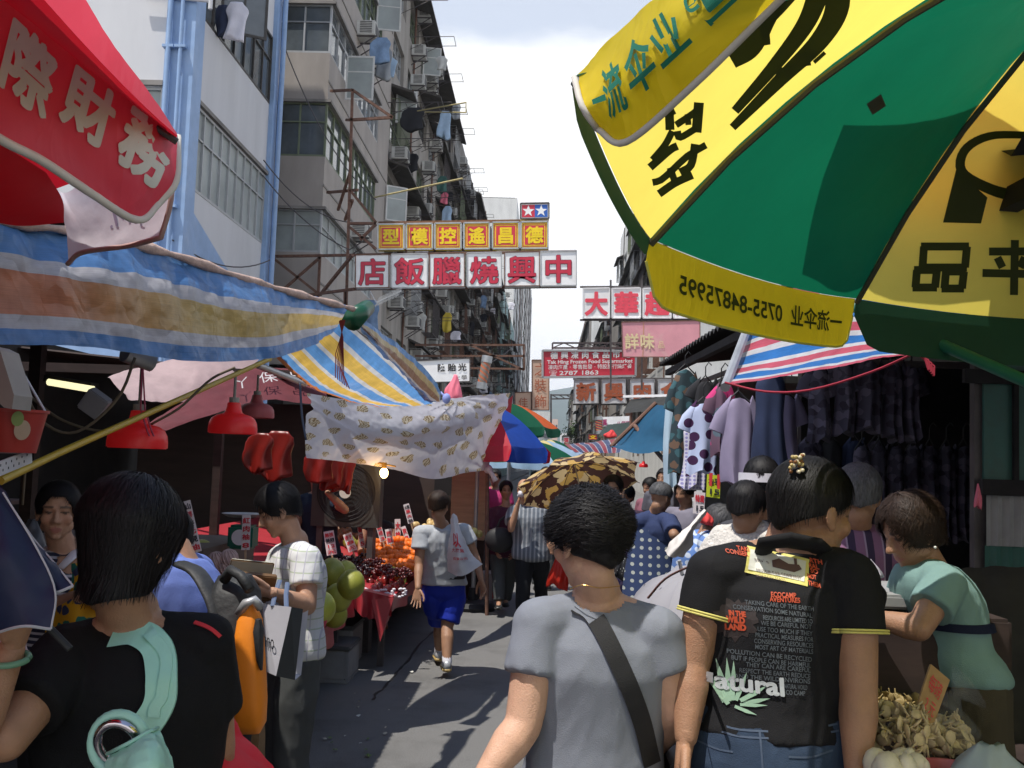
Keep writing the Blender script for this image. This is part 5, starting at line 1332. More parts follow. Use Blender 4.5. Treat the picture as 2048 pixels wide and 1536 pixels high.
bt_=[(-260,670,2.5),(-120,682,2.72),(0,688,2.95),(195,694,3.32),(395,722,3.9),(545,716,4.6),(625,692,5.25),(672,660,5.95)]
tarp=grid_fn([[at(*p)for p in r]for r in(top,m1,m2,bt_)])
tt=thing('tarpaulin','long blue white and orange striped tarpaulin draped along the fruit stall front','tarpaulin',(-1.5,4,0))
cloth('sheet',tarp,M_tarp,150,44,tt,wr=.030,ws=2.6,wst=(1,1.0,.55),seed=4)
mb=MB();pts=[tarp(u/30,0)+V((0,0,-.012))for u in range(31)];mb.tube(pts,[.017+.007*math.sin(i*2.1)for i in range(31)],10);mk('rolled_edge',mb,mat('rolled_canvas',(.42,.30,.25),rough=.85,var=.3,vs=9,bump=.8,bs=40),tt,smooth=True)
M_rope=mat('pink_string',(.55,.10,.16),rough=.8)
mb=MB()
for i in range(7):
    a=at(690-i*2,640,5.9);mb.tube([a,a+V((-.02+.008*i,0,-.10)),a+V((-.05+.015*i,.02,-.20-.02*i)),a+V((-.04+.02*i,0,-.34-.01*i))],.003,5)
mk('string_tassel',mb,mat('maroon_string',(.14,.02,.02),rough=.9),tt)
mb=MB();mb.tube([at(704,640,6.1),at(735,615,6.3)],[.07,.05],12);mk('plastic_wrap',mb,mat('green_plastic',(.01,.07,.035),rough=.3),tt,smooth=True)
tt=thing('tarpaulin','blue white and yellow striped tarpaulin slung past the end of the long one','tarpaulin',(-1.2,7,0))
M_tarp2=ramp_mat('tarp_blue_yellow',[(0,(.60,.20,.06)),(.05,(.13,.33,.66)),(.15,(.6,.6,.6)),(.20,(.72,.47,.10)),(.34,(.6,.6,.6)),(.39,(.13,.33,.66)),(.53,(.6,.6,.6)),(.58,(.72,.47,.10)),(.74,(.6,.6,.6)),(.80,(.13,.33,.66)),(.95,(.6,.6,.6))],trans=.5,wob=.03)
r1=[(690,640,6.2),(745,690,6.5),(800,740,7.0),(850,790,7.6),(872,806,8.0)];r2=[(645,670,6.1),(700,725,6.4),(750,765,6.9),(805,800,7.5),(835,812,7.9)];r3=[(600,700,6.0),(645,745,6.3),(690,780,6.8),(750,806,7.3),(800,814,7.8)];r4=[(553,716,5.9),(590,752,6.2),(640,782,6.7),(705,806,7.2),(770,816,7.7)]
f2=grid_fn([[at(*p)for p in r]for r in(r1,r2,r3,r4)]);cloth('sheet',f2,M_tarp2,60,34,tt,wr=.015,ws=3,seed=2)
M_tarp3=ramp_mat('tarp_fold',[(0,(.12,.24,.46)),(.3,(.5,.5,.52)),(.45,(.30,.17,.11)),(.7,(.5,.38,.2)),(.85,(.14,.28,.52))],trans=.2,wob=.12,bump=.7)
q1=[(712,628,6.15),(760,660,6.4),(815,705,6.9),(868,755,7.5),(884,800,7.9)];q2=[(725,655,6.1),(760,690,6.35),(805,735,6.85),(850,782,7.45),(880,806,7.8)];q3=[(708,645,6.18),(745,690,6.45),(798,742,6.95),(838,790,7.55),(860,808,7.95)]
cloth('folded_edge',[[at(*p)for p in r]for r in(q1,q2,q3)],M_tarp3,50,18,tt,wr=.02,ws=4,seed=8)
mb=MB();mb.tube([at(0,962,3.0),at(120,905,3.6),at(540,718,5.9)],.013,12);mk('bamboo_pole',mb,mat('pole_yellow',(.46,.31,.012),rough=.45),smooth=40,label='long yellow pole slanting up under the striped tarp',cat='pole')
mb=MB();mb.tube([at(250,705,4.1),at(304,725,4.2)],.04,12);mk('galvanised_pipe',mb,M_galv,smooth=40,label='short pipe end sticking out under the tarp above the first red lamp',cat='pipe')
mb=MB();mb.tube([at(515,730,6.4),at(610,768,7.2)],.022,10);mk('galvanised_pipe',mb,M_galv,smooth=40,label='grey pipe under the yellow striped tarp beside the pink lamp',cat='pipe')
# ---- patterned cloth
def motif_mat():
    m=mat('patterned_cloth',(.56,.56,.60),rough=.55,var=.06,vs=5,trans=.3,bump=.35,bs=12);t=m.node_tree;lk=t.links.new
    tc_=t.nodes.new('ShaderNodeTexCoord');mp_=t.nodes.new('ShaderNodeMapping');mp_.inputs['Scale'].default_value=(11,5.0,1);mp_.inputs['Rotation'].default_value=(0,0,.2);lk(tc_.outputs['UV'],mp_.inputs[0])
    vo=t.nodes.new('ShaderNodeTexVoronoi');vo.inputs['Scale'].default_value=1.0;vo.inputs['Randomness'].default_value=.28;wn=t.nodes.new('ShaderNodeTexNoise');wn.inputs['Scale'].default_value=2.2;wn.inputs['Detail'].default_value=3;lk(mp_.outputs[0],wn.inputs['Vector']);wa=t.nodes.new('ShaderNodeVectorMath');wa.operation='MULTIPLY_ADD';lk(wn.outputs['Color'],wa.inputs[0]);wa.inputs[1].default_value=(.55,.55,.2);lk(mp_.outputs[0],wa.inputs[2]);lk(wa.outputs[0],vo.inputs['Vector'])
    wv=t.nodes.new('ShaderNodeTexWave');wv.inputs['Scale'].default_value=2.6;wv.inputs['Distortion'].default_value=14;wv.inputs['Detail'].default_value=3;lk(mp_.outputs[0],wv.inputs['Vector'])
    a=t.nodes.new('ShaderNodeMath');a.operation='LESS_THAN';a.inputs[1].default_value=.27;lk(vo.outputs['Distance'],a.inputs[0])
    b=t.nodes.new('ShaderNodeMath');b.operation='GREATER_THAN';b.inputs[1].default_value=.52;lk(wv.outputs['Fac'],b.inputs[0])
    c=t.nodes.new('ShaderNodeMath');c.operation='MULTIPLY';lk(a.outputs[0],c.inputs[0]);lk(b.outputs[0],c.inputs[1])
    bs=t.nodes['Principled BSDF'];src=bs.inputs['Base Color'].links[0].from_socket
    m1_=t.nodes.new('ShaderNodeMix');m1_.data_type='RGBA';lk(a.outputs[0],m1_.inputs[0]);lk(src,m1_.inputs[6]);m1_.inputs[7].default_value=(.56,.50,.36,1)
    m2_=t.nodes.new('ShaderNodeMix');m2_.data_type='RGBA';lk(c.outputs[0],m2_.inputs[0]);lk(m1_.outputs[2],m2_.inputs[6]);m2_.inputs[7].default_value=(.24,.17,.08,1)
    lk(m2_.outputs[2],bs.inputs['Base Color'])
    for n in t.nodes:
        if n.type=='BSDF_TRANSLUCENT':lk(m2_.outputs[2],n.inputs[0])
    return m
pc=thing('hanging_cloth','white cloth with brown sketchy motifs tied across the stall end','cloth',(-1.2,9.5,0))
c1=[(614,786,7.6),(700,800,8.3),(800,805,9.0),(880,800,9.8),(955,790,10.8),(1022,786,11.6)]
c2=[(612,830,7.6),(700,848,8.2),(800,858,8.8),(890,840,9.6),(955,830,10.6),(1008,830,11.5)]
c3=[(612,875,7.6),(700,888,8.25),(800,895,8.9),(880,888,9.6),(945,880,10.6),(990,885,11.4)]
c4=[(614,916,7.6),(690,924,8.3),(780,938,9.0),(868,958,9.5),(930,946,10.6),(976,940,11.4)]
pf0=grid_fn([[at(*p)for p in r]for r in(c1,c2,c3,c4)])
def pf(u,v):
    p=pf0(u,v);d=V((-.45,-.85,0));kx,ky=.70,.02
    r_=math.hypot((u-kx),(v-ky)*.55);an=math.atan2((v-ky)*.55,u-kx)
    fold=.055*math.sin(an*15)*math.exp(-r_*3.2)*min(1,r_*7)if r_>.001 else 0
    sw=-.09*math.exp(-((v-.35-.35*math.sin((u-.1)*3.6))/.07)**2)*(1 if u<.72 else 0)+-.06*math.exp(-((v-.2-.25*math.sin((u-.1)*3.6))/.06)**2)*(1 if u<.7 else 0)
    k2=math.hypot(u-.99,(v-1.0)*.5);f3=.05*math.sin(math.atan2((v-1)*.5,u-.99)*18)*math.exp(-k2*5)*min(1,k2*9)
    return p+d*(fold+sw+f3)
cloth('sheet',pf,motif_mat(),150,60,pc,wr=.010,ws=5,seed=3)
mb=MB();p=at(976,938,11.35);mb.ell(p,.05,.05,.05);mb.tube([p,p+V((.05,-.02,-.06)),p+V((.09,-.03,-.13))],[.03,.025,.035],8);mk('knot',mb,M_cw,pc,smooth=True)
mb=MB();p=at(893,797,9.7);mb.ell(p,.04,.04,.05);mb.tube([p,p+V((-.06,0,.06))],.012,6);mk('tie',mb,mat('tie_blue',(.25,.3,.6),rough=.7),pc,smooth=True)
mb=MB();mb.tube([at(975,800,11.5),V((at(975,1195,11.5).x,11.5,0))],.022,10);mk('steel_pole',mb,M_rust,smooth=40,label='thin rusty pole holding the corner of the patterned cloth',cat='pole')
cloth('sheet',[[at(*p)for p in r]for r in([(985,830,11.9),(1005,810,12),(1026,790,12)],[(985,880,11.9),(1000,870,12),(1020,845,12)],[(982,905,11.9),(1000,868,12),(1024,866,12)])],mat('cloth_maroon',(.16,.012,.02),rough=.8,trans=.2),10,10,label='maroon cloth corner hanging behind the patterned cloth',cat='cloth')
for px,lb in((909,'pink rag hanging over the pole beside the barber pole'),):blob_garment('rag',lb,at(px,750,11),.18,.27,.1,M_cpk,4,cat='rag')
# ---- pale pink sheet roof and maroon awning seen beyond the lamps
M_pk=mat('pink_plastic',(.56,.42,.42),rough=.6,trans=.4,var=.1,bump=.5,bs=20)
cloth('plastic_sheet',[[at(*p)for p in r]for r in([(215,752,8.2),(300,728,8.6),(420,705,9),(520,716,9.3)],[(240,775,8.0),(310,762,8.3),(400,756,8.6),(470,770,8.9)],[(258,796,7.8),(310,800,8.0),(360,803,8.2),(400,800,8.4)])],M_pk,30,12,wr=.02,ws=4,label='pale pink plastic sheet roofing beyond the red lamps',cat='plastic sheet')
M_mar=mat('awning_maroon',(.12,.022,.028),rough=.7,trans=.06,var=.15,bump=.3,bs=14)
aw=thing('awning','maroon awning with pale characters sagging behind the pink lamp','awning',(-3,9,0))
af=grid_fn([[at(*p)for p in r]for r in([(300,842,7.6),(420,770,8.4),(520,735,9.0),(640,745,9.4)],[(290,862,7.4),(420,800,8.2),(530,770,8.8),(650,780,9.2)],[(280,880,7.2),(420,830,8.0),(540,800,8.6),(660,810,9.0)])])
cloth('sheet',af,M_mar,30,14,aw,wr=.015,ws=4)
t=TX();t.on('丫保品',lambda u,v:af(u,1-v)+V((.1,-.08,.02)),.42,.55,.11,.32,bold=.0,cell=1.5);t.done('print',mat('print_pale',(.45,.42,.42),rough=.7),aw)
# ---- red lamp shades
def lamp(label,px,py,Y,w,m,strings=False,cord_top=720):
    c=at(px,py,Y);r_=w/2*Y/F;root=thing('pendant_lamp',label,'lamp',tuple(c))
    mb=MB();pr=[(1,0),(1.0,.2),(.97,.42),(.88,.60),(.70,.73),(.42,.80),(.36,.86),(.30,1.05),(.27,1.25),(.20,1.27)]
    out=[(a*r_,b*r_)for a,b in pr];mb.lathe(c,out+[(a-.006,b-.004)for a,b in reversed(out)],36);mk('lamp_shade',mb,m,root,smooth=40)
    mb=MB();mb.tube([c+V((0,0,r_*1.24)),c+V((0,0,r_*1.48))],r_*.21,12);mk('socket',mb,mat('socket_grey',(.35,.34,.30),rough=.5),root,smooth=40)
    mb=MB();mb.tube([c+V((0,0,r_*1.1)),c+V((0,0,r_*1.3))],r_*.16,12);mb.ell(c+V((0,0,r_*.5)),r_*.2,r_*.2,r_*.3);mk('bulb',mb,M_blk,root,smooth=40)
    tp_=at(px,cord_top,Y);mb=MB();mb.tube([c+V((0,0,r_*1.45)),V((c.x,c.y,tp_.z))],.008,6);mk('cord',mb,mat('cord_grey',(.3,.29,.25),rough=.7),root)
    if strings:
        mb=MB();top_=V((c.x+.01,c.y-.03,tp_.z))
        for dx in(0,.02):mb.tube([top_,c+V((.03+dx,-.06,r_*1.3)),c+V((.08+dx,-r_*.7,r_*.55)),c+V((.10+dx,-r_*.9,r_*.40))],.004,5)
        mk('pink_string',mb,M_rope,root)
M_lr=mat('lamp_red',(.68,.022,.024),rough=.35,spec=.5,var=.08,trans=.25,emit=.12);M_lp=mat('lamp_pink',(.52,.12,.13),rough=.5,var=.15,trans=.25)
lamp('large red lamp shade with pink strings, nearest of the hanging lamps',274,895,4.6,118,M_lr,True,712)
lamp('bright red lamp shade hanging in front of the pink one',465,866,5.7,97,M_lr,False,745)
lamp('dusty pink lamp shade hanging behind the bright red one',512,835,6.9,72,M_lp,False,750)
# ---- bits in the dark near corner
fl=thing('tube_lamp','lit fluorescent tube under the dark stall roof','lamp',tuple(at(140,770,4.6)))
mb=MB();mb.tube([at(98,764,4.6),at(186,779,4.5)],.016,10);mk('tube',mb,mat('tube_light',(1,.93,.55),emit=1.0),fl,smooth=True)
mb=MB();mb.bar(at(96,757,4.63),at(190,773,4.53),.05,.03);mk('housing',mb,M_shed,fl)
mb=MB();mb.box(at(190,807,4.3),(.10,.06,.10),Euler((.3,.6,.2)).to_matrix());mk('junction_box',mb,mat('plastic_grey',(.30,.30,.32),rough=.5),bevel=.006,label='small grey electrical box under the fluorescent tube',cat='electrical box')
mb=MB();c=at(25,905,2.9);mb.lathe(c,[(0,0),(.062,0),(.085,.115),(.091,.115),(.091,.123),(.083,.123),(.060,.006),(0,.006)],28)
bk=thing('bucket','red plastic bucket with a round sticker hung in the dark corner','bucket',tuple(c));mk('tub',mb,mat('bucket_red',(.36,.035,.025),rough=.45),bk,smooth=40)
mb=MB();cc=V((c.x+.055,c.y-.062,c.z+.075));n_=V((.62,-.75,-.2)).normalized();X_=V((0,0,1)).cross(n_).normalized();Y_=n_.cross(X_)
for q,(dx,dz,rr)in enumerate(((0,-.01,.024),(-.016,.022,.018))):mb.add([cc+n_*(.006+.002*q)+X_*dx+Y_*dz]+[cc+n_*(.006+.002*q)+X_*(dx+rr*.9*math.cos(a*.3142))+Y_*(dz+rr*1.2*math.sin(a*.3142))for a in range(20)],[(0,k+1,(k+1)%20+1)for k in range(20)],q)
mk('sticker',mb,[mat('sticker_cream',(.45,.35,.25)),mat('sticker_green',(.22,.30,.10))],bk,recalc=False)
mb=MB();mb.tube([c+V((-.088,0,.118)),c+V((-.05,0,.20)),c+V((.02,0,.22)),c+V((.088,0,.118))],.004,6);mk('handle',mb,M_galv,bk)
mb=MB();a,b=at(-20,945,2.75),at(62,912,2.95);mb.bar(a,b,.006,.04)
for k in range(14):
    p=a.lerp(b,.05+k*.065);mb.box(p+V((0,-.006,.008 if k%2 else-.008)),(.007,.004,.007),None,1)
mk('slotted_angle',mb,[mat('paint_white',(.5,.5,.5),rough=.5),M_blk],label='white slotted steel angle bar at the left edge',cat='steel bar')
mb=MB();mb.prism([at(-20,690,2.7),at(0,700,2.7),at(28,790,2.7),at(24,818,2.7),at(8,815,2.7),at(-20,790,2.7)],(0,.1,0));mk('switch_box',mb,mat('dusty_plastic',(.28,.26,.23),rough=.7),label='dusty beige box hanging at the far left edge above the bucket',cat='box')
M_cab=mat('cable_beige',(.16,.13,.09),rough=.8)
for i,(pts,lb)in enumerate((([(270,715),(240,790),(180,850),(130,866),(80,838),(45,775)],'beige cable looping below the fluorescent tube'),([(45,780),(110,832),(165,855),(215,864)],'slack cable crossing the looped one behind the yellow pole'),([(300,850),(360,815),(420,760),(470,735)],'pale cable rising beside the first red lamp'),([(35,720),(48,780),(52,900),(45,1010)],'cable hanging down at the far left behind the bucket'),([(600,765),(604,830),(612,880)],'dark blue strap hanging at the left edge of the patterned cloth'))):
    mb=MB();P=[at(a,b,4.0+.3*i)for a,b in pts];mb.tube([spline(P,k/16)for k in range(17)],.006,6);mk('cable',mb,M_cab if i<4 else mat('strap_navy',(.02,.03,.06)),smooth=True,label=lb,cat='cable')
for i,(px,py,Y,w,h)in enumerate(((520,866,7.6,.20,.28),(556,862,7.8,.24,.36),(660,905,8.6,.22,.30),(685,905,8.7,.20,.34),(640,900,8.5,.22,.26))):
    blob_garment('plastic_bag',('red plastic bag bunch behind the white plaid shirt woman','larger red bag bunch hanging below the pink lamp','red bag bunch hanging under the patterned cloth','red bag bunch in front of the white fan','leftmost red bag bunch under the patterned cloth')[i],at(px,py,Y),w,h,.22,mat('bag_red',(.22,.014,.010),rough=.35,trans=.2),i+3,'red carrier bags hung in the stall','plastic bag',flat=True)
# fan
fc=at(692,985,9.0);fn_=thing('box_fan','white box fan with a dark round grille in the stall','fan',tuple(fc));w_=.30
mb=MB()
for i in range(32):
    a0,a1=2*math.pi*i/32,2*math.pi*(i+1)/32
    def sq(a):k=w_/max(abs(math.cos(a)),abs(math.sin(a)));return V((k*math.cos(a),0,k*math.sin(a)))
    mb.add([fc+sq(a0),fc+sq(a1),fc+V((.26*math.cos(a1),0,.26*math.sin(a1))),fc+V((.26*math.cos(a0),0,.26*math.sin(a0)))],[(0,1,2,3)])
mb.b2(fc+V((-w_,.02,-w_)),fc+V((w_,.2,w_)));mk('casing',mb,mat('fan_grey',(.055,.055,.05),rough=.5),fn_,recalc=False)
mb=MB()
for k in range(7):r_=.04+k*.034;mb.tube([fc+V((r_*math.cos(a*.2618),-.02,r_*math.sin(a*.2618)))for a in range(25)],.0022,4,caps=False)
mb.add([fc+V((0,.012,0))]+[fc+V((.262*math.cos(a*.2618),.012,.262*math.sin(a*.2618)))for a in range(24)],[(0,k+1,(k+1)%24+1)for k in range(24)]);mk('grille',mb,M_blk,fn_,recalc=False)
mb=MB();mb.lathe(fc+V((0,-.03,0)),[(0,0),(.05,0),(.05,.02),(0,.02)],20,M=Matrix.Rotation(R(90),3,'X'));mk('hub',mb,M_acw,fn_)
mb=MB();mb.b2((fc.x-.25,9.02,0),(fc.x-.2,9.2,fc.z-w_));mb.b2((fc.x+.2,9.02,0),(fc.x+.25,9.2,fc.z-w_));mk('stand',mb,M_steel,fn_)
# plywood partition and board
mb=MB();mb.b2((-5.3,13.2,0),(at(905,950,13.2).x,13.3,2.35));mk('partition_wall',mb,mat('panel_board',(.075,.052,.045),rough=.75,var=.15,vs=2,stretch=(1,1,6)),label='dull brown boarded partition behind the fruit piles',cat='partition')
mb=MB();a,b=at(905,1075,12.8),at(972,1075,12.8);mb.b2((a.x,12.4,.75),(b.x,13.1,at(930,930,12.8).z));mk('wooden_cabinet',mb,M_wood,label='light brown wooden cabinet end beside the rusty pole',cat='cabinet',bevel=.004)
mb=MB();mb.b2((a.x,12.45,.0),(b.x,13.05,.748));mk('crate_stack',mb,M_shed2,label='dark crates under the light brown cabinet',cat='crate')
mb=MB();mb.b2(at(868,990,13.0),at(908,940,13.1));mk('black_frame',mb,M_blk,label='black framed panel on the boarded partition',cat='panel')
bp_=thing('bare_bulb','lit bare light bulb under the patterned cloth','bulb',tuple(at(768,945,8.8)));c=at(768,946,8.8)
mb=MB();mb.ell(c,.036,.036,.045);mk('glass',mb,mat('bulb_glow',(1,.62,.22),emit=14),bp_,smooth=True)
mb=MB();mb.tube([c+V((0,0,.04)),c+V((0,0,.09))],.02,10);mb.tube([c+V((-.12,0,.10)),c+V((0,0,.075)),c+V((.10,0,.06))],.008,6);mk('holder',mb,mat('holder_ochre',(.45,.25,.03),rough=.5),bp_)
bl_=bpy.data.lights.new('bulb_light','POINT');bl_.energy=1.5;bl_.color=(1,.55,.22);bl_.shadow_soft_size=.05
o=bpy.data.objects.new('bulb_light',bl_);o.location=c+V((0,-.08,-.06));COL.objects.link(o)
# ------------------------------------------------------------------ fruit stand
M_rc=mat('oilcloth_red',(.40,.035,.045),rough=.4,var=.08,vs=4,bump=.2,bs=10,spec=.5)
def drape(parent,pts,drop,m=M_rc,seed=0,top=None):
    """cloth skirt hanging from a polyline"""
    n=len(pts)-1
    def f(u,v):
        p=V(pts[0])if n==0 else None;x=u*n;i=min(int(x),n-1);p=V(pts[i]).lerp(V(pts[i+1]),x-i)
        dd=(V(pts[i+1])-V(pts[i])).normalized();nn=V((-dd.y,dd.x,0));
        if nn.y>0 or(abs(nn.y)<.3 and nn.x<0):nn=-nn
        dr=drop*(1+.25*noise.noise(V((u*9+seed,0,0)))+.22*math.sin(u*5+seed))
        return p+nn*(.012+.025*math.sin(u*26+seed)*v)-V((0,0,dr*v))
    return cloth('cloth_skirt',f,m,60,8,parent)
def table(label,quad,zf,zb,drop,edges,seed):
    root=thing('fruit_table',label,'table',(sum(q[0]for q in quad)/4,sum(q[1]for q in quad)/4,0))
    f=lambda u,v:(V((*quad[0],zf)).lerp(V((*quad[1],zf)),u)).lerp(V((*quad[3],zb)).lerp(V((*quad[2],zb)),u),v)
    cloth('tabletop',f,M_rc,12,12,root)
    mb=MB();mb.prism([f(0,0)-V((0,0,.012)),f(1,0)-V((0,0,.012)),f(1,1)-V((0,0,.012)),f(0,1)-V((0,0,.012))],(0,0,-.03));mk('board',mb,M_shed2,root)
    for u,v in((.08,.06),(.92,.06),(.08,.9),(.92,.9)):
        p=f(u,v);mb=MB();mb.b2((p.x-.025,p.y-.025,0),(p.x+.025,p.y+.025,p.z-.045));mk('leg',mb,M_steel,root)
    for k,(a,b)in enumerate(edges):drape(root,[f(*a),f((a[0]+b[0])/2,(a[1]+b[1])/2),f(*b)],drop,seed=seed+k)
    return root,f
# near table with pomelos (front edge along the street), far table with small fruit
ta,fa=table('red cloth table of pomelos along the street edge',[(-1.30,5.55),(-1.49,8.12),(-3.0,8.12),(-3.0,5.55)],.60,.72,.16,[((0,0),(1,0)),((0,1),(0,0))],1)
tb,fb=table('red cloth table of oranges and pears at the street corner',[(-1.17,8.15),(-1.17,12.2),(-3.2,12.2),(-3.2,8.15)],.60,.98,.17,[((0,0),(1,0)),((0,.18),(0,0))],4)
mb=MB();cz=fb(0,0);mb.add([cz+V((.015,-.015,0)),cz+V((-.16,-.03,-.02)),cz+V((-.07,-.06,-.34)),cz+V((.02,.14,-.02))],[(0,1,2),(0,2,3)]);mk('cloth_corner',mb,M_rc,tb,recalc=False)
cloth('red_cloth',[[at(*p)for p in r]for r in([(560,1262,5.4),(605,1255,5.42),(655,1240,5.5)],[(560,1310,5.35),(610,1300,5.38),(640,1292,5.45)],[(560,1400,5.3),(600,1372,5.34),(618,1352,5.4)])],M_rc,14,14,wr=.01,ws=6,label='red oilcloth hanging down at the near end of the pomelo table',cat='cloth')
M_pom=mat('pomelo_skin',(.33,.34,.04),rough=.42,var=.22,orand=.3,vs=7,bump=.3,bs=170,spec=.5)
def fruit_proto(name,label,mbs,group,cat):
    r_=mk(name,mbs[0][0],mbs[0][1],smooth=True,label=label,cat=cat,group=group)
    for nm,mb,m in mbs[1:]:mk(nm,mb,m,r_,smooth=True)
    return r_
mb=MB();mb.ell((0,0,0),.085,.085,.090,fn=lambda d:1+.10*max(0,d.z)**4-.03*max(0,d.z)**30,nu=28,nv=18);m2=MB();m2.tube([(0,0,.092),(0,0,.102)],.008,8)
pom=fruit_proto('pomelo','green yellow pomelo',[(mb,M_pom),('stem',m2,M_wood)],'pomelos heaped on the table','pomelo')
pl=[(664,1145,'topmost pomelo with a pink sticker beside the plaid shirt sleeve'),(656,1168,'pomelo right below the topmost one'),(684,1183,'blurry pomelo in the middle of the pile'),(702,1170,'pomelo at the right end of the pile by the pears'),(690,1150,'pomelo behind the top of the pile'),(662,1205,'pomelo above the red cloth edge'),(641,1217,'lowest pomelo at the front corner of the pile'),(676,1196,'pomelo low between two others on the cloth'),(640,1190,'pomelo half hidden by the plaid shirt'),(620,1240,'pomelo peeping out under the plaid shirt hem'),(668,1228,'pomelo at the red cloth edge below the pile'),(648,1148,'pomelo tucked behind the plaid sleeve'),(405,1108,'pomelo beside the shoulder of the blue shirt'),(432,1118,'green pomelo under the net-wrapped fruit'),(437,1160,'pomelo seen above the black backpack'),(519,1195,'pomelo below the hands holding a wallet')]
for i,(px,py,lb)in enumerate(pl):
    Y=6.55+.35*(i%3)-.012*(py-1150)*(1 if i<9 else .3);p=at(px,py,Y)
    M_=Matrix.Translation(p)@Euler((rnd.uniform(-.5,.5),rnd.uniform(-.5,.5),rnd.uniform(0,6))).to_matrix().to_4x4()
    if i==0:pom.matrix_basis=M_;pom['label']=lb
    else:q=dup(pom,M_@pom.matrix_basis.inverted(),lb)
M_net=mat('foam_net',(.55,.40,.38),rough=.6,var=.2,vs=14)
for i,(px,py)in enumerate(((433,1123),(452,1136),(458,1118))):
    mb=MB();p=at(px,py,6.0);mb.ell(p,.052,.052,.055)
    for k in range(14):a=2*math.pi*k/14;mb.tube([p+V((.054*math.sin(th)*math.cos(a+th*.5),.054*math.sin(th)*math.sin(a+th*.5),.057*math.cos(th)))for th in(0.1,.6,1.1,1.6,2.1,2.6)],.004,5)
    mk('wrapped_fruit',mb,M_net,smooth=True,label=('fruit in a pink foam net nearest the blue shirt','fruit in a pink foam net lowest of the three','fruit in a pink foam net at the back of the three')[i],cat='fruit',group='fruit in foam nets')
M_pear=mat('pear_red',(.22,.02,.016),orand=.45,rough=.25,spec=.6,var=.5,vs=9);M_org=mat('orange_skin',(.68,.14,.006),orand=.22,rough=.45,var=.12,vs=9,bump=.25,bs=220)
mb=MB();mb.ell((0,0,0),.040,.040,.060,fn=lambda d:1-.32*max(0,d.z)**.8,nu=20,nv=14);m2=MB();m2.tube([(0,0,.038),(.004,0,.058)],.003,5)
pear=fruit_proto('red_pear','glossy dark red pear in the tray at the table corner',[(mb,M_pear),('stem',m2,M_wood)],'red pears at the table corner','pear')
i=0
for px,py in((690,1142),(716,1152),(733,1148),(770,1160),(788,1150),(705,1168),(722,1170),(740,1165),(757,1172),(775,1178),(790,1172),(748,1178),(800,1165),(714,1180),(762,1160)):
    p=at(px,py,8.35+.02*(1180-py));M_=Matrix.Translation(p)@Euler((rnd.uniform(-.5,.5),rnd.uniform(-.5,.5),0)).to_matrix().to_4x4()
    if i==0:pear.matrix_basis=M_
    else:dup(pear,M_@pear.matrix_basis.inverted())
    i+=1
mb=MB();mb.ell((0,0,0),.040,.040,.037,nu=18,nv=12);m2=MB();m2.tube([(0,0,.035),(0,0,.039)],.005,6)
orange=fruit_proto('orange_fruit','orange in the heaped pile behind the dark grapes',[(mb,M_org),('stem',m2,mat('leaf_green',(.05,.12,.02)))],'oranges heaped on the far table','orange')
n=0
for row in range(7):
    for q in range(16):
        px=722+q*9.2+(row%2)*4.5+rnd.uniform(-2,2);py=1139-row*8.5+rnd.uniform(-2,2)-max(0,8-abs(q-8))*.9
        if px>875 or(row>4 and not 745<px<845):continue
        M_=Matrix.Translation(at(px,py,8.95+row*.14+rnd.uniform(-.03,.03)))@Euler((rnd.uniform(0,6),rnd.uniform(0,6),0)).to_matrix().to_4x4()
        if n==0:orange.matrix_basis=M_
        else:dup(orange,M_@orange.matrix_basis.inverted())
        n+=1
mb=MB();a_,b_=at(715,1150,9.2),at(880,1150,9.2);mb.prism([(a_.x,9.12,.66),(a_.x,10.2,.66),(a_.x,10.2,.90),(a_.x,9.12,.70)],(b_.x-a_.x,0,0));mk('display_step',mb,M_rc,tb)
M_grp=mat('grape_black',(.022,.008,.014),rough=.25,spec=.6,var=.4,vs=20);M_chr2=mat('grape_red',(.09,.012,.012),rough=.25,spec=.6,var=.4,vs=20)
def bunch(name,label,c,sx_,sy_,sz_,n,r_,m,group,cat):
    mb=MB();rr=random.Random(int(abs(c.x*1000)))
    for k in range(n):
        d=V((rr.gauss(0,1),rr.gauss(0,1),abs(rr.gauss(0,1)))).normalized()*rr.random()**.25
        mb.ell(c+V((d.x*sx_,d.y*sy_,d.z*sz_)),r_,r_,r_*1.1,nu=9,nv=6)
    return mk(name,mb,m,smooth=True,label=label,cat=cat,group=group)
for i,(px,py)in enumerate(((668,1110),(698,1118),(725,1112),(752,1122),(690,1132),(720,1134),(775,1135),(800,1140))):
    p=at(px,py,8.7+.02*(1135-py));bunch('grape_bunch',('black grape bunch nearest the plaid sleeve','black grape bunch under the price card marked 12','black grape bunch in the middle back','dark red grape bunch in front of the oranges','black grape bunch low beside the pomelos','black grape bunch behind the red pears','dark red grape bunch over the pear tray','dark red grape bunch by the yellow star fruit')[i],p-V((0,0,.05)),.13,.18,.07,70,.014,M_chr2 if i in(3,6,7)else M_grp,'grape bunches on the far table','grapes')
for i,(px,py)in enumerate(((785,1142),(797,1152),(802,1163))):
    mb=MB();p=at(px,py,8.75);mb.ell(p,.032,.032,.06,Euler((.5,.9*(i-1),0)).to_matrix(),nu=20,nv=12,fn=lambda d:1+.22*math.cos(5*math.atan2(d.y,d.x))*(1-d.z**2));mk('star_fruit',mb,mat('star_fruit',(.62,.60,.06),rough=.35,spec=.5),smooth=True,label=('topmost yellow star fruit beside the pears','middle yellow star fruit beside the pears','lowest yellow star fruit at the table corner')[i],cat='star fruit',group='yellow star fruit')
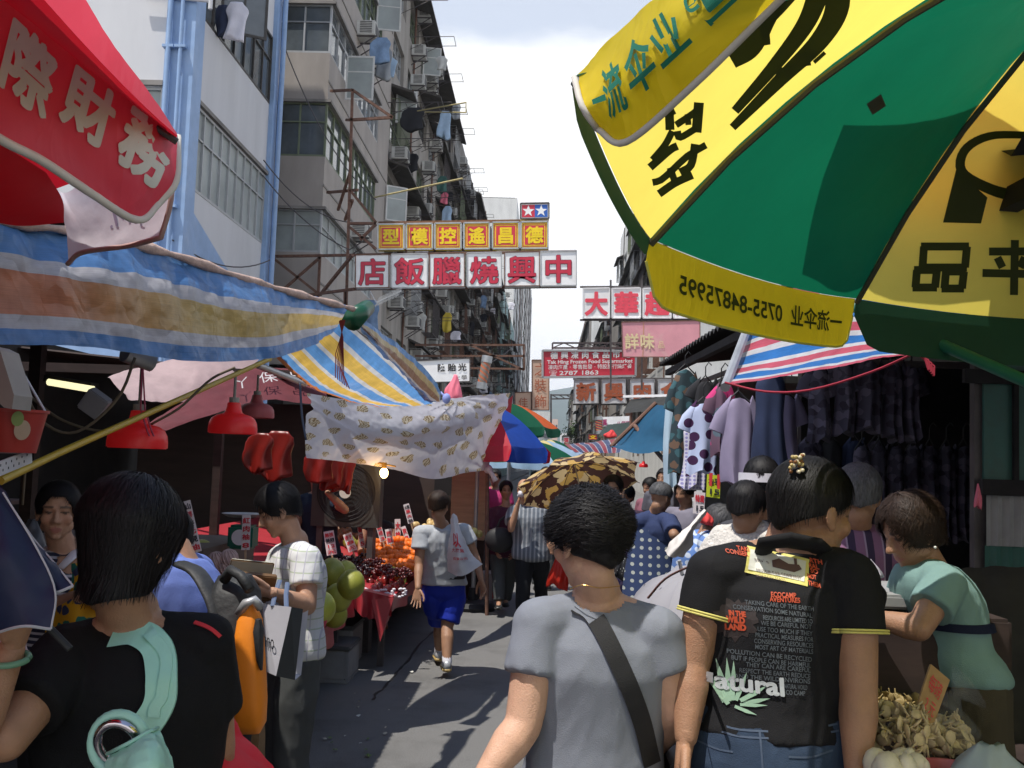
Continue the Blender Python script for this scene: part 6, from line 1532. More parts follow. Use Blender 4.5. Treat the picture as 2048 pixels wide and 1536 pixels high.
for i,(px,py,Y,c_,nn)in enumerate(((720,1085,10.6,(.22,.20,.03),12),(690,1070,10.8,(.30,.10,.03),10),(860,1050,11.6,(.62,.45,.20),12),(900,1075,11.5,(.5,.08,.04),10),(610,1090,10.3,(.45,.22,.02),8),(935,1065,11.8,(.55,.55,.2),6))):
    p=at(px,py,Y);bunch('fruit_pile',('green fruit pile behind the price cards','reddish fruit pile near the white fan','pale wrapped fruit pile left of the walker','red fruit pile behind the walker','yellow fruit pile behind the plaid shirt','pale green fruit pile beside the cabinet')[i],p-V((0,0,.04)),.2,.2,.09,nn*2,.042,mat('pile_%d'%i,c_,rough=.4,var=.2),'small fruit piles at the back','fruit pile')
mb=MB()
for i in range(60):
    p=at(rnd.uniform(700,812),rnd.uniform(1172,1190),8.28);mb.ell(p+V((0,0,-.02)),.016,.016,.01,nu=6,nv=4)
mk('foam_padding',mb,M_cw,kind='stuff',smooth=True)
# price cards
M_card=mat('price_card',(.62,.56,.57),rough=.6,var=.05);M_cr1=mat('ink_red',(.55,.03,.05));M_ck1=mat('ink_black',(.02,.02,.03))
def card(label,px0,py0,px1,py1,Y,w,lines,m=M_card,name='price_card',stick=True):
    """card standing along the pixel line from its foot to its top"""
    a,b=at(px0,py0,Y),at(px1,py1,Y+.03);up=b-a;nrm=V((.15,-1,.1)).normalized();x=up.cross(nrm).normalized()
    if x.x<0:x=-x
    x*=w;nrm=x.cross(up).normalized()
    if nrm.y>0:nrm=-nrm
    root=thing(name,label,'price card',tuple(a),'price cards among the fruit' if name=='price_card' else None)
    mb=MB();mb.prism([a-x/2,a+x/2,b+x/2,b-x/2],nrm*-.004);mk('board',mb,m,root)
    if stick:
        mb=MB();mb.bar(a+up*.1-nrm*-.006*-1,a-up*.4,.01);mk('stick',mb,M_wood,root)
    tr,tk=TX(),TX();n=len(lines);h=1/(n+.3)
    for k,(s_,c_)in enumerate(lines):
        (tr if c_=='r' else tk).line(s_,a-x*.42+up*(1-(k+1)*h)+nrm*.003,x*.84,up*h*.78,.03,fit=1.0)
    for tx,mm in((tr,M_cr1),(tk,M_ck1)):
        if tx.mb.v:tx.done('writing',mm,root)
for args in((664,1110,657,1062,8.6,.085,[('無核','r'),('美國','k'),('12','r'),('元','r')]),(706,1102,694,1067,8.9,.075,[('提子','r'),('8','r'),('元','r')]),(726,1095,718,1050,9.1,.04,[('香','r'),('印','r'),('5','r')]),(766,1083,756,1048,9.6,.05,[('甜','r'),('橙','r'),('3','r')]),(781,1088,776,1058,9.5,.06,[('西','r'),('梨','r')]),(796,1082,795,1038,9.9,.055,[('大','r'),('桃','r')]),(817,1085,806,1053,9.9,.045,[('蘋','r'),('果','r')]),(822,1046,812,1008,10.6,.06,[('火龍','k'),('果','r'),('大','r'),('8','k')]),(672,1040,672,1005,9.6,.04,[('芒','r'),('果','r')]),(675,1045,668,1012,9.9,.03,[('6','r')]),
             (491,1100,493,1030,6.1,.05,[('紅','r'),('肉','r'),('柚','r'),('8','r')]),(391,1105,368,1003,4.6,.055,[('台山','k'),('新鮮','r'),('3','k'),('元','r'),('靚','k'),('柚','r')])):
    x_=args[2];card('price card '+{657:'marked 12 over the black grapes',694:'leaning pink, right of the one marked 12',718:'narrow and leaning, in the green fruit',756:'leaning left at the back of the oranges',776:'short, just behind the oranges',795:'upright and reddish behind the oranges',806:'leaning into the oranges by the walker',812:'tall, blue and red, against the brown partition',672:'small upright one below the fan',668:'thin strip below the fan',493:'white and upright before the green scale',368:'tall white one beside the black haired head'}[x_],*args)
# green scale
c=at(485,1095,6.6);sc=thing('weighing_scale','green weighing scale with a round pan in the stall','scale',tuple(c))
mb=MB();mb.box(c+V((0,0,.07)),(.16,.16,.15));mk('body',mb,mat('scale_green',(.02,.14,.10),rough=.4),sc,bevel=.015)
mb=MB();mb.tube([c+V((0,0,.145)),c+V((0,0,.19))],.02,10);mb.lathe(c+V((0,0,.19)),[(0,0),(.10,.005),(.14,.025),(.142,.028),(.10,.012),(0,.008)],28);mk('pan',mb,M_galv,sc,smooth=40)
mb=MB();mb.lathe(c+V((0,-.081,.07)),[(0,0),(.05,0),(.05,.004),(0,.004)],20,M=Matrix.Rotation(R(90),3,'X'));mk('dial',mb,M_cw,sc)
mb=MB();p=at(455,1130,6.6);mb.b2((-3.4,6.2,.3),(-2.05,7.3,at(450,1100,6.2).z));mk('counter',mb,mat('counter_board',(.13,.10,.08),rough=.8),label='brown counter board behind the pomelos with the green scale',cat='counter')
# boxes underneath
def crate(label,x0,y0,x1,y1,z0,h,m,lid=None,name='foam_box'):
    root=thing(name,label,'box',((x0+x1)/2,(y0+y1)/2,z0));t_=.025;mb=MB()
    mb.b2((x0,y0,z0),(x1,y1,z0+.03));mb.b2((x0,y0,z0+.03),(x0+t_,y1,z0+h));mb.b2((x1-t_,y0,z0+.03),(x1,y1,z0+h));mb.b2((x0+t_,y0,z0+.03),(x1-t_,y0+t_,z0+h));mb.b2((x0+t_,y1-t_,z0+.03),(x1-t_,y1,z0+h));mk('shell',mb,m,root,bevel=.006)
    if lid:mb=MB();mb.b2((x0-.01,y0-.01,z0+h+.002),(x1+.01,y1+.01,z0+h+.035));mk('lid',mb,lid,root,bevel=.01)
    return root
M_foam=mat('styrofoam',(.30,.30,.30),rough=.7,var=.12,vs=8,stain=.4,stain_col=(.2,.19,.18))
crate('grubby white foam box under the pomelo table',-1.95,7.75,-1.42,8.2,0,.24,M_foam,M_acd);crate('foam box with dark lid stacked behind under the table',-2.1,8.3,-1.5,8.8,0,.30,M_foam,M_acd)
crate('dark tray on top of the foam boxes under the table',-2.15,7.75,-1.6,8.25,.285,.10,M_acd)
M_kraft=mat('cardboard',(.36,.22,.10),rough=.8,var=.12,stretch=(1,1,6));M_ptd=mat('printed_cardboard',(.50,.40,.36),rough=.7,var=.2,vs=6)
r_=crate('open printed cardboard box with a raised flap at the table foot',-1.75,5.6,-1.40,6.0,0,.48,M_ptd,name='cardboard_box')
mb=MB();mb.prism([(-1.40,5.6,.48),(-1.40,6.0,.48),(-1.30,6.02,.70),(-1.30,5.62,.68)],(-.006,0,0));mb.prism([(-1.75,5.6,.48),(-1.40,5.6,.48),(-1.38,5.48,.62),(-1.77,5.48,.6)],(0,-.006,0));mk('flap',mb,mat('card_grey',(.38,.36,.34),rough=.8),r_)
mb=MB();mb.ell((-1.398,5.82,.28),.004,.06,.05);mb.ell((-1.398,5.75,.2),.004,.03,.05);mk('print',mb,mat('print_orange',(.5,.18,.1)),r_,smooth=True)
crate('brown cardboard box beside the printed one on the ground',-1.72,5.1,-1.36,5.52,0,.36,M_kraft,name='cardboard_box')
mb=MB()
for i in range(30):
    p=V((rnd.gauss(-1.1,.28),rnd.gauss(6.3,.7),.006))if i<24 else V((rnd.uniform(-1.2,.2),rnd.uniform(4,9),.006))
    if p.x<-1.4:continue
    s_=rnd.uniform(.006,.024);k=rnd.randint(4,7);o_=[p+V((s_*rnd.uniform(.5,1.2)*math.cos(6.283*a/k),s_*rnd.uniform(.5,1.2)*math.sin(6.283*a/k),rnd.uniform(0,.012)))for a in range(k)];mb.add([p+V((0,0,.008))]+o_,[(0,a+1,(a+1)%k+1)for a in range(k)],i%3)
mk('litter',mb,[mat('scrap_cream',(.5,.46,.36)),mat('scrap_pale',(.55,.55,.5)),mat('scrap_green',(.10,.16,.04))],kind='stuff',recalc=False)
# white tub on the ground
c=V((at(983,1190,12.6).x,12.4,0));bk=thing('bucket','large white pail with a red label standing behind the walker','bucket',tuple(c))
mb=MB();mb.lathe(c,[(0,.0),(.14,0),(.155,.36),(.165,.36),(.165,.38),(.15,.385),(0,.385)],28);mk('tub',mb,mat('pail_white',(.34,.31,.30),rough=.5,var=.1),bk,smooth=40)
mb=MB();mb.add([c+V((.157*math.cos(a),.157*math.sin(a),z))for z in(.09,.27)for a in(-1.4,-1.15,-.9,-.65,-.4)],[(i,i+1,i+6,i+5)for i in range(4)]);mk('label',mb,mat('label_red',(.5,.05,.03)),bk,recalc=False)
# ------------------------------------------------------------------ tricolour parasol and leaf umbrella
M_pb=mat('parasol_blue',(.012,.07,.42),rough=.5,trans=.45,bump=.2,bs=14);M_pr=mat('parasol_crimson',(.60,.02,.045),rough=.5,trans=.45,bump=.2,bs=14);M_py=mat('parasol_cream',(.80,.66,.30),rough=.5,trans=.45,bump=.2,bs=14)
tc0=(-.78,11.9);ta_=[R(-15-45*i)for i in range(8)]
parasol('market_parasol','red blue and yellow parasol beyond the patterned cloth',tc0,ta_,.80,1.88,.50,1.9,[M_pb,M_pr,M_py],[M_pb,M_pr,M_py],.17,nv=8)
parasol('market_parasol','small orange and green parasol tip behind the tricolour one',(at(1020,860,15).x,15),[R(-45*i)for i in range(8)],.7,2.22,.34,1.6,[mat('parasol_orange',(.6,.10,.01),trans=.4),M_grn,M_pr],[M_grn],.12,nv=6)
def hand_umbrella(label,c,axis,Rr,h,m,handle_to,n=8):
    root=thing('umbrella',label,'umbrella',tuple(c));ax=V(axis).normalized();x=ax.cross(V((0,1,0))).normalized();y=ax.cross(x)
    def P(a,t):return c+(x*math.cos(a)+y*math.sin(a))*(Rr*t)+ax*(h*(1-t**2.2))
    for i in range(n):
        a0,a1=2*math.pi*(i+.5)/n,2*math.pi*(i+1.5)/n
        f=lambda u,v,a0=a0,a1=a1:P(a0,v).lerp(P(a1,v),u)+ax*(-.02*4*u*(1-u)*v)-(x*math.cos((a0+a1)/2)+y*math.sin((a0+a1)/2))*(.03*4*u*(1-u)*v*v)
        cloth('canopy_panel',f,m,8,8,root)
        mb=MB();mb.tube([P(a0,t/8)-ax*.006 for t in range(9)]+[P(a0,1.03)],.003,5);mk('rib',mb,M_steel,root)
    mb=MB();mb.tube([c+ax*(h+.05),V(handle_to)],.006,8);mk('shaft',mb,M_galv,root)
    return root
M_leaf=dot_mat('leaf_print',(.075,.035,.028),(.58,.36,.10),9,.74,rough=.5,trans=.35,dots2=(.66,.50,.26),metric='MANHATTAN',warp=.12)
hand_umbrella('brown umbrella with yellow leaf print tilted over the crowd',at(1158,968,8.6),(-.24,.46,1),.54,.20,M_leaf,at(1185,1090,8.1))
# ------------------------------------------------------------------ right-hand stalls
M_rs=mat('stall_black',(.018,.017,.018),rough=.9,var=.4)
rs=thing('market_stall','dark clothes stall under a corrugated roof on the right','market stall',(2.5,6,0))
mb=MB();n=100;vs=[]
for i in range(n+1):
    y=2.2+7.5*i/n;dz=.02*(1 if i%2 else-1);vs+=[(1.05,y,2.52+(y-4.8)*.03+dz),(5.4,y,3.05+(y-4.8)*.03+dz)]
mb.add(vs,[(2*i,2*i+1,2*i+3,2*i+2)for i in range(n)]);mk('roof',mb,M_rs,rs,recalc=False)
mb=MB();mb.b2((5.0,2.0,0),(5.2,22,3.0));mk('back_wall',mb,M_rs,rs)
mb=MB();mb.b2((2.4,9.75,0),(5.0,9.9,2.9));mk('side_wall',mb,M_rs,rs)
mb=MB();mb.bar((1.12,2.3,2.36),(1.12,9.6,2.58),.05);mb.bar((3.0,2.3,2.55),(3.0,9.6,2.75),.05);mk('beam',mb,M_rs,rs)
for x,y in((1.18,9.4),(1.9,4.62)):
    mb=MB();mb.b2((x,y,0),(x+.05,y+.05,2.5));mk('post',mb,M_steel,rs)
mb=MB();mb.bar((1.3,4.9,2.33),(1.3,9.5,2.45),.03);mb.bar((1.45,5.2,2.25),(4.6,5.2,2.25),.03);mk('rail',mb,M_steel,rs)
# green and white corrugated divider at the right edge
gw_=thing('corrugated_partition','green and white corrugated metal partition at the right edge','partition',(3,4.6,0))
xL=at(1968,900,4.6).x
def corrv(mb,x0,x1,y,z0,z1,p=.05,a=.008):
    n=int((x1-x0)/p*2);vs=[]
    for i in range(n+1):vs+=[(x0+(x1-x0)*i/n,y+(a if i%2 else-a),z0),(x0+(x1-x0)*i/n,y+(a if i%2 else-a),z1)]
    mb.add(vs,[(2*i,2*i+1,2*i+3,2*i+2)for i in range(n)])
zz=[at(2000,q,4.6).z for q in(1180,1092,968,700)]
M_gr=mat('metal_green',(.045,.13,.11),rough=.6,var=.15,vs=3,stain=.6,stain_col=(.05,.03,.02),stain_s=3)
mb=MB();corrv(mb,xL,4.9,4.6,0,zz[1]);mk('green_sheet',mb,M_gr,gw_,recalc=False)
mb=MB();corrv(mb,xL,4.9,4.585,zz[1],zz[2]);mk('white_sheet',mb,mat('metal_white',(.30,.30,.31),rough=.6,var=.12,stain=.4),gw_,recalc=False)
mb=MB();mb.b2((xL,4.6,zz[2]),(4.9,4.62,2.7));mk('green_board',mb,M_gr,gw_)
mb=MB();mb.b2((xL-.03,4.54,zz[2]-.05),(4.9,4.575,zz[2]+.02));mb.b2((xL+.12,4.57,zz[2]),(xL+.14,4.595,zz[2]+.45));mb.b2((xL-.1,4.56,zz[2]+.44),(4.9,4.59,zz[2]+.50));mk('rail',mb,M_rs,gw_)
blob_garment('rag','pink rag tied to the end of the corrugated partition',at(1956,968,4.5),.03,.10,.03,M_cpk,2,cat='rag')
# striped tarp triangle and its fittings
M_rb=ramp_mat('tarp_red_blue',[(0,(.62,.10,.15)),(.05,(.68,.68,.70)),(.09,(.03,.19,.55)),(.20,(.68,.68,.70)),(.25,(.62,.10,.15)),(.34,(.68,.68,.70)),(.39,(.03,.19,.55)),(.50,(.68,.68,.70)),(.56,(.62,.10,.15)),(.66,(.68,.68,.70)),(.70,(.03,.19,.55)),(.84,(.68,.68,.70)),(.88,(.62,.10,.15))],trans=.45,wob=.02)
rt=thing('tarpaulin','red white and blue striped tarpaulin pulled to a point under the parasol','tarpaulin',(1,3.8,0))
A_=[(1505,628,4.3),(1620,560,4.0),(1760,560,3.6),(1960,600,3.1)];B_=[(1488,690,4.1),(1600,650,3.85),(1730,640,3.5),(1900,652,3.05)];C_=[(1472,738,3.85),(1590,715,3.7),(1720,690,3.4),(1860,690,3.02)];D_=[(1452,770,3.65),(1580,748,3.55),(1700,727,3.3),(1835,702,3.0)]
rfn2=grid_fn([[at(*p)for p in r]for r in(A_,B_,C_,D_)]);cloth('sheet',rfn2,M_rb,50,30,rt,wr=.006,ws=4)
mb=MB();mb.tube([at(1508,622,4.32),at(1450,775,3.64)],.018,8);mk('edge_pole',mb,M_galv,rt)
mb=MB();mb.tube([spline([at(a,b,c)for a,b,c in((1450,765,3.62),(1530,783,3.5),(1620,780,3.35),(1740,745,3.15),(1832,705,3.0))],k/16)for k in range(17)],.004,5)
for k in range(4):mb.tube([at(1832,705,2.99),at(1850+k*6,715+6*k,2.98),at(1858+3*k,740+4*k,2.97)],.004,5)
mk('red_cord',mb,mat('cord_red',(.30,.02,.04),rough=.8),rt)
mb=MB();mb.tube([at(1700,610,2.9),at(2080,775,2.5)],.016,10);mk('green_pole',mb,mat('pole_green',(.015,.13,.10),rough=.5),smooth=40,label='green pole slanting down below the dark green valance',cat='pole')
# ------------------------------------------------------------------ hanging clothes
def garment(label,px0,py0,px1,py1,Y,m,kind='top',group=None,fold=.03,hanger=True,yaw=0,seed=0,name=None):
    """clothing on a hanger filling the pixel box: shoulders, sleeves, body with soft folds"""
    a,b=at(px0,py0,Y),at(px1,py1,Y);w=abs(b.x-a.x);h=abs(a.z-b.z);c=V(((a.x+b.x)/2,Y,max(a.z,b.z)))
    root=thing(name or('dress' if kind=='dress' else 'trousers' if kind=='trousers' else 'blouse'),label,'clothing',tuple(c),group)
    Rz=Matrix.Rotation(yaw,3,'Z');nu,nv=36,16;vs=[]
    prof={'top':[(0,.30),(.05,.52),(.12,.64),(.30,.66),(1,.74)],'dress':[(0,.35),(.05,.6),(.12,.72),(.4,.66),(1,1.0)],'trousers':[(0,.8),(.3,.9),(1,.95)]}[kind]
    def wd(v):
        for(v0,w0),(v1,w1)in zip(prof,prof[1:]):
            if v<=v1:return w0+(w1-w0)*(v-v0)/(v1-v0)
        return prof[-1][1]
    mb=MB()
    for j in range(nv+1):
        v=j/nv
        for i in range(nu):
            t_=2*math.pi*i/nu;x=math.cos(t_)*wd(v)*w/2;y=math.sin(t_)*(.045+.03*v)
            y+=fold*v*math.sin(x/w*16+seed)*.6;x+=fold*.3*math.sin(v*6+seed)*v
            z=-h*v-(.02*math.sin(x/w*9+seed)if j==nv else 0)-(abs(x)/w*.12*h if j==0 else 0)
            vs.append(c+Rz@V((x,y,z)))
    mb.add(vs,[(j*nu+i,j*nu+(i+1)%nu,(j+1)*nu+(i+1)%nu,(j+1)*nu+i)for j in range(nv)for i in range(nu)]+[tuple(range(nu))[::-1],tuple(nv*nu+i for i in range(nu))])
    if kind=='top' or(kind=='dress' and seed%2):
        for s in(-1,1):
            p0=c+Rz@V((s*w*.24,0,-h*.09));p1=c+Rz@V((s*w*.43,.01,-h*.40))
            mb.loft([(p0,Rz@V((.02,0,.06)),Rz@V((0,.03,0))),(p0.lerp(p1,.5),Rz@V((s*.042,0,.03)),Rz@V((0,.03,0))),(p1,Rz@V((s*.05,0,.02)),Rz@V((0,.025,0)))],16)
    mk('cloth',mb,m,root,smooth=50)
    if hanger:
        mb=MB();mb.tube([c+Rz@V((-w*.3,0,-.03)),c+V((0,0,.04)),c+Rz@V((w*.3,0,-.03))],.006,6);mb.tube([c+V((0,0,.04)),c+V((0,0,.10)),c+V((.02,0,.13)),c+V((.04,0,.11))],.004,6);mk('hanger',mb,M_blk,root)
    return root
F1=dot_mat('print_dark_floral',(.03,.05,.06),(.16,.10,.07),14,.40,dots2=(.05,.12,.14),warp=.05,flat=True);F2=dot_mat('print_polka',(.46,.52,.72),(.05,.015,.06),12,.34,randomness=.9,flat=True);F3=dot_mat('print_lilac',(.36,.31,.46),(.55,.50,.62),34,.36,dots2=(.22,.17,.33),flat=True)
F4=dot_mat('print_check',(.62,.60,.70),(.28,.26,.50),42,.34,randomness=0,flat=True);F5=dot_mat('print_pink',(.14,.08,.12),(.60,.05,.20),10,.42,dots2=(.10,.14,.18),warp=.08,flat=True);F6=mat('cloth_navy2',(.018,.028,.07),rough=.9,var=.2)
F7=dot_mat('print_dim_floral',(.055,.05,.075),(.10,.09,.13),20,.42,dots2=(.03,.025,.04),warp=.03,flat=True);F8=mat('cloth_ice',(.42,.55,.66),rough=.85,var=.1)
G_='clothes hung along the stall front'
garment('long dark floral dress, outermost on the clothes rail',1338,738,1398,950,7.4,F1,'dress',G_,seed=1)
garment('pale ice blue trousers hanging behind the dark floral dress',1328,800,1360,972,7.9,F8,'trousers',G_,seed=2)
garment('black blouse beside the dark floral dress',1380,762,1440,850,6.9,M_ck,'top',G_,seed=3)
garment('small checked white top below the polka dot blouse',1360,848,1412,975,6.5,F4,'dress',G_,seed=4)
garment('pale blue blouse with big dark polka dots',1366,806,1444,948,6.1,F2,'top',G_,seed=5)
garment('dark blouse with bright pink flowers squeezed on the rail',1420,772,1462,912,5.7,F5,'top',G_,seed=6)
garment('pale lilac blouse with tiny speckles',1432,795,1518,972,5.5,F3,'top',G_,seed=7)
garment('navy dress with straight folds beside the lilac blouse',1500,745,1580,965,5.3,F6,'dress',G_,seed=8)
garment('lilac sleeved top half behind the navy dress',1530,790,1606,940,5.6,F3,'top',G_,seed=9)
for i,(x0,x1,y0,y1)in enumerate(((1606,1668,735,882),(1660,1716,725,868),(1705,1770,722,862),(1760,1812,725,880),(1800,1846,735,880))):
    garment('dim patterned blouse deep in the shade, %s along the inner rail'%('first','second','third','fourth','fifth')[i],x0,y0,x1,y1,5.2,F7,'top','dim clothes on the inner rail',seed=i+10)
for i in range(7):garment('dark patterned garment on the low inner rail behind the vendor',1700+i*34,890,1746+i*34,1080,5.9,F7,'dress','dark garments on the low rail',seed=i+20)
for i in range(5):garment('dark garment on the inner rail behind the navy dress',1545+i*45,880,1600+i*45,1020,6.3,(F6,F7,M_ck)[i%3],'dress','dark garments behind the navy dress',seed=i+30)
M_cardy=mat('card_lime',(.42,.50,.02),rough=.6)
card('lime price card marked 15 pegged under the blouses',1426,995,1428,950,5.6,.075,[('本平','k'),('15','k')],M_cardy,'price_tag',False)
card('white price card marked 15 hanging beside the lime one',1397,1028,1400,984,6.0,.065,[('特賣','r'),('15','k')],M_card,'price_tag',False)
for i,px in enumerate((1421,1437)):
    mb=MB();a,b=at(px,946+3*i,5.57),at(px,972+6*i,5.57);mb.bar(a,b,.018,.012);mb.bar(a+V((.006,-.012,0)),b+V((0,-.012,0)),.014,.008);mk('clothes_peg',mb,M_cr,label=('red clothes peg on the left corner of the lime card','red clothes peg on the right corner of the lime card')[i],cat='clothes peg')
# ------------------------------------------------------------------ awnings farther along the right side
M_ba=mat('awning_black',(.022,.022,.02),rough=.8,var=.3,bump=.3,bs=12)
def awning(label,rows,m,poles=(),cat='awning',nu=24,nv=14,wr=.012):
    rt_=thing('awning',label,cat,tuple(at(*rows[0][0])));cloth('sheet',[[at(*p)for p in r]for r in rows],m,nu,nv,rt_,wr=wr,ws=3)
    for a,b in poles:mb=MB();mb.tube([at(*a),at(*b)],.02,8);mk('strut',mb,M_rust,rt_)
    return rt_
awning('black awning with a white edge under the grey sign boxes',[[(1262,798,13),(1300,794,12.5),(1342,792,12)],[(1252,812,12.5),(1295,808,12),(1342,806,11.5)],[(1245,826,12),(1290,824,11.6),(1342,822,11.2)]],M_ba,[((1262,800,13),(1262,870,13))])
mb=MB();mb.bar(at(1248,793,13),at(1342,791,12),.03);mk('pale_batten',mb,M_sw,label='pale batten along the top of the black awning',cat='batten')
M_bt=mat('tarp_blue',(.03,.14,.27),rough=.55,trans=.45,var=.12,bump=.4,bs=10)
awning('blue tarpaulin awning sloping beside the hanging clothes',[[(1312,808,9.5),(1330,812,9.2),(1348,818,9)],[(1268,850,9.6),(1300,846,9.2),(1345,850,8.8)],[(1232,888,9.6),(1280,880,9.2),(1345,878,8.8)],[(1222,892,9.4),(1275,906,9.0),(1345,900,8.6)]],M_bt,[((1312,806,9.55),(1222,893,9.45)),((1268,850,9.5),(1370,970,8.5))])
M_sa=ramp_mat('awning_stripe',[(0,(.30,.05,.07)),(.42,(.45,.45,.5)),(.5,(.06,.09,.20)),(.92,(.45,.45,.5))],axis='X',scale=5.0,trans=.4)
awning('striped red and navy awning hanging over the crowd',[[(1128,887,16),(1180,884,15.5),(1245,875,15)],[(1135,893,15.5),(1190,890,15),(1245,888,14.5)],[(1150,904,15),(1200,905,14.5),(1240,905,14)]],M_sa,[((1130,886,16),(1175,908,15))])
awning('black and green awning between the striped and blue ones',[[(1215,848,17),(1240,846,16.5),(1268,842,16)],[(1202,862,16.5),(1235,866,16),(1265,862,15.5)],[(1198,868,16),(1225,882,15.5),(1250,888,15)]],mat('awning_green_black',(.03,.05,.045),rough=.7,trans=.2),[])
blob_garment('rag','red and white rag knotted on the green black awning',at(1222,860,15.8),.2,.12,.1,M_cr,3,cat='rag')
awning('pale blue awning low over the far crowd',[[(1105,905,26),(1140,900,25),(1175,902,24)],[(1110,912,25),(1140,910,24),(1180,910,23)]],mat('awning_pale_blue',(.30,.40,.58),trans=.4),[])
M_um=[mat('parasol_sky',(.35,.5,.66),trans=.4),M_py,mat('parasol_mint',(.05,.25,.16),trans=.4)]
for i,(px,py,Y,lb)in enumerate(((1085,916,22,'striped pastel parasol far down the middle of the street'),(1098,905,30,'green parasol far down the street behind the pastel one'),(1062,925,18,'green edged parasol just beyond the tricolour one'),(1125,908,34,'white parasol at the far end of the market'))):
    p=at(px,py,Y);parasol('market_parasol',lb,(p.x,Y),[R(-20-45*k)for k in range(8)],.95,p.z,.38,1.7,[M_um,[M_grn,M_py],[M_grn,M_um[0]],[M_whf,M_um[0]]][i],[[M_grn],[M_grn],[M_um[0]],[M_whf]][i],.1,nu=6,nv=6)
far=thing('market_stall','far right stalls in deep shade under dark awnings','market stall',(3,14,0))
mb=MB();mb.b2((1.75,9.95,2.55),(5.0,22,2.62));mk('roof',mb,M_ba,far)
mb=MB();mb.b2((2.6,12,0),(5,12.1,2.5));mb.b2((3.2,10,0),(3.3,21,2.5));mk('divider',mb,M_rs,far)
lamp('small red lamp shade glowing in the far right stalls',1287,934,13,18,M_lr,False,905)
tf,ff_=table('far table of yellow fruit in the right stalls',[(1.15,9.0),(1.9,9.0),(1.9,12.5),(1.15,12.5)],.78,.86,.12,[((0,0),(1,0)),((0,1),(0,0))],7)
for i in range(5):
    bunch('fruit_pile','yellow fruit heap on the far right table',ff_(.4,.1+.2*i)+V((0,0,.03)),.22,.22,.10,26,.04,mat('pile_y',(.55,.28,.02),rough=.4,var=.2),'yellow heaps on the far right table','fruit pile')
# tree behind
tr_=thing('tree','bushy green tree standing below the far terraced block','tree',(6.6,195,0));tcn=at(1163,872,195)
mb=MB();mb.tube([(tcn.x,195,0),(tcn.x+.2,195,tcn.z*.6),(tcn.x-.3,195,tcn.z)],[.35,.28,.15],8)
for k in range(6):a=k*1.05;mb.tube([(tcn.x,195,tcn.z*.55),(tcn.x+1.6*math.cos(a),195+1.6*math.sin(a),tcn.z*.9)],[.15,.06],6)
mk('trunk',mb,M_wood,tr_)
mb=MB();rr=random.Random(5);cl=[(V((rr.gauss(0,1),rr.gauss(0,.8),rr.gauss(0,.7))).normalized()*rr.uniform(.6,2.4))for _ in range(24)]
for k in range(2600):
    q=rr.choice(cl)+V((rr.gauss(0,.55),rr.gauss(0,.55),rr.gauss(0,.42)));p=V((tcn.x,195,tcn.z+.4))+V((q.x*1.35,q.y,q.z*.95));d=V((rr.gauss(0,1),rr.gauss(0,1),rr.gauss(0,1))).normalized();e=d.orthogonal().normalized()*.22;g=d.cross(e).normalized()*.13
    mb.add([p-e,p-g,p+e,p+g],[(0,1,2,3)])
mk('crown',mb,mat('leaf',(.07,.13,.035),rough=.6,var=.5,vs=.9,trans=.3),tr_,recalc=False)
# ------------------------------------------------------------------ vegetable stall bottom right
vt=thing('vegetable_table','low table of mushrooms and dried fruit at the lower right','table',(1.4,2.6,0));TZ=.86
mb=MB();mb.b2((.80,2.0,TZ-.04),(2.3,3.35,TZ));mk('tabletop',mb,M_shed2,vt)
for x in(.86,2.2):
    for y in(1.85,3.2):mb=MB();mb.b2((x,y,0),(x+.05,y+.05,TZ-.043));mk('leg',mb,M_steel,vt)
cloth('dark_sheet',[[at(*p)for p in r]for r in([(1880,1150,3.9),(1980,1130,3.9),(2120,1140,3.8)],[(1890,1300,3.6),(2000,1290,3.6),(2140,1300,3.5)],[(1900,1500,3.4),(2010,1520,3.4),(2150,1540,3.3)])],mat('sheet_olive',(.035,.032,.022),rough=.9,var=.3),20,16,wr=.03,ws=3,label='dark olive sheet covering goods behind the mushroom table',cat='sheet')
M_mush=mat('mushroom',(.50,.40,.24),rough=.6,var=.35,vs=18);M_date=mat('dried_date',(.09,.035,.022),rough=.4,var=.5,vs=30)
M_bagc=mat('clear_plastic',(.75,.78,.78),rough=.12,alpha=.05,spec=.8)
def oyster_heap(name,label,c,sx_,sy_,sz_,n,m,sz,group=None,cat='mushrooms',bag=False,stem=True):
    rt_=thing(name,label,cat,tuple(c),group);mb=MB();rr=random.Random(n)
    for k in range(n):
        d=V((rr.gauss(0,1),rr.gauss(0,1),rr.gauss(0,1)));d.z=abs(d.z);d=d.normalized()*rr.random()**.33;p=c+V((d.x*sx_,d.y*sy_,d.z*sz_));e=Euler((rr.uniform(0,6),rr.uniform(0,6),rr.uniform(0,6))).to_matrix();s_=sz*rr.uniform(.6,1.3)
        mb.ell(p,s_,s_*.8,s_*(.22 if stem else .6),e,10,6,fn=lambda q:1+.3*q.x)
        if stem:mb.cap(p,p+e@V((-s_*1.4,0,-s_*.3)),s_*.18,s_*.12,6)
    mk('pieces',mb,m,rt_,smooth=True,kind='stuff')
    if bag:
        mb=MB();mb.ell(c+V((0,0,sz_*.5)),sx_*1.15,sy_*1.15,sz_*.85,nu=20,nv=12,fn=lambda q:1+.1*math.sin(q.x*9+q.z*7));mb.tube([c+V((0,0,sz_*1.25)),c+V((.02,0,sz_*1.7)),c+V((.05,0,sz_*2.0))],[.04,.015,.06],10);mk('clear_bag',mb,M_bagc,rt_,smooth=True)
    return rt_
oyster_heap('mushroom_heap','loose pale mushrooms spilling at the middle of the stall',at(1850,1500,2.45),.07,.06,.06,90,M_mush,.014)
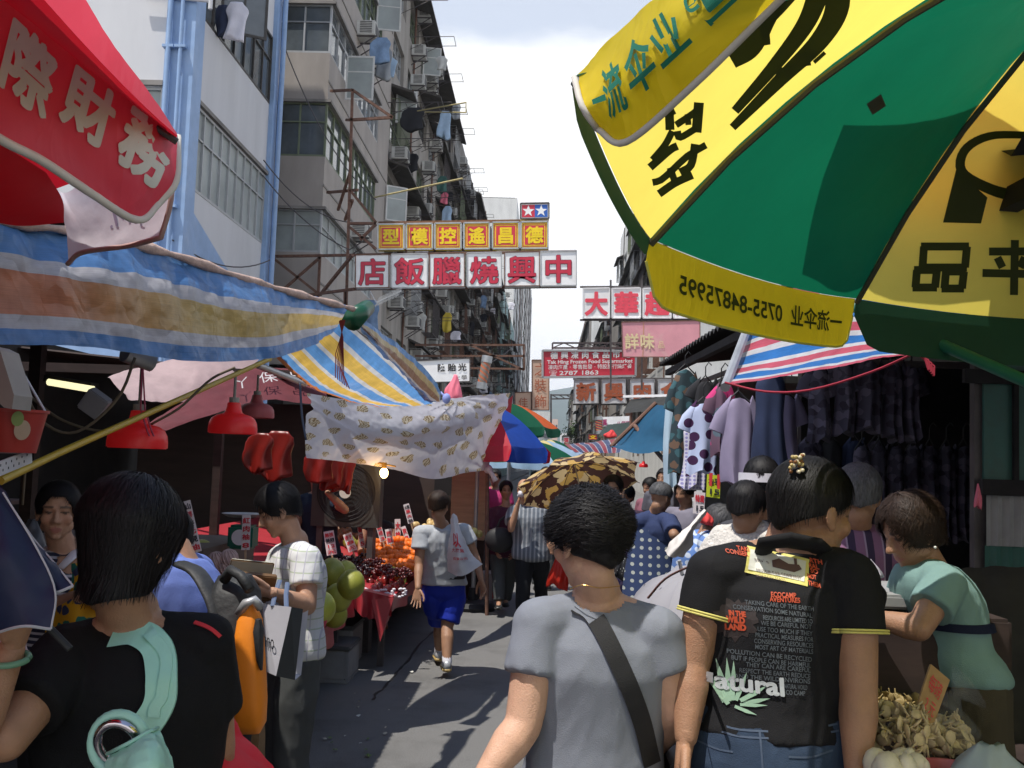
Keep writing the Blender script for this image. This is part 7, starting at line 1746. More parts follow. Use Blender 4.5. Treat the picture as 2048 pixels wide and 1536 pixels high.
oyster_heap('mushroom_bag','clear bag of pale oyster mushrooms left of the cardboard sign',at(1800,1478,2.5),.085,.08,.085,110,M_mush,.015,'bags of pale mushrooms')
oyster_heap('mushroom_bag','clear bag of pale oyster mushrooms right of the cardboard sign',at(1895,1490,2.55),.06,.07,.07,80,M_mush,.014,'bags of pale mushrooms',bag=True)
oyster_heap('mushroom_heap','loose mushroom heap beside the black shirted hip',at(1712,1490,2.7),.06,.08,.10,80,M_mush,.015)
M_whm=mat('mushroom_white',(.62,.56,.44),rough=.5,var=.15,vs=12)
oyster_heap('mushroom_heap','big white mushrooms in the red basket',at(1782,1535,2.3),.075,.06,.035,12,M_whm,.034,stem=False)
oyster_heap('dried_fruit_heap','heap of dark brown dried dates behind the mushrooms',at(1772,1388,3.0),.075,.09,.05,170,M_date,.012,cat='dried fruit')
oyster_heap('dried_fruit_heap','bag of yellowish dried beans under the dates',at(1795,1425,2.85),.08,.08,.05,130,mat('bean',(.30,.22,.09),rough=.5,var=.3),.015,cat='dried fruit')
def basket(label,c,r0,r1,h,m):
    rt_=thing('basket',label,'basket',tuple(c));mb=MB();n=48;k=7
    mb.lathe(c,[(r0,0),(r0+(r1-r0)*.12,h*.12)],n);mb.lathe(c,[(r1-.008,h*.86),(r1,h),(r1+.008,h),(r1+.004,h*.84)],n)
    for q in range(36):
        a=2*math.pi*q/36;mb.bar(c+V((r0*math.cos(a),r0*math.sin(a),.01)),c+V((r1*.99*math.cos(a),r1*.99*math.sin(a),h*.88)),.008,.004)
    for z in(.35,.6):rr_=r0+(r1-r0)*z;mb.tube([c+V((rr_*math.cos(2*math.pi*j/n),rr_*math.sin(2*math.pi*j/n),h*z))for j in range(n+1)],.005,5)
    mb.add([c+V((0,0,.004))]+[c+V((r0*math.cos(2*math.pi*j/n),r0*math.sin(2*math.pi*j/n),.004))for j in range(n)],[(0,j+1,(j+1)%n+1)for j in range(n)]);mk('wall',mb,m,rt_,recalc=False);return rt_
c=at(1898,1530,2.3);basket('pink plastic sieve basket at the bottom right',V((c.x,c.y,TZ)),.05,.067,.20,mat('basket_pink',(.45,.10,.12),rough=.4))
c=at(1775,1600,2.35);basket('red plastic basket holding big white mushrooms',V((c.x,c.y,TZ)),.11,.15,.13,mat('basket_red',(.45,.02,.02),rough=.4))
cs=thing('price_card','tilted cardboard price sign with red writing among the mushrooms','price card',tuple(at(1850,1440,2.5)))
q=[at(1826,1440,2.48),at(1858,1475,2.48),at(1900,1360,2.56),at(1862,1328,2.56)];nrm=(q[1]-q[0]).cross(q[3]-q[0]).normalized();nrm=nrm if nrm.y<0 else-nrm
mb=MB();mb.prism(q,nrm*-.006);mk('board',mb,M_kraft,cs)
mb=MB();mb.bar((q[0]+q[1])/2+V((0,.01,.02)),V(((q[0].x+q[1].x)/2-.02,2.47,TZ)),.03,.006);mk('stick',mb,M_kraft,cs)
t=TX();O=q[0]+nrm*.004;X_=q[1]-q[0];Y_=q[3]-q[0]
t.line('每磅',O+X_*.12+Y_*.62,X_*.40,Y_*.30,.0,cell=.95);t.line('2元',O+X_*.15+Y_*.30,X_*.36,Y_*.26,.0,cell=1.0);t.line('5斤',O+X_*.15+Y_*.04,X_*.34,Y_*.24,.0,cell=1.0);t.done('writing',M_cr1,cs)
blob_garment('plastic_bag','pale blue crumpled plastic bag at the bottom right corner',at(1990,1490,2.3),.26,.16,.2,mat('bag_pale_blue',(.42,.50,.56),rough=.35,trans=.3),5,cat='plastic bag')
blob_garment('plastic_bag','white carrier bag lying on the stall counter before the vendor',at(1730,1118,3.0),.10,.05,.1,mat('bag_white',(.55,.53,.60),rough=.35,trans=.3),3,cat='plastic bag')
mb=MB();a=at(1690,1175,3.1);mb.b2((a.x,2.95,a.z-.04),(a.x+.32,3.35,a.z));mk('foam_tray',mb,M_foam,label='white foam tray in front of the mint shirted vendor',cat='tray',bevel=.008)
# ------------------------------------------------------------------ the crowd
def JP(**k):return{a:(at(*b)if a not in('hipx','front')and len(b)==3 and abs(b[0])>2 else V(b))for a,b in k.items()}
H_blk=hair_mat('hair_black',(.008,.007,.008));H_brn=hair_mat('hair_brown',(.030,.016,.010));H_gry=hair_mat('hair_grey',(.10,.10,.105));H_drk=hair_mat('hair_dark',(.007,.006,.006))
SK1,SK2,SK3=(.44,.25,.16),(.35,.19,.115),(.57,.34,.235)
def cl(name,c,**k):return mat(name,c,rough=k.pop('rough',.85),var=k.pop('var',.07),vs=k.pop('vs',3),bump=k.pop('bump',.25),bs=k.pop('bs',420),spec=.2,crease=k.pop('crease',.25),cs=k.pop('cs',2.8),**k)
M_jean=cl('denim_blue',(.030,.048,.085),var=.35,vs=7);M_trk=cl('trousers_black',(.016,.017,.02));M_trg=cl('trousers_grey',(.075,.08,.08),var=.15);M_tro=cl('trousers_olive',(.06,.05,.032),var=.2)
M_shk=mat('shoe_black',(.02,.02,.02),rough=.4);M_sole=mat('shoe_sole',(.05,.045,.04),rough=.8)
def stripe(name,a,b,n,axis='Z',thr=.5,rough=.85,c=None):
    m=mat(name,a,rough=rough,var=.06,spec=.2,crease=.3,cs=4);t=m.node_tree;lk=t.links.new;bs=t.nodes['Principled BSDF'];src=bs.inputs['Base Color'].links[0].from_socket
    tc_=t.nodes.new('ShaderNodeTexCoord');se=t.nodes.new('ShaderNodeSeparateXYZ');lk(tc_.outputs['Object'],se.inputs[0])
    mu=t.nodes.new('ShaderNodeMath');mu.operation='MULTIPLY';mu.inputs[1].default_value=n;lk(se.outputs['XYZ'.index(axis)],mu.inputs[0])
    fr=t.nodes.new('ShaderNodeMath');fr.operation='FRACT';lk(mu.outputs[0],fr.inputs[0]);lt=t.nodes.new('ShaderNodeMath');lt.operation='LESS_THAN';lt.inputs[1].default_value=thr;lk(fr.outputs[0],lt.inputs[0])
    mx=t.nodes.new('ShaderNodeMix');mx.data_type='RGBA';lk(lt.outputs[0],mx.inputs[0]);lk(src,mx.inputs[6]);mx.inputs[7].default_value=(*b,1);out=mx.outputs[2]
    if c:  # crossing stripes
        m3=t.nodes.new('ShaderNodeMath');m3.operation='MULTIPLY';m3.inputs[1].default_value=c[1];lk(se.outputs['XYZ'.index(c[2])],m3.inputs[0]);f3=t.nodes.new('ShaderNodeMath');f3.operation='FRACT';lk(m3.outputs[0],f3.inputs[0]);l3=t.nodes.new('ShaderNodeMath');l3.operation='LESS_THAN';l3.inputs[1].default_value=c[3];lk(f3.outputs[0],l3.inputs[0])
        m4=t.nodes.new('ShaderNodeMix');m4.data_type='RGBA';lk(l3.outputs[0],m4.inputs[0]);lk(out,m4.inputs[6]);m4.inputs[7].default_value=(*c[0],1);out=m4.outputs[2]
    lk(out,bs.inputs['Base Color']);return m
def strap(name,m,body,pts,w,n,th=.004,seg=40,par=None,off=.005):
    """flat band pressed onto a garment along a pixel path"""
    me=body.data;bm=bmesh.new();bm.from_mesh(me);bm.transform(wm(body));t=BVHTree.FromBMesh(bm);bm.free();n=V(n).normalized()
    P=[spline([at(*p)for p in pts],i/seg)for i in range(seg+1)];vs=[]
    for i,p in enumerate(P):
        d=(P[min(i+1,seg)]-P[max(i-1,0)]).normalized();s_=d.cross(n).normalized()*w
        for q in(p-s_,p+s_):
            h=t.ray_cast(q+n*.5,-n,1.0);vs.append((h[0]if h[0]else q)+n*off)
    mb=MB();k=len(vs);mb.add(vs+[v+n*th for v in vs],[(k+2*i,k+2*i+1,k+2*i+3,k+2*i+2)for i in range(seg)]+[(2*i,k+2*i,k+2*i+2,2*i+2)for i in range(seg)]+[(2*i+1,2*i+3,k+2*i+3,k+2*i+1)for i in range(seg)])
    return mk(name,mb,m,par,smooth=40)
# --- woman in the grey T-shirt (back view, centre)
p1=person('woman in a plain grey T-shirt seen from behind with a black shoulder strap',JP(head=(1176,1082,2.52),neck=(1196,1196,2.56),shL=(1082,1252,2.50),shR=(1312,1266,2.52),elL=(1046,1452,2.44),wrL=(958,1570,2.36),elR=(1346,1420,2.52),wrR=(1292,1520,2.74),hip=(1188,1648,2.54)),1.0,SK3,.006,1.12,face=(-.62,.76,-.18),
    shirt=cl('shirt_grey',(.215,.232,.275)),hem=-.1,sleeve=.50,shirt_wr=.008,loose=.013,trousers=M_trk,hair=dict(mat=H_blk,thick=.013,front=62,side=112,back=160,tap=1.2,lump=.9,lf=5.5,ribs=5200,wave=.20,loose=.016,rlen=.5,width=.0013),shoes=(M_shk,M_sole),hands=({'d':(-.35,-.1,-.9),'pn':(.8,.3,-.3),'side':1},None),wseed=1,vneck=(at(1200,1172,2.50),.066),arm=1.18)
sb=thing('shoulder_bag','black shoulder bag strap crossing the back of the grey T-shirt','bag',tuple(at(1290,1500,2.5)))
strap('strap',mat('strap_black',(.015,.015,.017),rough=.7,bump=.2,bs=300),p1['shirt'],[(1150,1206,2.5),(1188,1232,2.45),(1240,1330,2.4),(1285,1440,2.4),(1312,1540,2.4)],.022,(0,-1,.12),par=sb)
mb=MB();c=at(1345,1600,2.62);mb.box(c,(.10,.24,.22));mk('pouch',mb,M_blk,sb,bevel=.03)
blob_garment('plastic_bag','orange red bag glimpsed beside the grey T-shirt elbow',at(1298,1375,2.95),.10,.10,.08,mat('bag_orange',(.60,.06,.02),rough=.4),2,cat='plastic bag')
mb=MB();P=[spline([at(*q)for q in((1140,1178,2.47),(1165,1170,2.44),(1200,1176,2.44),(1240,1172,2.47))],i/20)for i in range(21)];mb.v=[];mb.tube(P,.0012,5);mk('necklace',project(mb,p1['body'],(0,-1,.1),.002)if False else mb,mat('gold',(.6,.35,.12),rough=.3,metal=.9),p1['root'])
# --- woman in the black printed shirt
p2=person('woman in a black printed back shirt and jeans with a beaded hair clip',JP(head=(1624,1022,2.55),neck=(1580,1092,2.58),shL=(1428,1146,2.54),shR=(1706,1160,2.46),elL=(1384,1330,2.52),wrL=(1372,1474,2.46),elR=(1718,1386,2.42),wrR=(1714,1545,2.36),hip=(1545,1520,2.55)),1.10,SK2,.006,1.20,face=(.88,.42,-.20),
    shirt=cl('shirt_black',(.012,.012,.014),var=.15),hem=.16,sleeve=.46,shirt_wr=.009,loose=.012,trousers=M_jean,leg_loose=.012,hair=dict(mat=H_drk,front=48,side=90,back=150,thick=.010,lump=.15,vol=(.96,1.0,1.0),ribs=4600,wave=0,loose=.004,rlen=.9,width=.0013),shoes=(M_shk,M_sole),hands=({'d':(-.12,-.05,-1),'pn':(.9,-.3,0),'side':1},{'d':(0,0,-1),'pn':(-.9,0,0),'side':-1}),wseed=5,arm=1.04)
mb=MB();rr=random.Random(3);c=at(1592,918,2.47)
for i in range(34):
    d=V((rr.uniform(-.013,.017),rr.uniform(-.012,.006),rr.uniform(-.032,.010)));mb.ell(c+d,.0048,.0048,.0048,nu=10,nv=7,mi=i%3)
mk('hair_clip',mb,[mat('bead_cream',(.62,.55,.40),rough=.3),mat('bead_brown',(.22,.09,.03),rough=.3),mat('bead_gold',(.45,.35,.14),rough=.3)],p2['root'],smooth=True)
mb=MB();mb.tube([at(*q)for q in((1522,1112,2.52),(1534,1086,2.46),(1578,1080,2.44),(1630,1090,2.46),(1668,1116,2.52))],[.018,.028,.030,.028,.018],10,flat=.5);mk('collar',mb,cl('shirt_black',(.012,.012,.014)),p2['root'],smooth=True)
BN=V((.03,-1,.16))
def prt(par,body,lines,m,n=BN,Y=2.40,name='print',dens=.03,off=.0035):
    """lines: (text, lower-left px, baseline px vector, em-up px vector, bold, fit)"""
    t=TX()
    for s_,o,xv,yv,bd in lines:
        O=at(o[0],o[1],Y);X=at(o[0]+xv[0],o[1]+xv[1],Y)-O;U=at(o[0]+yv[0],o[1]-abs(yv[1]),Y)-O;t.line(s_,O,X,U,bd,fit=1.0)
    return mk(name,project(densify(t.mb,dens),body,n,off),m,par,recalc=False)
def ppoly(par,body,polys,mats,n=BN,Y=2.40,name='print',off=.003):
    objs=[]
    for pts,m,o_ in polys:
        mb=MB();mb.poly([at(a,b,Y)for a,b in pts]);objs.append(mk(name,project(densify(mb,.018),body,n,off+o_),m,par,recalc=False))
I_or=mat('ink_orange',(.50,.075,.03));I_gy=mat('ink_grey',(.085,.10,.115));I_mt=mat('ink_mint',(.30,.46,.34));I_wh=mat('ink_white',(.45,.48,.50));I_ye=mat('patch_yellow',(.62,.56,.16));I_pw=mat('patch_white',(.60,.60,.54));I_br=mat('ink_brown',(.10,.055,.05))
S2,B2=p2['shirt'],p2['root']
ppoly(B2,S2,[([(1519,1082),(1637,1114),(1622,1172),(1505,1140)],I_ye,0),([(1523,1090),(1629,1118),(1616,1162),(1512,1134)],I_pw,.002),([(1561,1116),(1575,1112),(1592,1124),(1612,1126),(1616,1136),(1600,1142),(1580,1136),(1560,1130)],I_br,.004),([(1604,1112),(1610,1113),(1608,1130),(1603,1129)],I_br,.004)],None)
prt(B2,S2,[('MOTOR CAR COMPANY',(1529,1139),(82,18),(-3,10),.0),('alb`s',(1527,1115),(28,8),(-3,10),.0),('BOSTON MASS.',(1526,1149),(56,13),(-2,8),.0)],I_br,off=.0085)
prt(B2,S2,[('TAKI',(1495,1092),(25,4),(-1,14),.02),('CONSER',(1470,1098),(46,9),(-1,14),.02),('RTH',(1637,1120),(21,6),(0,14),.02),('RAL',(1633,1131),(18,5),(0,14),.02),('SO',(1634,1142),(14,4),(0,14),.02),('NOT',(1625,1153),(18,5),(0,14),.02),('THEM',(1624,1168),(24,7),(0,14),.02),('ECOCAMP',(1548,1192),(48,3),(0,14),.02),('AVENTURES',(1545,1202),(58,3),(0,14),.02),('IN THE',(1470,1229),(30,4),(-1,15),.04),('WILD',(1466,1243),(32,4),(-1,18),.05),('LAND',(1463,1258),(37,3),(-1,17),.05)],I_or)
rows_=[('TAKING CARE OF THE EARTH',1500,1203,128,22),('CONSERVATION SOME NATURAL',1478,1212,146,28),('RESOURCES ARE LIMITED SO',1530,1235,94,12),('WE BE CAREFUL NOT',1526,1246,96,12),('USE TOO MUCH IF THEY',1520,1258,104,14),('PRACTICAL MEASURES FOR',1516,1270,110,14),('CONSERVING RESOURCES',1514,1282,112,14),('MOST ART OF MATERIALS',1516,1294,110,14),('POLLUTION CAN BE RECYCLED',1466,1303,158,24),('BUT IF PEOPLE CAN BE HARMFUL',1474,1316,148,22),('THEY CAN ARE CAREFUL',1500,1330,122,16),('RESPECT THE EARTH REDUCE',1488,1342,134,16),('AND THE WILD ENVIRONS',1480,1354,142,14),('THE NATURAL WORLD',1560,1372,56,6),('ECO CAMP',1570,1385,42,4)]
prt(B2,S2,[(s_,(x,y+4),(w,h*.7),(0,13),.012)for s_,x,y,w,h in rows_],I_gy)
ppoly(B2,S2,[([(1482+r_*math.cos(a),1238+r_*math.sin(a))for a,r_ in[(2*math.pi*i/36,40*(1+.14*math.sin(i*2.3)+.08*math.sin(i*5.1)))for i in range(36)]],mat('ink_dim',(.030,.022,.022)),-.0018)],None)
lf=[]
for bx,by,tx,ty,w in((1462,1408,1428,1338,9),(1466,1408,1448,1318,9),(1470,1406,1466,1316,8),(1476,1404,1478,1322,8),(1482,1404,1502,1346,8),(1490,1404,1540,1372,8),(1496,1408,1545,1398,7),(1490,1412,1540,1412,6),(1480,1416,1520,1432,6),(1468,1412,1440,1372,8)):
    d=V((tx-bx,ty-by,0)).normalized();nn=V((-d.y,d.x,0));mx,my=bx*.45+tx*.55,by*.45+ty*.55
    lf.append(([(bx+nn.x*w*.5,by+nn.y*w*.5),(mx+nn.x*w*.7,my+nn.y*w*.7),(tx,ty),(mx-nn.x*w*.5,my-nn.y*w*.5),(bx-nn.x*w*.5,by-nn.y*w*.5)],I_mt,.0005*len(lf)%.003))
ppoly(B2,S2,lf,None)
prt(B2,S2,[('n',(1424,1365),(18,2),(-1,40),.04),('atural',(1446,1378),(124,14),(-2,50),.03)],I_wh,off=.007)
for sgn,(e_,s_)in((-1,((1392,1330,2.52),(1432,1152,2.54))),(1,((1718,1386,2.42),(1706,1168,2.46)))):
    a,b=at(*s_),at(*e_);q=a.lerp(b,.455);d=(b-a).normalized();x=d.orthogonal().normalized();y=d.cross(x);mb=MB()
    for k in range(2):mb.tube([q-d*(.006*k)+(x*math.cos(t_*.2618)+y*math.sin(t_*.2618))*.073 for t_ in range(25)],.0028,6)
    mk('cuff_trim',mb,I_ye,B2,smooth=True)
mb=MB()
for pts in([(1400,1440),(1470,1462),(1530,1464),(1600,1462),(1680,1450)],[(1402,1452),(1470,1475),(1530,1477),(1600,1475),(1682,1463)],[(1522,1465),(1524,1536)],[(1400,1492),(1440,1505),(1470,1508)],[(1575,1512),(1620,1512),(1665,1500)]):
    P=[spline([at(a,b,2.4)for a,b in pts],i/16)for i in range(17)];mb.tube(P,.0022,4)
mk('stitching',project(mb,p2['trousers'],(0,-1,.1),.002),mat('stitch_blue',(.055,.08,.13)),B2)
# --- woman in black with the mint bag (left foreground, back view)
p3=person('black haired woman in a black T-shirt carrying a mint shoulder bag',JP(head=(262,1082,2.02),neck=(262,1246,2.06),shL=(130,1318,1.98),shR=(404,1290,2.08),elL=(10,1478,1.78),wrL=(-190,1400,1.85),elR=(432,1490,2.14),wrR=(420,1620,2.3),hip=(265,1740,2.05)),1.02,SK2,.006,1.12,face=(.30,.90,-.30),
    shirt=cl('shirt_black2',(.009,.009,.010),var=.15),sleeve=.66,shirt_wr=.010,loose=.015,trousers=M_trk,hair=dict(mat=H_blk,thick=.015,front=64,side=172,back=204,tap=1.5,lump=.3,ribs=6000,wave=.02,loose=.010,rlen=1.2,width=.0013),shoes=(M_shk,M_sole),hands=(None,None),wseed=8,arm=1.05)
M_mint=mat('mint_leather',(.36,.68,.56),rough=.35,var=.05,vs=6,bump=.12,bs=90,spec=.5)
mbg=thing('handbag','mint green leather shoulder bag with a big metal ring','bag',tuple(at(270,1520,1.82)))
strap('strap',M_mint,p3['shirt'],[(212,1268,1.95),(240,1262,1.9),(268,1300,1.86),(278,1400,1.84),(240,1480,1.83)],.024,(0,-1,.2),par=mbg,th=.006,off=.004)
strap('strap',M_mint,p3['shirt'],[(250,1250,1.9),(284,1310,1.86),(282,1390,1.84),(268,1418,1.83),(262,1440,1.82)],.009,(0,-1,.2),par=mbg,th=.005,off=.008)
rc=at(236,1488,1.80);mb=MB();mb.tube([rc+V((.036*math.cos(a*.2618),-.012*math.sin(a*.2618),.038*math.sin(a*.2618)))for a in range(25)],.0085,10,caps=False);mk('ring',mb,mat('chrome',(.6,.55,.58),rough=.15,metal=1.0),mbg,smooth=True)
mb=MB();mb.tube([rc+V((.047*math.cos(a*.2618),.004,.049*math.sin(a*.2618)))for a in range(25)],.010,8,caps=False);mk('ring_tab',mb,M_mint,mbg,smooth=True)
cloth('pouch',[[at(*p)for p in r]for r in([(214,1508,1.79),(258,1486,1.76),(296,1464,1.78),(316,1456,1.82)],[(206,1530,1.77),(262,1516,1.72),(310,1490,1.74),(334,1478,1.81)],[(202,1590,1.77),(262,1590,1.70),(320,1560,1.72),(352,1540,1.81)],[(200,1720,1.78),(262,1720,1.72),(320,1720,1.74),(356,1700,1.82)])],M_mint,30,30,mbg,wr=.006,ws=14)
mb=MB();mb.tube([at(*q)for q in((214,1508,1.79),(258,1486,1.757),(296,1464,1.777),(316,1456,1.82))],.0035,6);mk('piping',mb,M_mint,mbg,smooth=True)
strap('shoulder_trim',mat('trim_red',(.55,.03,.04),rough=.7),p3['shirt'],[(378,1222,2.0),(408,1234,2.0),(436,1262,2.02)],.004,(0,-.8,.6),par=p3['root'],seg=12)
cloth('red_jacket',[[at(*p)for p in r]for r in([(428,1372,2.16),(436,1380,2.2),(446,1400,2.3)],[(420,1450,2.1),(450,1470,2.2),(480,1465,2.3)],[(424,1520,2.05),(480,1530,2.15),(540,1520,2.3)],[(420,1640,2.0),(500,1640,2.1),(590,1600,2.3)])],mat('cloth_scarlet',(.62,.012,.03),rough=.7,var=.06),24,24,wr=.012,ws=7,label='bright red jacket hanging beside the woman in black',cat='jacket')
# --- bending shopper with a backpack
p4=person('shopper in a blue shirt bending with a black and orange backpack',JP(head=(330,1085,3.05),neck=(352,1112,3.0),shL=(318,1150,2.9),shR=(392,1148,3.2),elL=(330,1260,2.9),wrL=(310,1300,3.1),elR=(400,1260,3.4),wrR=(380,1270,3.6),hip=(405,1380,2.95),hipx=(.5,.8,0)),.92,SK2,.009,.95,face=(-.6,.6,-.5),shirt=cl('shirt_blue',(.14,.20,.50)),sleeve=.6,loose=.022,trousers=M_trk,hair=dict(mat=H_blk),wseed=12)
bkp=thing('backpack','black and orange backpack with a shiny buckle on the bending shopper','backpack',tuple(at(470,1300,2.65)))
def px_loft(parent,name,rows,m,Y,dep,bev=.02,pw=3.2):
    mb=MB();mb.loft([(at((a+b)/2,y,Y),(at(b,y,Y)-at(a,y,Y))/2,V((0,dep*k,0)))for a,b,y,k in rows],28,pw=pw);return mk(name,mb,m,parent,smooth=50)
M_bpk=mat('nylon_black',(.022,.024,.026),rough=.6,bump=.4,bs=30,var=.2);M_bpo=mat('nylon_orange',(.80,.24,.015),rough=.55,bump=.35,bs=16,var=.08)
px_loft(bkp,'pack',[(440,500,1150,.4),(425,515,1185,.8),(424,520,1280,1),(432,526,1380,1),(450,520,1450,.8),(465,508,1462,.3)],M_bpk,2.72,.10)
px_loft(bkp,'front_pocket',[(488,510,1208,.4),(478,522,1240,.8),(466,527,1320,1),(462,531,1400,1),(468,530,1445,.8),(478,520,1466,.3)],M_bpo,2.60,.05)
px_loft(bkp,'black_panel',[(512,522,1238,.4),(508,526,1262,.7),(514,525,1320,.5),(521,525,1340,.2)],M_bpk,2.565,.03)
mb=MB();mb.tube([at(*q)for q in((478,1228,2.58),(492,1206,2.57),(508,1200,2.57),(522,1216,2.58))],.012,8);mk('buckle',mb,M_galv,bkp,smooth=True)
mb=MB();mb.tube([at(*q)for q in((448,1160,2.66),(462,1140,2.64),(482,1152,2.62),(500,1180,2.6))],.014,8);mk('top_handle',mb,M_bpk,bkp,smooth=True)
mb=MB();mb.tube([spline([at(*q)for q in((362,1128,2.75),(395,1145,2.7),(425,1195,2.66),(440,1240,2.64))],i/12)for i in range(13)],.028,10,flat=.35);mk('strap',mb,M_bpk,bkp,smooth=True)
# --- woman in the white plaid shirt
M_pl=stripe('plaid_white',(.62,.62,.62),(.42,.47,.36),24,'Z',.13,c=((.45,.44,.50),26,'X',.12))
p5=person('woman in a white plaid shirt looking down at her wallet',JP(head=(556,1020,4.38),neck=(592,1090,4.42),shL=(612,1122,4.24),shR=(560,1118,4.58),elL=(614,1212,4.16),wrL=(545,1186,4.0),elR=(540,1195,4.5),wrR=(502,1150,4.22),hip=(590,1300,4.44),hipx=(-.45,.9,0)),.96,SK1,.006,1.0,face=(-.84,-.30,-.48),
    shirt=M_pl,hem=-.02,sleeve=.58,shirt_wr=.009,loose=.018,trousers=M_trg,hair=dict(mat=H_blk,thick=.012,front=60,side=112,back=158,vol=(.98,.98,1),ribs=1500,loose=.007,width=.0015),shoes=(M_shk,M_sole),hands=({'d':(-.8,-.2,.1),'pn':(.2,.6,.7),'side':-1,'curl':.5},{'d':(-.8,-.2,-.1),'pn':(.1,-.5,-.8),'side':1,'curl':.6}),wseed=14,arm=1.08)
mb=MB();c=at(500,1172,4.05);mb.box(c,(.19,.025,.12),Euler((.5,.1,.4)).to_matrix());mb.box(c+V((-.01,.03,.05)),(.17,.012,.11),Euler((.5,.1,.4)).to_matrix(),1)
mk('wallet',mb,[mat('wallet_brown',(.14,.075,.03),rough=.5),mat('banknote',(.42,.40,.32),rough=.7)],label='open brown wallet held by the white plaid woman',cat='wallet',bevel=.004)
pbag=thing('paper_bag','white and grey paper shopping bag hanging from a forearm','bag',tuple(at(565,1290,3.95)))
q=[at(*a)for a in((526,1208,3.98),(583,1214,3.93),(606,1218,4.02),(590,1360,4.02),(552,1352,3.93),(525,1340,3.98))]
mb=MB();mb.add(q+[p+V((-.0,.10,.0))for p in(q[0],q[2],q[3],q[5])],[(0,1,4,5),(6,0,5,9),(7,6,9,8),(5,4,3,8,9)],0);M_ppr=mat('paper_white',(.55,.54,.58),rough=.5,var=.05,bump=.3,bs=6);M_ppg=mat('paper_grey',(.05,.056,.058),rough=.5)
k1=q[0].lerp(q[1],.98);mb.add([q[1],q[2],q[3],q[4]],[(0,1,2,3)],1);mk('bag_body',mb,[M_ppr,M_ppg],pbag,recalc=False)
t=TX();O=q[5].lerp(q[4],.05);X_=(q[4]-q[5]);U_=q[0]-q[5];t.line('nno',O+U_*.38+V((.0,-.006,0)),X_*.82,U_*.33,.0,fit=1,skew=.12);t.done('lettering',M_blk,pbag)
mb=MB()
for k in range(4):mb.bar(q[4].lerp(q[1],.15+.07*k)+(q[2]-q[1])*.3+V((.002,-.004,0)),q[4].lerp(q[1],.15+.07*k)+(q[2]-q[1])*(.75-.1*k)+V((.002,-.004,0)),.006)
mk('small_print',mb,M_ppr,pbag)
mb=MB()
for a,b in(((545,1212),(560,1160)),((573,1214),(575,1165))):mb.tube([at(a[0],a[1],3.96),at((a[0]+b[0])/2-2,(a[1]+b[1])/2,4.0),at(b[0],b[1],4.04)],.009,6,flat=.3)
mk('handle',mb,mat('cord_blue',(.10,.14,.24),rough=.7),pbag)
# --- striped stall keeper at the left
p6=person('stall keeper in a striped polo and yellow floral apron',JP(head=(116,1022,3.9),neck=(130,1104,3.96),shR=(88,1134,3.9),shL=(190,1134,3.95),elR=(92,1222,3.82),wrR=(178,1186,3.62),elL=(216,1222,3.9),wrL=(186,1196,3.62),hip=(142,1320,3.98)),.97,SK1,.0055,1.08,face=(.38,-.92,-.08),
    shirt=stripe('polo_stripe',(.025,.028,.05),(.42,.42,.46),46,'Z',.42),sleeve=.6,shirt_wr=.007,loose=.018,trousers=M_trk,hair=dict(mat=H_blk,thick=.012,front=62,side=108,back=150,vol=(.98,.98,1),ribs=1200,width=.0015),hands=(None,{'d':(.8,-.3,.2),'pn':(0,1,0),'curl':.6}),wseed=16,vneck=(at(142,1112,3.84),.07))
mb=MB();c=p6['nb'];
for s in(-1,1):mb.tube([c+V((s*.065,.03,.02)),c+V((s*.062,-.05,.0)),c+V((s*.035,-.105,-.05))],[.02,.024,.018],8,flat=.4)
mk('collar',mb,M_cw,p6['root'],smooth=True)
M_apr=dot_mat('apron_floral',(.60,.32,.015),(.04,.05,.10),22,.38,dots2=(.02,.14,.10),warp=.03,flat=True)
cloth('apron',[[at(*p)for p in r]for r in([(142,1126,3.74),(158,1126,3.73),(170,1128,3.75)],[(138,1180,3.70),(160,1180,3.66),(186,1182,3.72)],[(96,1215,3.74),(150,1225,3.62),(206,1225,3.74)],[(92,1330,3.72),(150,1340,3.62),(214,1340,3.74)])],M_apr,20,24,p6['root'],wr=.01,ws=6)
mb=MB();p=at(70,1075,4.0);blob_garment('plastic_bag','grey translucent bag behind the striped stall keeper',at(60,1040,4.1),.16,.16,.12,mat('bag_grey',(.12,.13,.15),rough=.3,trans=.3),3,cat='plastic bag')
# --- walking man
p7=person('man in a grey T-shirt and blue shorts walking away',JP(head=(878,1010,8.15),neck=(886,1056,8.2),shL=(842,1066,8.15),shR=(928,1062,8.2),elL=(838,1130,8.1),wrL=(836,1176,7.98),elR=(950,1112,8.2),wrR=(962,1158,8.1),hip=(888,1186,8.3),knL=(880,1250,8.45),anL=(878,1302,8.62),knR=(894,1252,8.25),anR=(894,1322,8.12)),.96,SK2,.007,1.0,face=(.35,.92,-.15),
    shirt=cl('tee_grey',(.40,.42,.45)),hem=.06,sleeve=.50,shirt_wr=.012,loose=.028,trousers=cl('shorts_blue',(.012,.03,.34),rough=.6),shorts=.86,leg_loose=.028,hair=dict(mat=H_brn,thick=.012,ribs=700),shoes=(mat('trainer_silver',(.45,.46,.48),rough=.35,metal=.3),mat('sole_gold',(.42,.30,.12),rough=.5)),socks=M_cw,hands=({'d':(-.05,-.25,-1),'pn':(-.1,-1,.1),'side':-1,'curl':.25,'spread':.14},{'d':(.25,-.1,-.9),'pn':(-.7,-.6,0),'side':1,'curl':.4}),wseed=19,boxy=.4)
mb=MB();c=p7['hip']+p7['spine']*.15;mb.loft([(c-V((0,0,.022)),V((.175,0,0)),V((0,.132,0))),(c+V((0,0,.022)),V((.173,0,0)),V((0,.130,0)))],32);mk('belt',mb,M_blk,p7['root'],smooth=50)
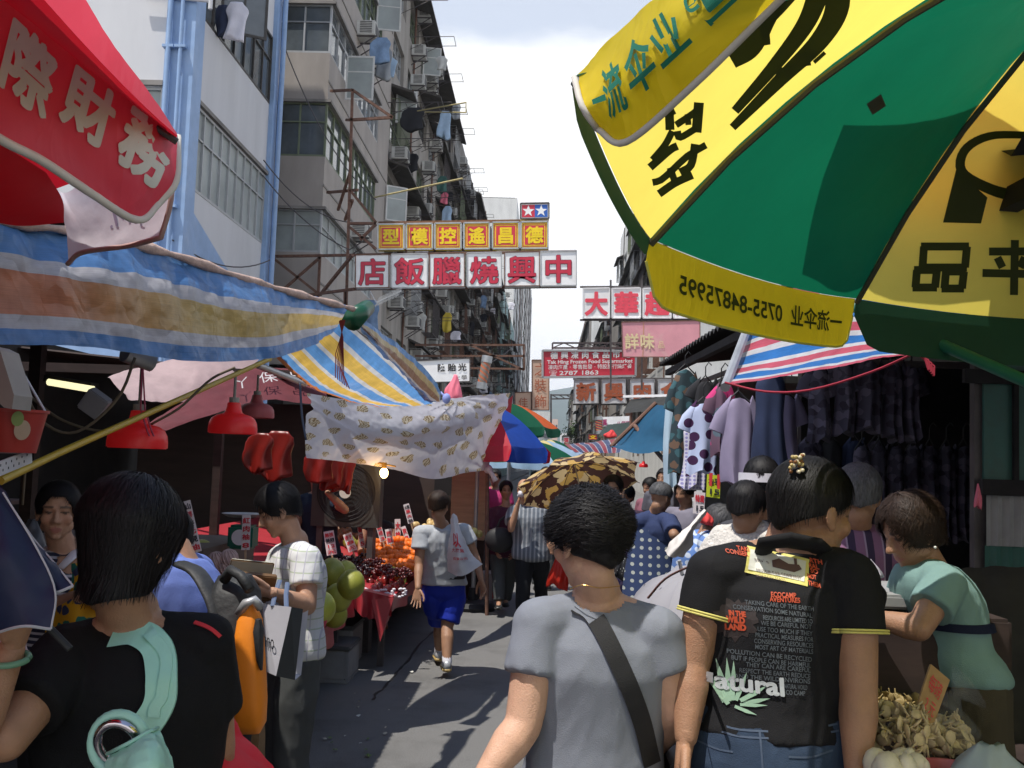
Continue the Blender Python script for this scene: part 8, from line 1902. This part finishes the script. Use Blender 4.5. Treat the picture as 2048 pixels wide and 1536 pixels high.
cbag=thing('carrier_bag','white carrier bag with red print slung on the walking man','bag',tuple(at(930,1100,8.0)))
f=grid_fn([[at(*p)for p in r]for r in([(902,1030,8.02),(906,1026,7.99),(914,1032,8.02)],[(899,1068,7.98),(912,1070,7.92),(928,1072,7.98)],[(895,1110,7.98),(918,1112,7.84),(948,1112,7.98)],[(893,1143,8.0),(925,1152,7.84),(966,1128,7.98)])])
cloth('sheet',f,mat('bag_plastic',(.68,.68,.70),rough=.35,trans=.3,bump=.5,bs=25),24,24,cbag,wr=.012,ws=9)
t=TX();g=lambda u,v:f(u,1-v)+V((0,-.012,0));t.on('以',g,.25,.50,.42,.24,bold=.03);t.on('大廣貨',g,.2,.40,.18,.07,cell=1.0);t.on('百貨公司',g,.25,.27,.13,.05,cell=1.0);t.done('print',M_cr1,cbag)
# --- couple walking towards us
p8=person('elderly woman in a maroon blouse walking beside the bald man',JP(head=(1012,980,11.7),neck=(1012,1012,11.7),shR=(985,1024,11.7),shL=(1040,1024,11.7),elR=(982,1070,11.6),wrR=(992,1100,11.4),elL=(1044,1070,11.7),wrL=(1030,1100,11.5),hip=(1010,1105,11.7),anR=(998,1203,11.5),anL=(1012,1198,11.9)),.92,SK2,.010,1.05,face=(.15,-.98,-.1),shirt=cl('blouse_maroon',(.075,.022,.045)),sleeve=.8,trousers=M_trg,hair=dict(mat=H_blk,ribs=200),shoes=(M_shk,M_sole),hands=({},{}),wseed=22)
mb=MB();mb.ell(at(1000,1080,11.3),.17,.08,.14);mb.tube([at(985,1080,11.35),at(1000,1040,11.45),at(1028,1022,11.6)],.015,6);mk('handbag',mb,M_blk,smooth=True,label='black handbag carried by the maroon bloused woman',cat='bag')
p9=person('bald man in a striped grey shirt holding a tissue to his nose',JP(head=(1048,978,11.2),neck=(1056,1014,11.25),shR=(1026,1024,11.2),shL=(1094,1022,11.25),elR=(1022,1058,11.0),wrR=(1036,1008,10.95),elL=(1104,1070,11.25),wrL=(1104,1105,11.1),hip=(1064,1112,11.25),anR=(1044,1222,11.15),anL=(1082,1208,11.55)),1.0,SK1,.008,1.12,face=(-.25,-.93,-.22),shirt=stripe('shirt_stripe_grey',(.13,.15,.18),(.30,.32,.35),22,'X',.4),hem=-.08,sleeve=.6,loose=.03,shirt_wr=.010,trousers=M_trk,shoes=(M_shk,M_sole),hands=({'d':(-.05,-.25,.9),'pn':(.4,.9,0),'curl':.9,'side':1},{}),wseed=25,chub=.006,boxy=.5)
mb=MB();mb.ell(at(1042,988,10.88),.035,.03,.035,fn=lambda d:1+.25*math.sin(d.x*9+d.z*7));mk('tissue',mb,M_cw,smooth=True,label='crumpled white tissue in the bald man\'s hand',cat='tissue')
# --- man with glasses, polka dress woman and the crowd on the right
p10=person('man with glasses in a purple patterned shirt',JP(head=(1226,978,8.5),neck=(1232,1022,8.55),shR=(1196,1038,8.5),shL=(1268,1040,8.5),elR=(1186,1090,8.35),wrR=(1188,1085,8.15),elL=(1278,1100,8.45),wrL=(1280,1142,8.3),hip=(1235,1165,8.6)),1.0,SK1,.008,1.05,face=(-.18,-.97,-.12),shirt=dot_mat('shirt_purple',(.10,.08,.22),(.26,.20,.34),30,.4,warp=.03,flat=True),sleeve=.72,loose=.03,trousers=M_trk,hair=dict(mat=H_blk,ribs=300),hands=({},{'curl':.6}),shoes=(M_shk,M_sole),wseed=28,boxy=.4)
h,r,f_,u,k=p10['h'],p10['r'],p10['f'],p10['u'],p10['k'];mb=MB()
for s in(-1,1):
    c=h+r*(.032*s)+f_*.092+u*.004;mb.tube([c+r*(.024*math.cos(a*.3927))+u*(.016*math.sin(a*.3927))for a in range(17)],.0018,5,caps=False);mb.tube([c+r*(.024*s),h+r*(.08*s)+u*.006],.0016,5)
mk('glasses',mb,M_steel,p10['root'])
mb=MB();c=at(1280,1134,8.3);mb.lathe(c,[(.032,-.01),(.036,0),(.032,.01)],16);mk('watch',mb,M_galv,p10['root'],smooth=True)
blob_garment('handbag','black sequined handbag beside the man with glasses',at(1246,1108,7.9),.17,.20,.1,dot_mat('sequins',(.02,.02,.022),(.45,.45,.42),60,.2,rough=.3),2,cat='bag')
p11=person('grey haired woman in a navy polka dot dress at a stall',JP(head=(1322,995,7.5),neck=(1312,1026,7.55),shL=(1282,1042,7.5),shR=(1340,1044,7.4),elL=(1276,1090,7.6),wrL=(1320,1100,7.8),elR=(1348,1070,7.2),wrR=(1366,1082,7.4),hip=(1308,1146,7.55)),.93,SK2,.008,1.1,face=(.72,.60,-.35),shirt=cl('blouse_navy',(.035,.05,.12)),sleeve=.85,loose=.022,hem=.5,hair=dict(mat=H_gry,ribs=350,front=58,side=96,back=114),hands=({},{'d':(.8,.3,.1)}),wseed=31,trousers=M_trk)
mb=MB();H0=p11['hip'];
mb.loft([(H0+V((0,0,z)),V((a,0,0)),V((0,b,0)))for z,a,b in((-.46,.25,.22),(-.2,.235,.20),(0,.215,.17),(.16,.19,.15),(.26,.175,.14),(.33,.165,.13))],32)
mk('dress',mb,dot_mat('polka_navy',(.035,.055,.13),(.42,.45,.42),17,.22,randomness=.1,flat=True),p11['root'],smooth=50)
M_flb=dot_mat('floral_blue',(.12,.22,.50),(.50,.56,.66),26,.36,randomness=.3,flat=True)
p12=person('stooping grey haired woman in a blue flower print blouse',JP(head=(1440,1050,5.6),neck=(1418,1066,5.65),shL=(1378,1084,5.75),shR=(1420,1096,5.4),elL=(1400,1150,5.9),wrL=(1440,1160,6.0),elR=(1430,1150,5.3),wrR=(1460,1160,5.5),hip=(1376,1210,5.65),hipx=(.4,-.9,0)),.95,SK2,.008,1.15,face=(.80,-.05,-.60),shirt=M_flb,sleeve=.7,loose=.022,hair=dict(mat=H_gry,ribs=350),trousers=M_trk,hands=(None,None),wseed=33)
cloth('tote_bag',[[at(*p)for p in r]for r in([(1408,1018,5.3),(1412,1020,5.25),(1415,1024,5.3)],[(1372,1052,5.25),(1382,1056,5.18),(1390,1062,5.25)],[(1346,1075,5.25),(1364,1086,5.12),(1384,1092,5.25)],[(1327,1100,5.28),(1340,1114,5.15),(1368,1116,5.28)])],mat('canvas_cream',(.66,.62,.58),rough=.8),16,18,wr=.012,ws=7,label='cream tote bag slung on the stooping woman\'s back',cat='bag')
blob_garment('backpack','red cap of cloth at the stooping woman\'s shoulder',at(1410,1022,5.5),.09,.07,.08,M_cr,2,cat='cloth')
p13=person('woman with white visor standing beyond the black shirted woman',JP(head=(1524,962,4.7),neck=(1530,1035,4.75),shL=(1460,1066,4.75),shR=(1580,1066,4.7),elL=(1450,1180,4.7),wrL=(1460,1260,4.6),elR=(1590,1180,4.7),wrR=(1580,1260,4.6),hip=(1530,1300,4.75)),.95,SK2,.010,1.05,face=(.3,.92,-.1),shirt=cl('top_dim',(.06,.06,.07)),hair=dict(mat=H_blk,ribs=400),trousers=M_trk,wseed=35)
mb=MB();c=p13['h']+V((0,0,.01));mb.lathe(c+V((0,0,-.015)),[(.098,0),(.105,.0),(.105,.04),(.098,.04)],32);mb.prism([at(1502,1000,4.58),at(1528,985,4.58),at(1532,1002,4.58),at(1525,1008,4.58)],(0,.01,0));mk('visor',mb,M_cw,p13['root'],smooth=40)
p14=person('person in a fluffy white top in front of the visor wearer',JP(head=(1494,1015,4.1),neck=(1500,1060,4.15),shL=(1454,1086,4.15),shR=(1560,1090,4.1),elL=(1440,1180,4.1),wrL=(1450,1260,4.0),elR=(1570,1180,4.1),wrR=(1560,1260,4.0),hip=(1506,1290,4.15)),.88,SK2,.010,1.1,face=(.6,.75,-.3),shirt=mat('fluffy_white',(.60,.57,.53),rough=1,var=.25,vs=60,bump=1.0,bs=70),loose=.045,sleeve=.9,shirt_wr=.02,hair=dict(mat=H_blk,ribs=300),trousers=M_trk,wseed=36)
p15=person('woman in a purple striped blouse with her back turned',JP(head=(1716,990,3.7),neck=(1712,1054,3.75),shL=(1664,1086,3.75),shR=(1758,1090,3.7),elL=(1650,1190,3.7),wrL=(1660,1260,3.6),elR=(1776,1170,3.65),wrR=(1760,1240,3.5),hip=(1712,1310,3.75)),.95,SK2,.009,1.1,face=(.2,.95,-.2),shirt=stripe('blouse_stripe',(.20,.10,.17),(.045,.03,.06),17,'X',.5,c=((.30,.22,.30),17,'X',.1)),sleeve=.6,loose=.025,hair=dict(mat=H_gry,ribs=300),trousers=M_trk,wseed=38)
p16=person('stall keeper in a mint shirt and navy apron leaning over the counter',JP(head=(1822,1062,2.98),neck=(1852,1128,3.0),shL=(1888,1170,2.86),shR=(1832,1150,3.12),elL=(1838,1258,2.78),wrL=(1752,1236,2.86),elR=(1800,1226,3.14),wrR=(1742,1196,3.04),hip=(1920,1345,3.0),hipx=(-.18,.98,0),ground=(.0,.0,.0))|{'ground':V((1.26,3.02,0))},.90,SK2,.006,.98,face=(-.90,-.22,-.42),shirt=cl('shirt_mint',(.19,.31,.29)),hem=-.06,sleeve=.56,loose=.02,shirt_wr=.010,trousers=M_tro,leg_loose=.03,hair=dict(mat=H_brn,thick=.012,front=60,side=132,back=168,lump=.6,lf=4.5,vol=(.98,.98,1),ribs=3000,wave=.12,loose=.010,width=.0013),hands=({'d':(-.9,0,-.2),'pn':(0,.3,-.9),'curl':.5},{'d':(-.9,0,-.2),'pn':(0,.3,-.9),'curl':.5}),shoes=(M_shk,M_sole),wseed=41)
apf=grid_fn([[at(*p)for p in r]for r in([(1816,1165,2.95),(1826,1180,2.95),(1836,1186,2.98)],[(1812,1255,2.96),(1836,1270,2.93),(1856,1270,2.92)],[(1816,1305,2.97),(1850,1315,2.92),(1882,1314,2.9)],[(1826,1430,2.98),(1856,1440,2.94),(1886,1435,2.92)])])
cloth('apron',apf,cl('apron_navy',(.012,.016,.04)),20,24,p16['root'],wr=.008,ws=6)
mb=MB();c0=p16['hip']+p16['spine']*.15;mb.loft([(c0-p16['spine']*.012,p16['hx']*.160,p16['hf']*.122),(c0+p16['spine']*.012,p16['hx']*.160,p16['hf']*.122)],32);mk('apron_tie',mb,cl('apron_navy',(.012,.016,.04)),p16['root'],smooth=50)
mb=MB();mb.ell(p16['h']-p16['r']*.088-p16['u']*.042,.004,.004,.004);mk('earring',mb,mat('pearl',(.7,.7,.65),rough=.2),p16['root'],smooth=True)
# --- keepers in the fruit stall
person('dim stall keeper in a black sleeveless top behind the oranges',JP(head=(752,1004,10.2),neck=(752,1040,10.3),shR=(728,1056,10.2),shL=(782,1056,10.3),elR=(722,1100,10.1),wrR=(740,1120,9.9),elL=(786,1100,10.2),wrL=(770,1120,9.9),hip=(755,1160,10.3)),.97,SK2,.009,1.05,face=(.5,-.85,-.1),shirt=cl('top_black',(.015,.015,.018)),sleeve=0,hair=dict(mat=H_blk,ribs=200),trousers=M_trk,wseed=44)
person('stall keeper in dark clothes with a bent arm beside the fan',JP(head=(632,935,9.1),neck=(636,985,9.2),shR=(600,1004,9.2),shL=(668,1004,9.1),elR=(592,1060,9.1),wrR=(610,1090,8.9),elL=(690,1020,8.8),wrL=(655,985,8.7),hip=(640,1105,9.2)),1.0,SK2,.009,1.1,face=(.3,-.95,0),shirt=cl('top_navy',(.02,.032,.055)),sleeve=.5,hair=dict(mat=H_blk,ribs=100),hands=(None,{'d':(-.7,-.2,.5),'curl':.7}),trousers=M_trk,wseed=46)
# --- more of the crowd
Y_=[(990,955,13.2,'woman in a pink top beyond the rusty pole',(.55,.06,.20),(0,-1,0),H_blk),(1092,950,14.0,'dark haired shopper under the tricolour parasol',(.05,.05,.06),(0,1,0),H_blk),(1250,992,9.6,'woman in pale pink behind the man with glasses',(.45,.25,.28),(-.6,-.7,0),H_blk),(1300,975,11.5,'shopper in dark pink deep in the right stalls',(.25,.10,.13),(-.7,-.5,-.2),H_drk),(1370,985,8.6,'stall keeper in a checked top beyond the polka dress',(.20,.19,.24),(-.7,-.6,-.2),H_blk),(1328,958,10.6,'shopper facing the stall deep in the shade',(.10,.10,.12),(-.5,-.8,0),H_blk),(1120,955,16,'shopper in white far behind the leaf umbrella',(.5,.5,.52),(.2,1,0),H_blk),(1070,955,18,'distant shopper in dark green',(.03,.10,.07),(0,1,0),H_blk),(1095,948,22,'distant shopper in pale blue',(.25,.32,.45),(0,1,0),H_drk)]
for i,(px,py,Yd,lb,c,fc_,hm_)in enumerate(Y_):
    h=at(px,py,Yd);k=.96;s=1 if fc_[1]<0 else-1;fr=V((fc_[0],fc_[1],0)).normalized();rt_=fr.cross(V((0,0,1)));nb=h+V((0,0,-.15*k))-fr*.02;hp=nb-V((0,0,.55*k))
    person(lb,dict(head=h,neck=nb,shL=nb-rt_*.17-V((0,0,.04)),shR=nb+rt_*.17-V((0,0,.04)),elL=nb-rt_*.22-V((0,0,.30)),elR=nb+rt_*.22-V((0,0,.30)),wrL=nb-rt_*.16-V((0,0,.44))+fr*.18,wrR=nb+rt_*.16-V((0,0,.44))+fr*.18,hip=hp),k,SK2,.012,1.05,face=fc_,shirt=cl('crowd_%d'%i,c),sleeve=.6,hair=dict(mat=hm_,ribs=60),trousers=(M_trk,M_trg,M_jean)[i%3],shoes=(M_shk,M_sole),hands=({'curl':.5},{'curl':.5}),wseed=50+i)
# --- shopper at the far left edge with the navy umbrella
person('shopper cropped by the left edge wearing a green bangle',JP(head=(-260,1010,1.75),neck=(-250,1180,1.78),shL=(-400,1260,1.75),shR=(-130,1250,1.78),elL=(-420,1480,1.7),wrL=(-300,1500,2.0),elR=(-60,1480,1.72),wrR=(22,1300,1.78),hip=(-250,1700,1.8)),1.0,SK2,.009,1.05,face=(.5,.85,0),shirt=M_trk,hair=dict(mat=H_blk,ribs=100),trousers=M_trk,hands=(None,{'d':(.3,.1,.9),'curl':.7}),wseed=60)
mb=MB();c=at(20,1318,1.77);mb.tube([c+V((.030*math.cos(a*.3927),.030*math.sin(a*.3927),.006*math.sin(a*.3927)))for a in range(17)],.006,8,caps=False);mk('bangle',mb,mat('jade',(.12,.26,.17),rough=.2),smooth=True,label='pale green jade bangle at the left edge',cat='bangle')
M_nv=mat('umbrella_navy',(.010,.018,.055),rough=.55,var=.1,trans=.12);nu_=thing('umbrella','folded navy umbrella with a white stitched hem at the left edge','umbrella',tuple(at(60,1100,1.6)))
for i,rows_ in enumerate(([[(-130,940,1.66),(-40,930,1.62),(6,985,1.60)],[(-120,1060,1.64),(-20,1060,1.56),(70,1090,1.58)],[(-100,1190,1.62),(10,1190,1.54),(110,1180,1.56)],[(-90,1300,1.62),(30,1255,1.53),(102,1258,1.54)]],[[(-60,940,1.68),(0,970,1.64),(28,1020,1.63)],[(-20,1040,1.64),(36,1050,1.60),(66,1076,1.62)],[(30,1120,1.62),(80,1115,1.58),(112,1130,1.60)],[(70,1180,1.6),(110,1185,1.57),(146,1172,1.58)]])):
    g=grid_fn([[at(*p)for p in r]for r in rows_]);cloth('canopy_panel',g,M_nv,20,20,nu_,wr=.008,ws=9)
    mb=MB();mb.tube([g(t_/16,1.0)for t_ in range(17)],.0022,5);mb.tube([g(1.0,t_/16)for t_ in range(17)],.0016,5);mk('hem',mb,mat('hem_white',(.4,.42,.45)),nu_)
mb=MB();mb.tube([at(-30,1150,1.66),at(98,1255,1.62),at(140,1298,1.62)],.006,8);mk('shaft',mb,M_blk,nu_)
card('white price card with red writing at the far left edge',40,1365,20,1270,2.4,.06,[('特價','r'),('5元','r')],M_card,'price_tag',False)
for i in range(3):mb=MB();c=at(58+i*6,1325-4*i,2.45);mb.tube([spline([c+V((-.03,0,-.03)),c,c+V((.025,0,.035))],t_/6)for t_ in range(7)],[.006,.012,.014,.014,.012,.008,.004],8);mk('banana',mb,mat('banana',(.62,.42,.02),rough=.5),smooth=True,label=('front banana at the left edge','middle banana at the left edge','rear banana at the left edge')[i],cat='banana',group='bananas at the left edge')
# --- loose things among the crowd
M_fu=dot_mat('floral_grey',(.42,.41,.44),(.45,.05,.08),22,.14,trans=.3,dots2=(.20,.20,.22),warp=.02)
hand_umbrella('pale grey flower print umbrella held low behind the grey T-shirt',at(1420,1290,3.4),(-.42,-.30,1),.42,.26,M_fu,at(1445,1560,3.6),10)
mb=MB();mb.tube([spline([at(*q)for q in((1296,1196,3.02),(1330,1158,3.0),(1375,1135,3.0),(1400,1130,3.02))],i/12)for i in range(13)],.008,6,flat=.4);mk('umbrella_strap',mb,mat('band_brown',(.12,.05,.04)),label='brown band across the pale grey umbrella',cat='strap')
blob_garment('plastic_bag','red carrier bag of oranges beside the grey T-shirt woman',at(1118,1108,8.6),.17,.27,.16,mat('bag_red_thin',(.70,.05,.03),rough=.3,trans=.5),2,cat='plastic bag')
mb=MB();a=at(1690,1178,3.1);mb.b2((a.x-.1,2.9,0),(a.x+.40,3.4,a.z-.045));mk('stall_counter',mb,M_shed2,label='dark counter carrying the white foam tray',cat='counter',bevel=.01)
# ------------------------------------------------------------------ the air
mb=MB();mb.b2((-1500,-70,-3),(2300,3700,320));hz_=mk('haze',mb,[],kind='stuff')
hm=bpy.data.materials.new('haze');hm.use_nodes=True;t=hm.node_tree;t.nodes.clear();o_=t.nodes.new('ShaderNodeOutputMaterial');pv=t.nodes.new('ShaderNodeVolumePrincipled')
pv.inputs['Color'].default_value=(.80,.88,1,1);pv.inputs['Density'].default_value=.00022;pv.inputs['Anisotropy'].default_value=.2;t.links.new(pv.outputs[0],o_.inputs['Volume']);hz_.data.materials.append(hm)
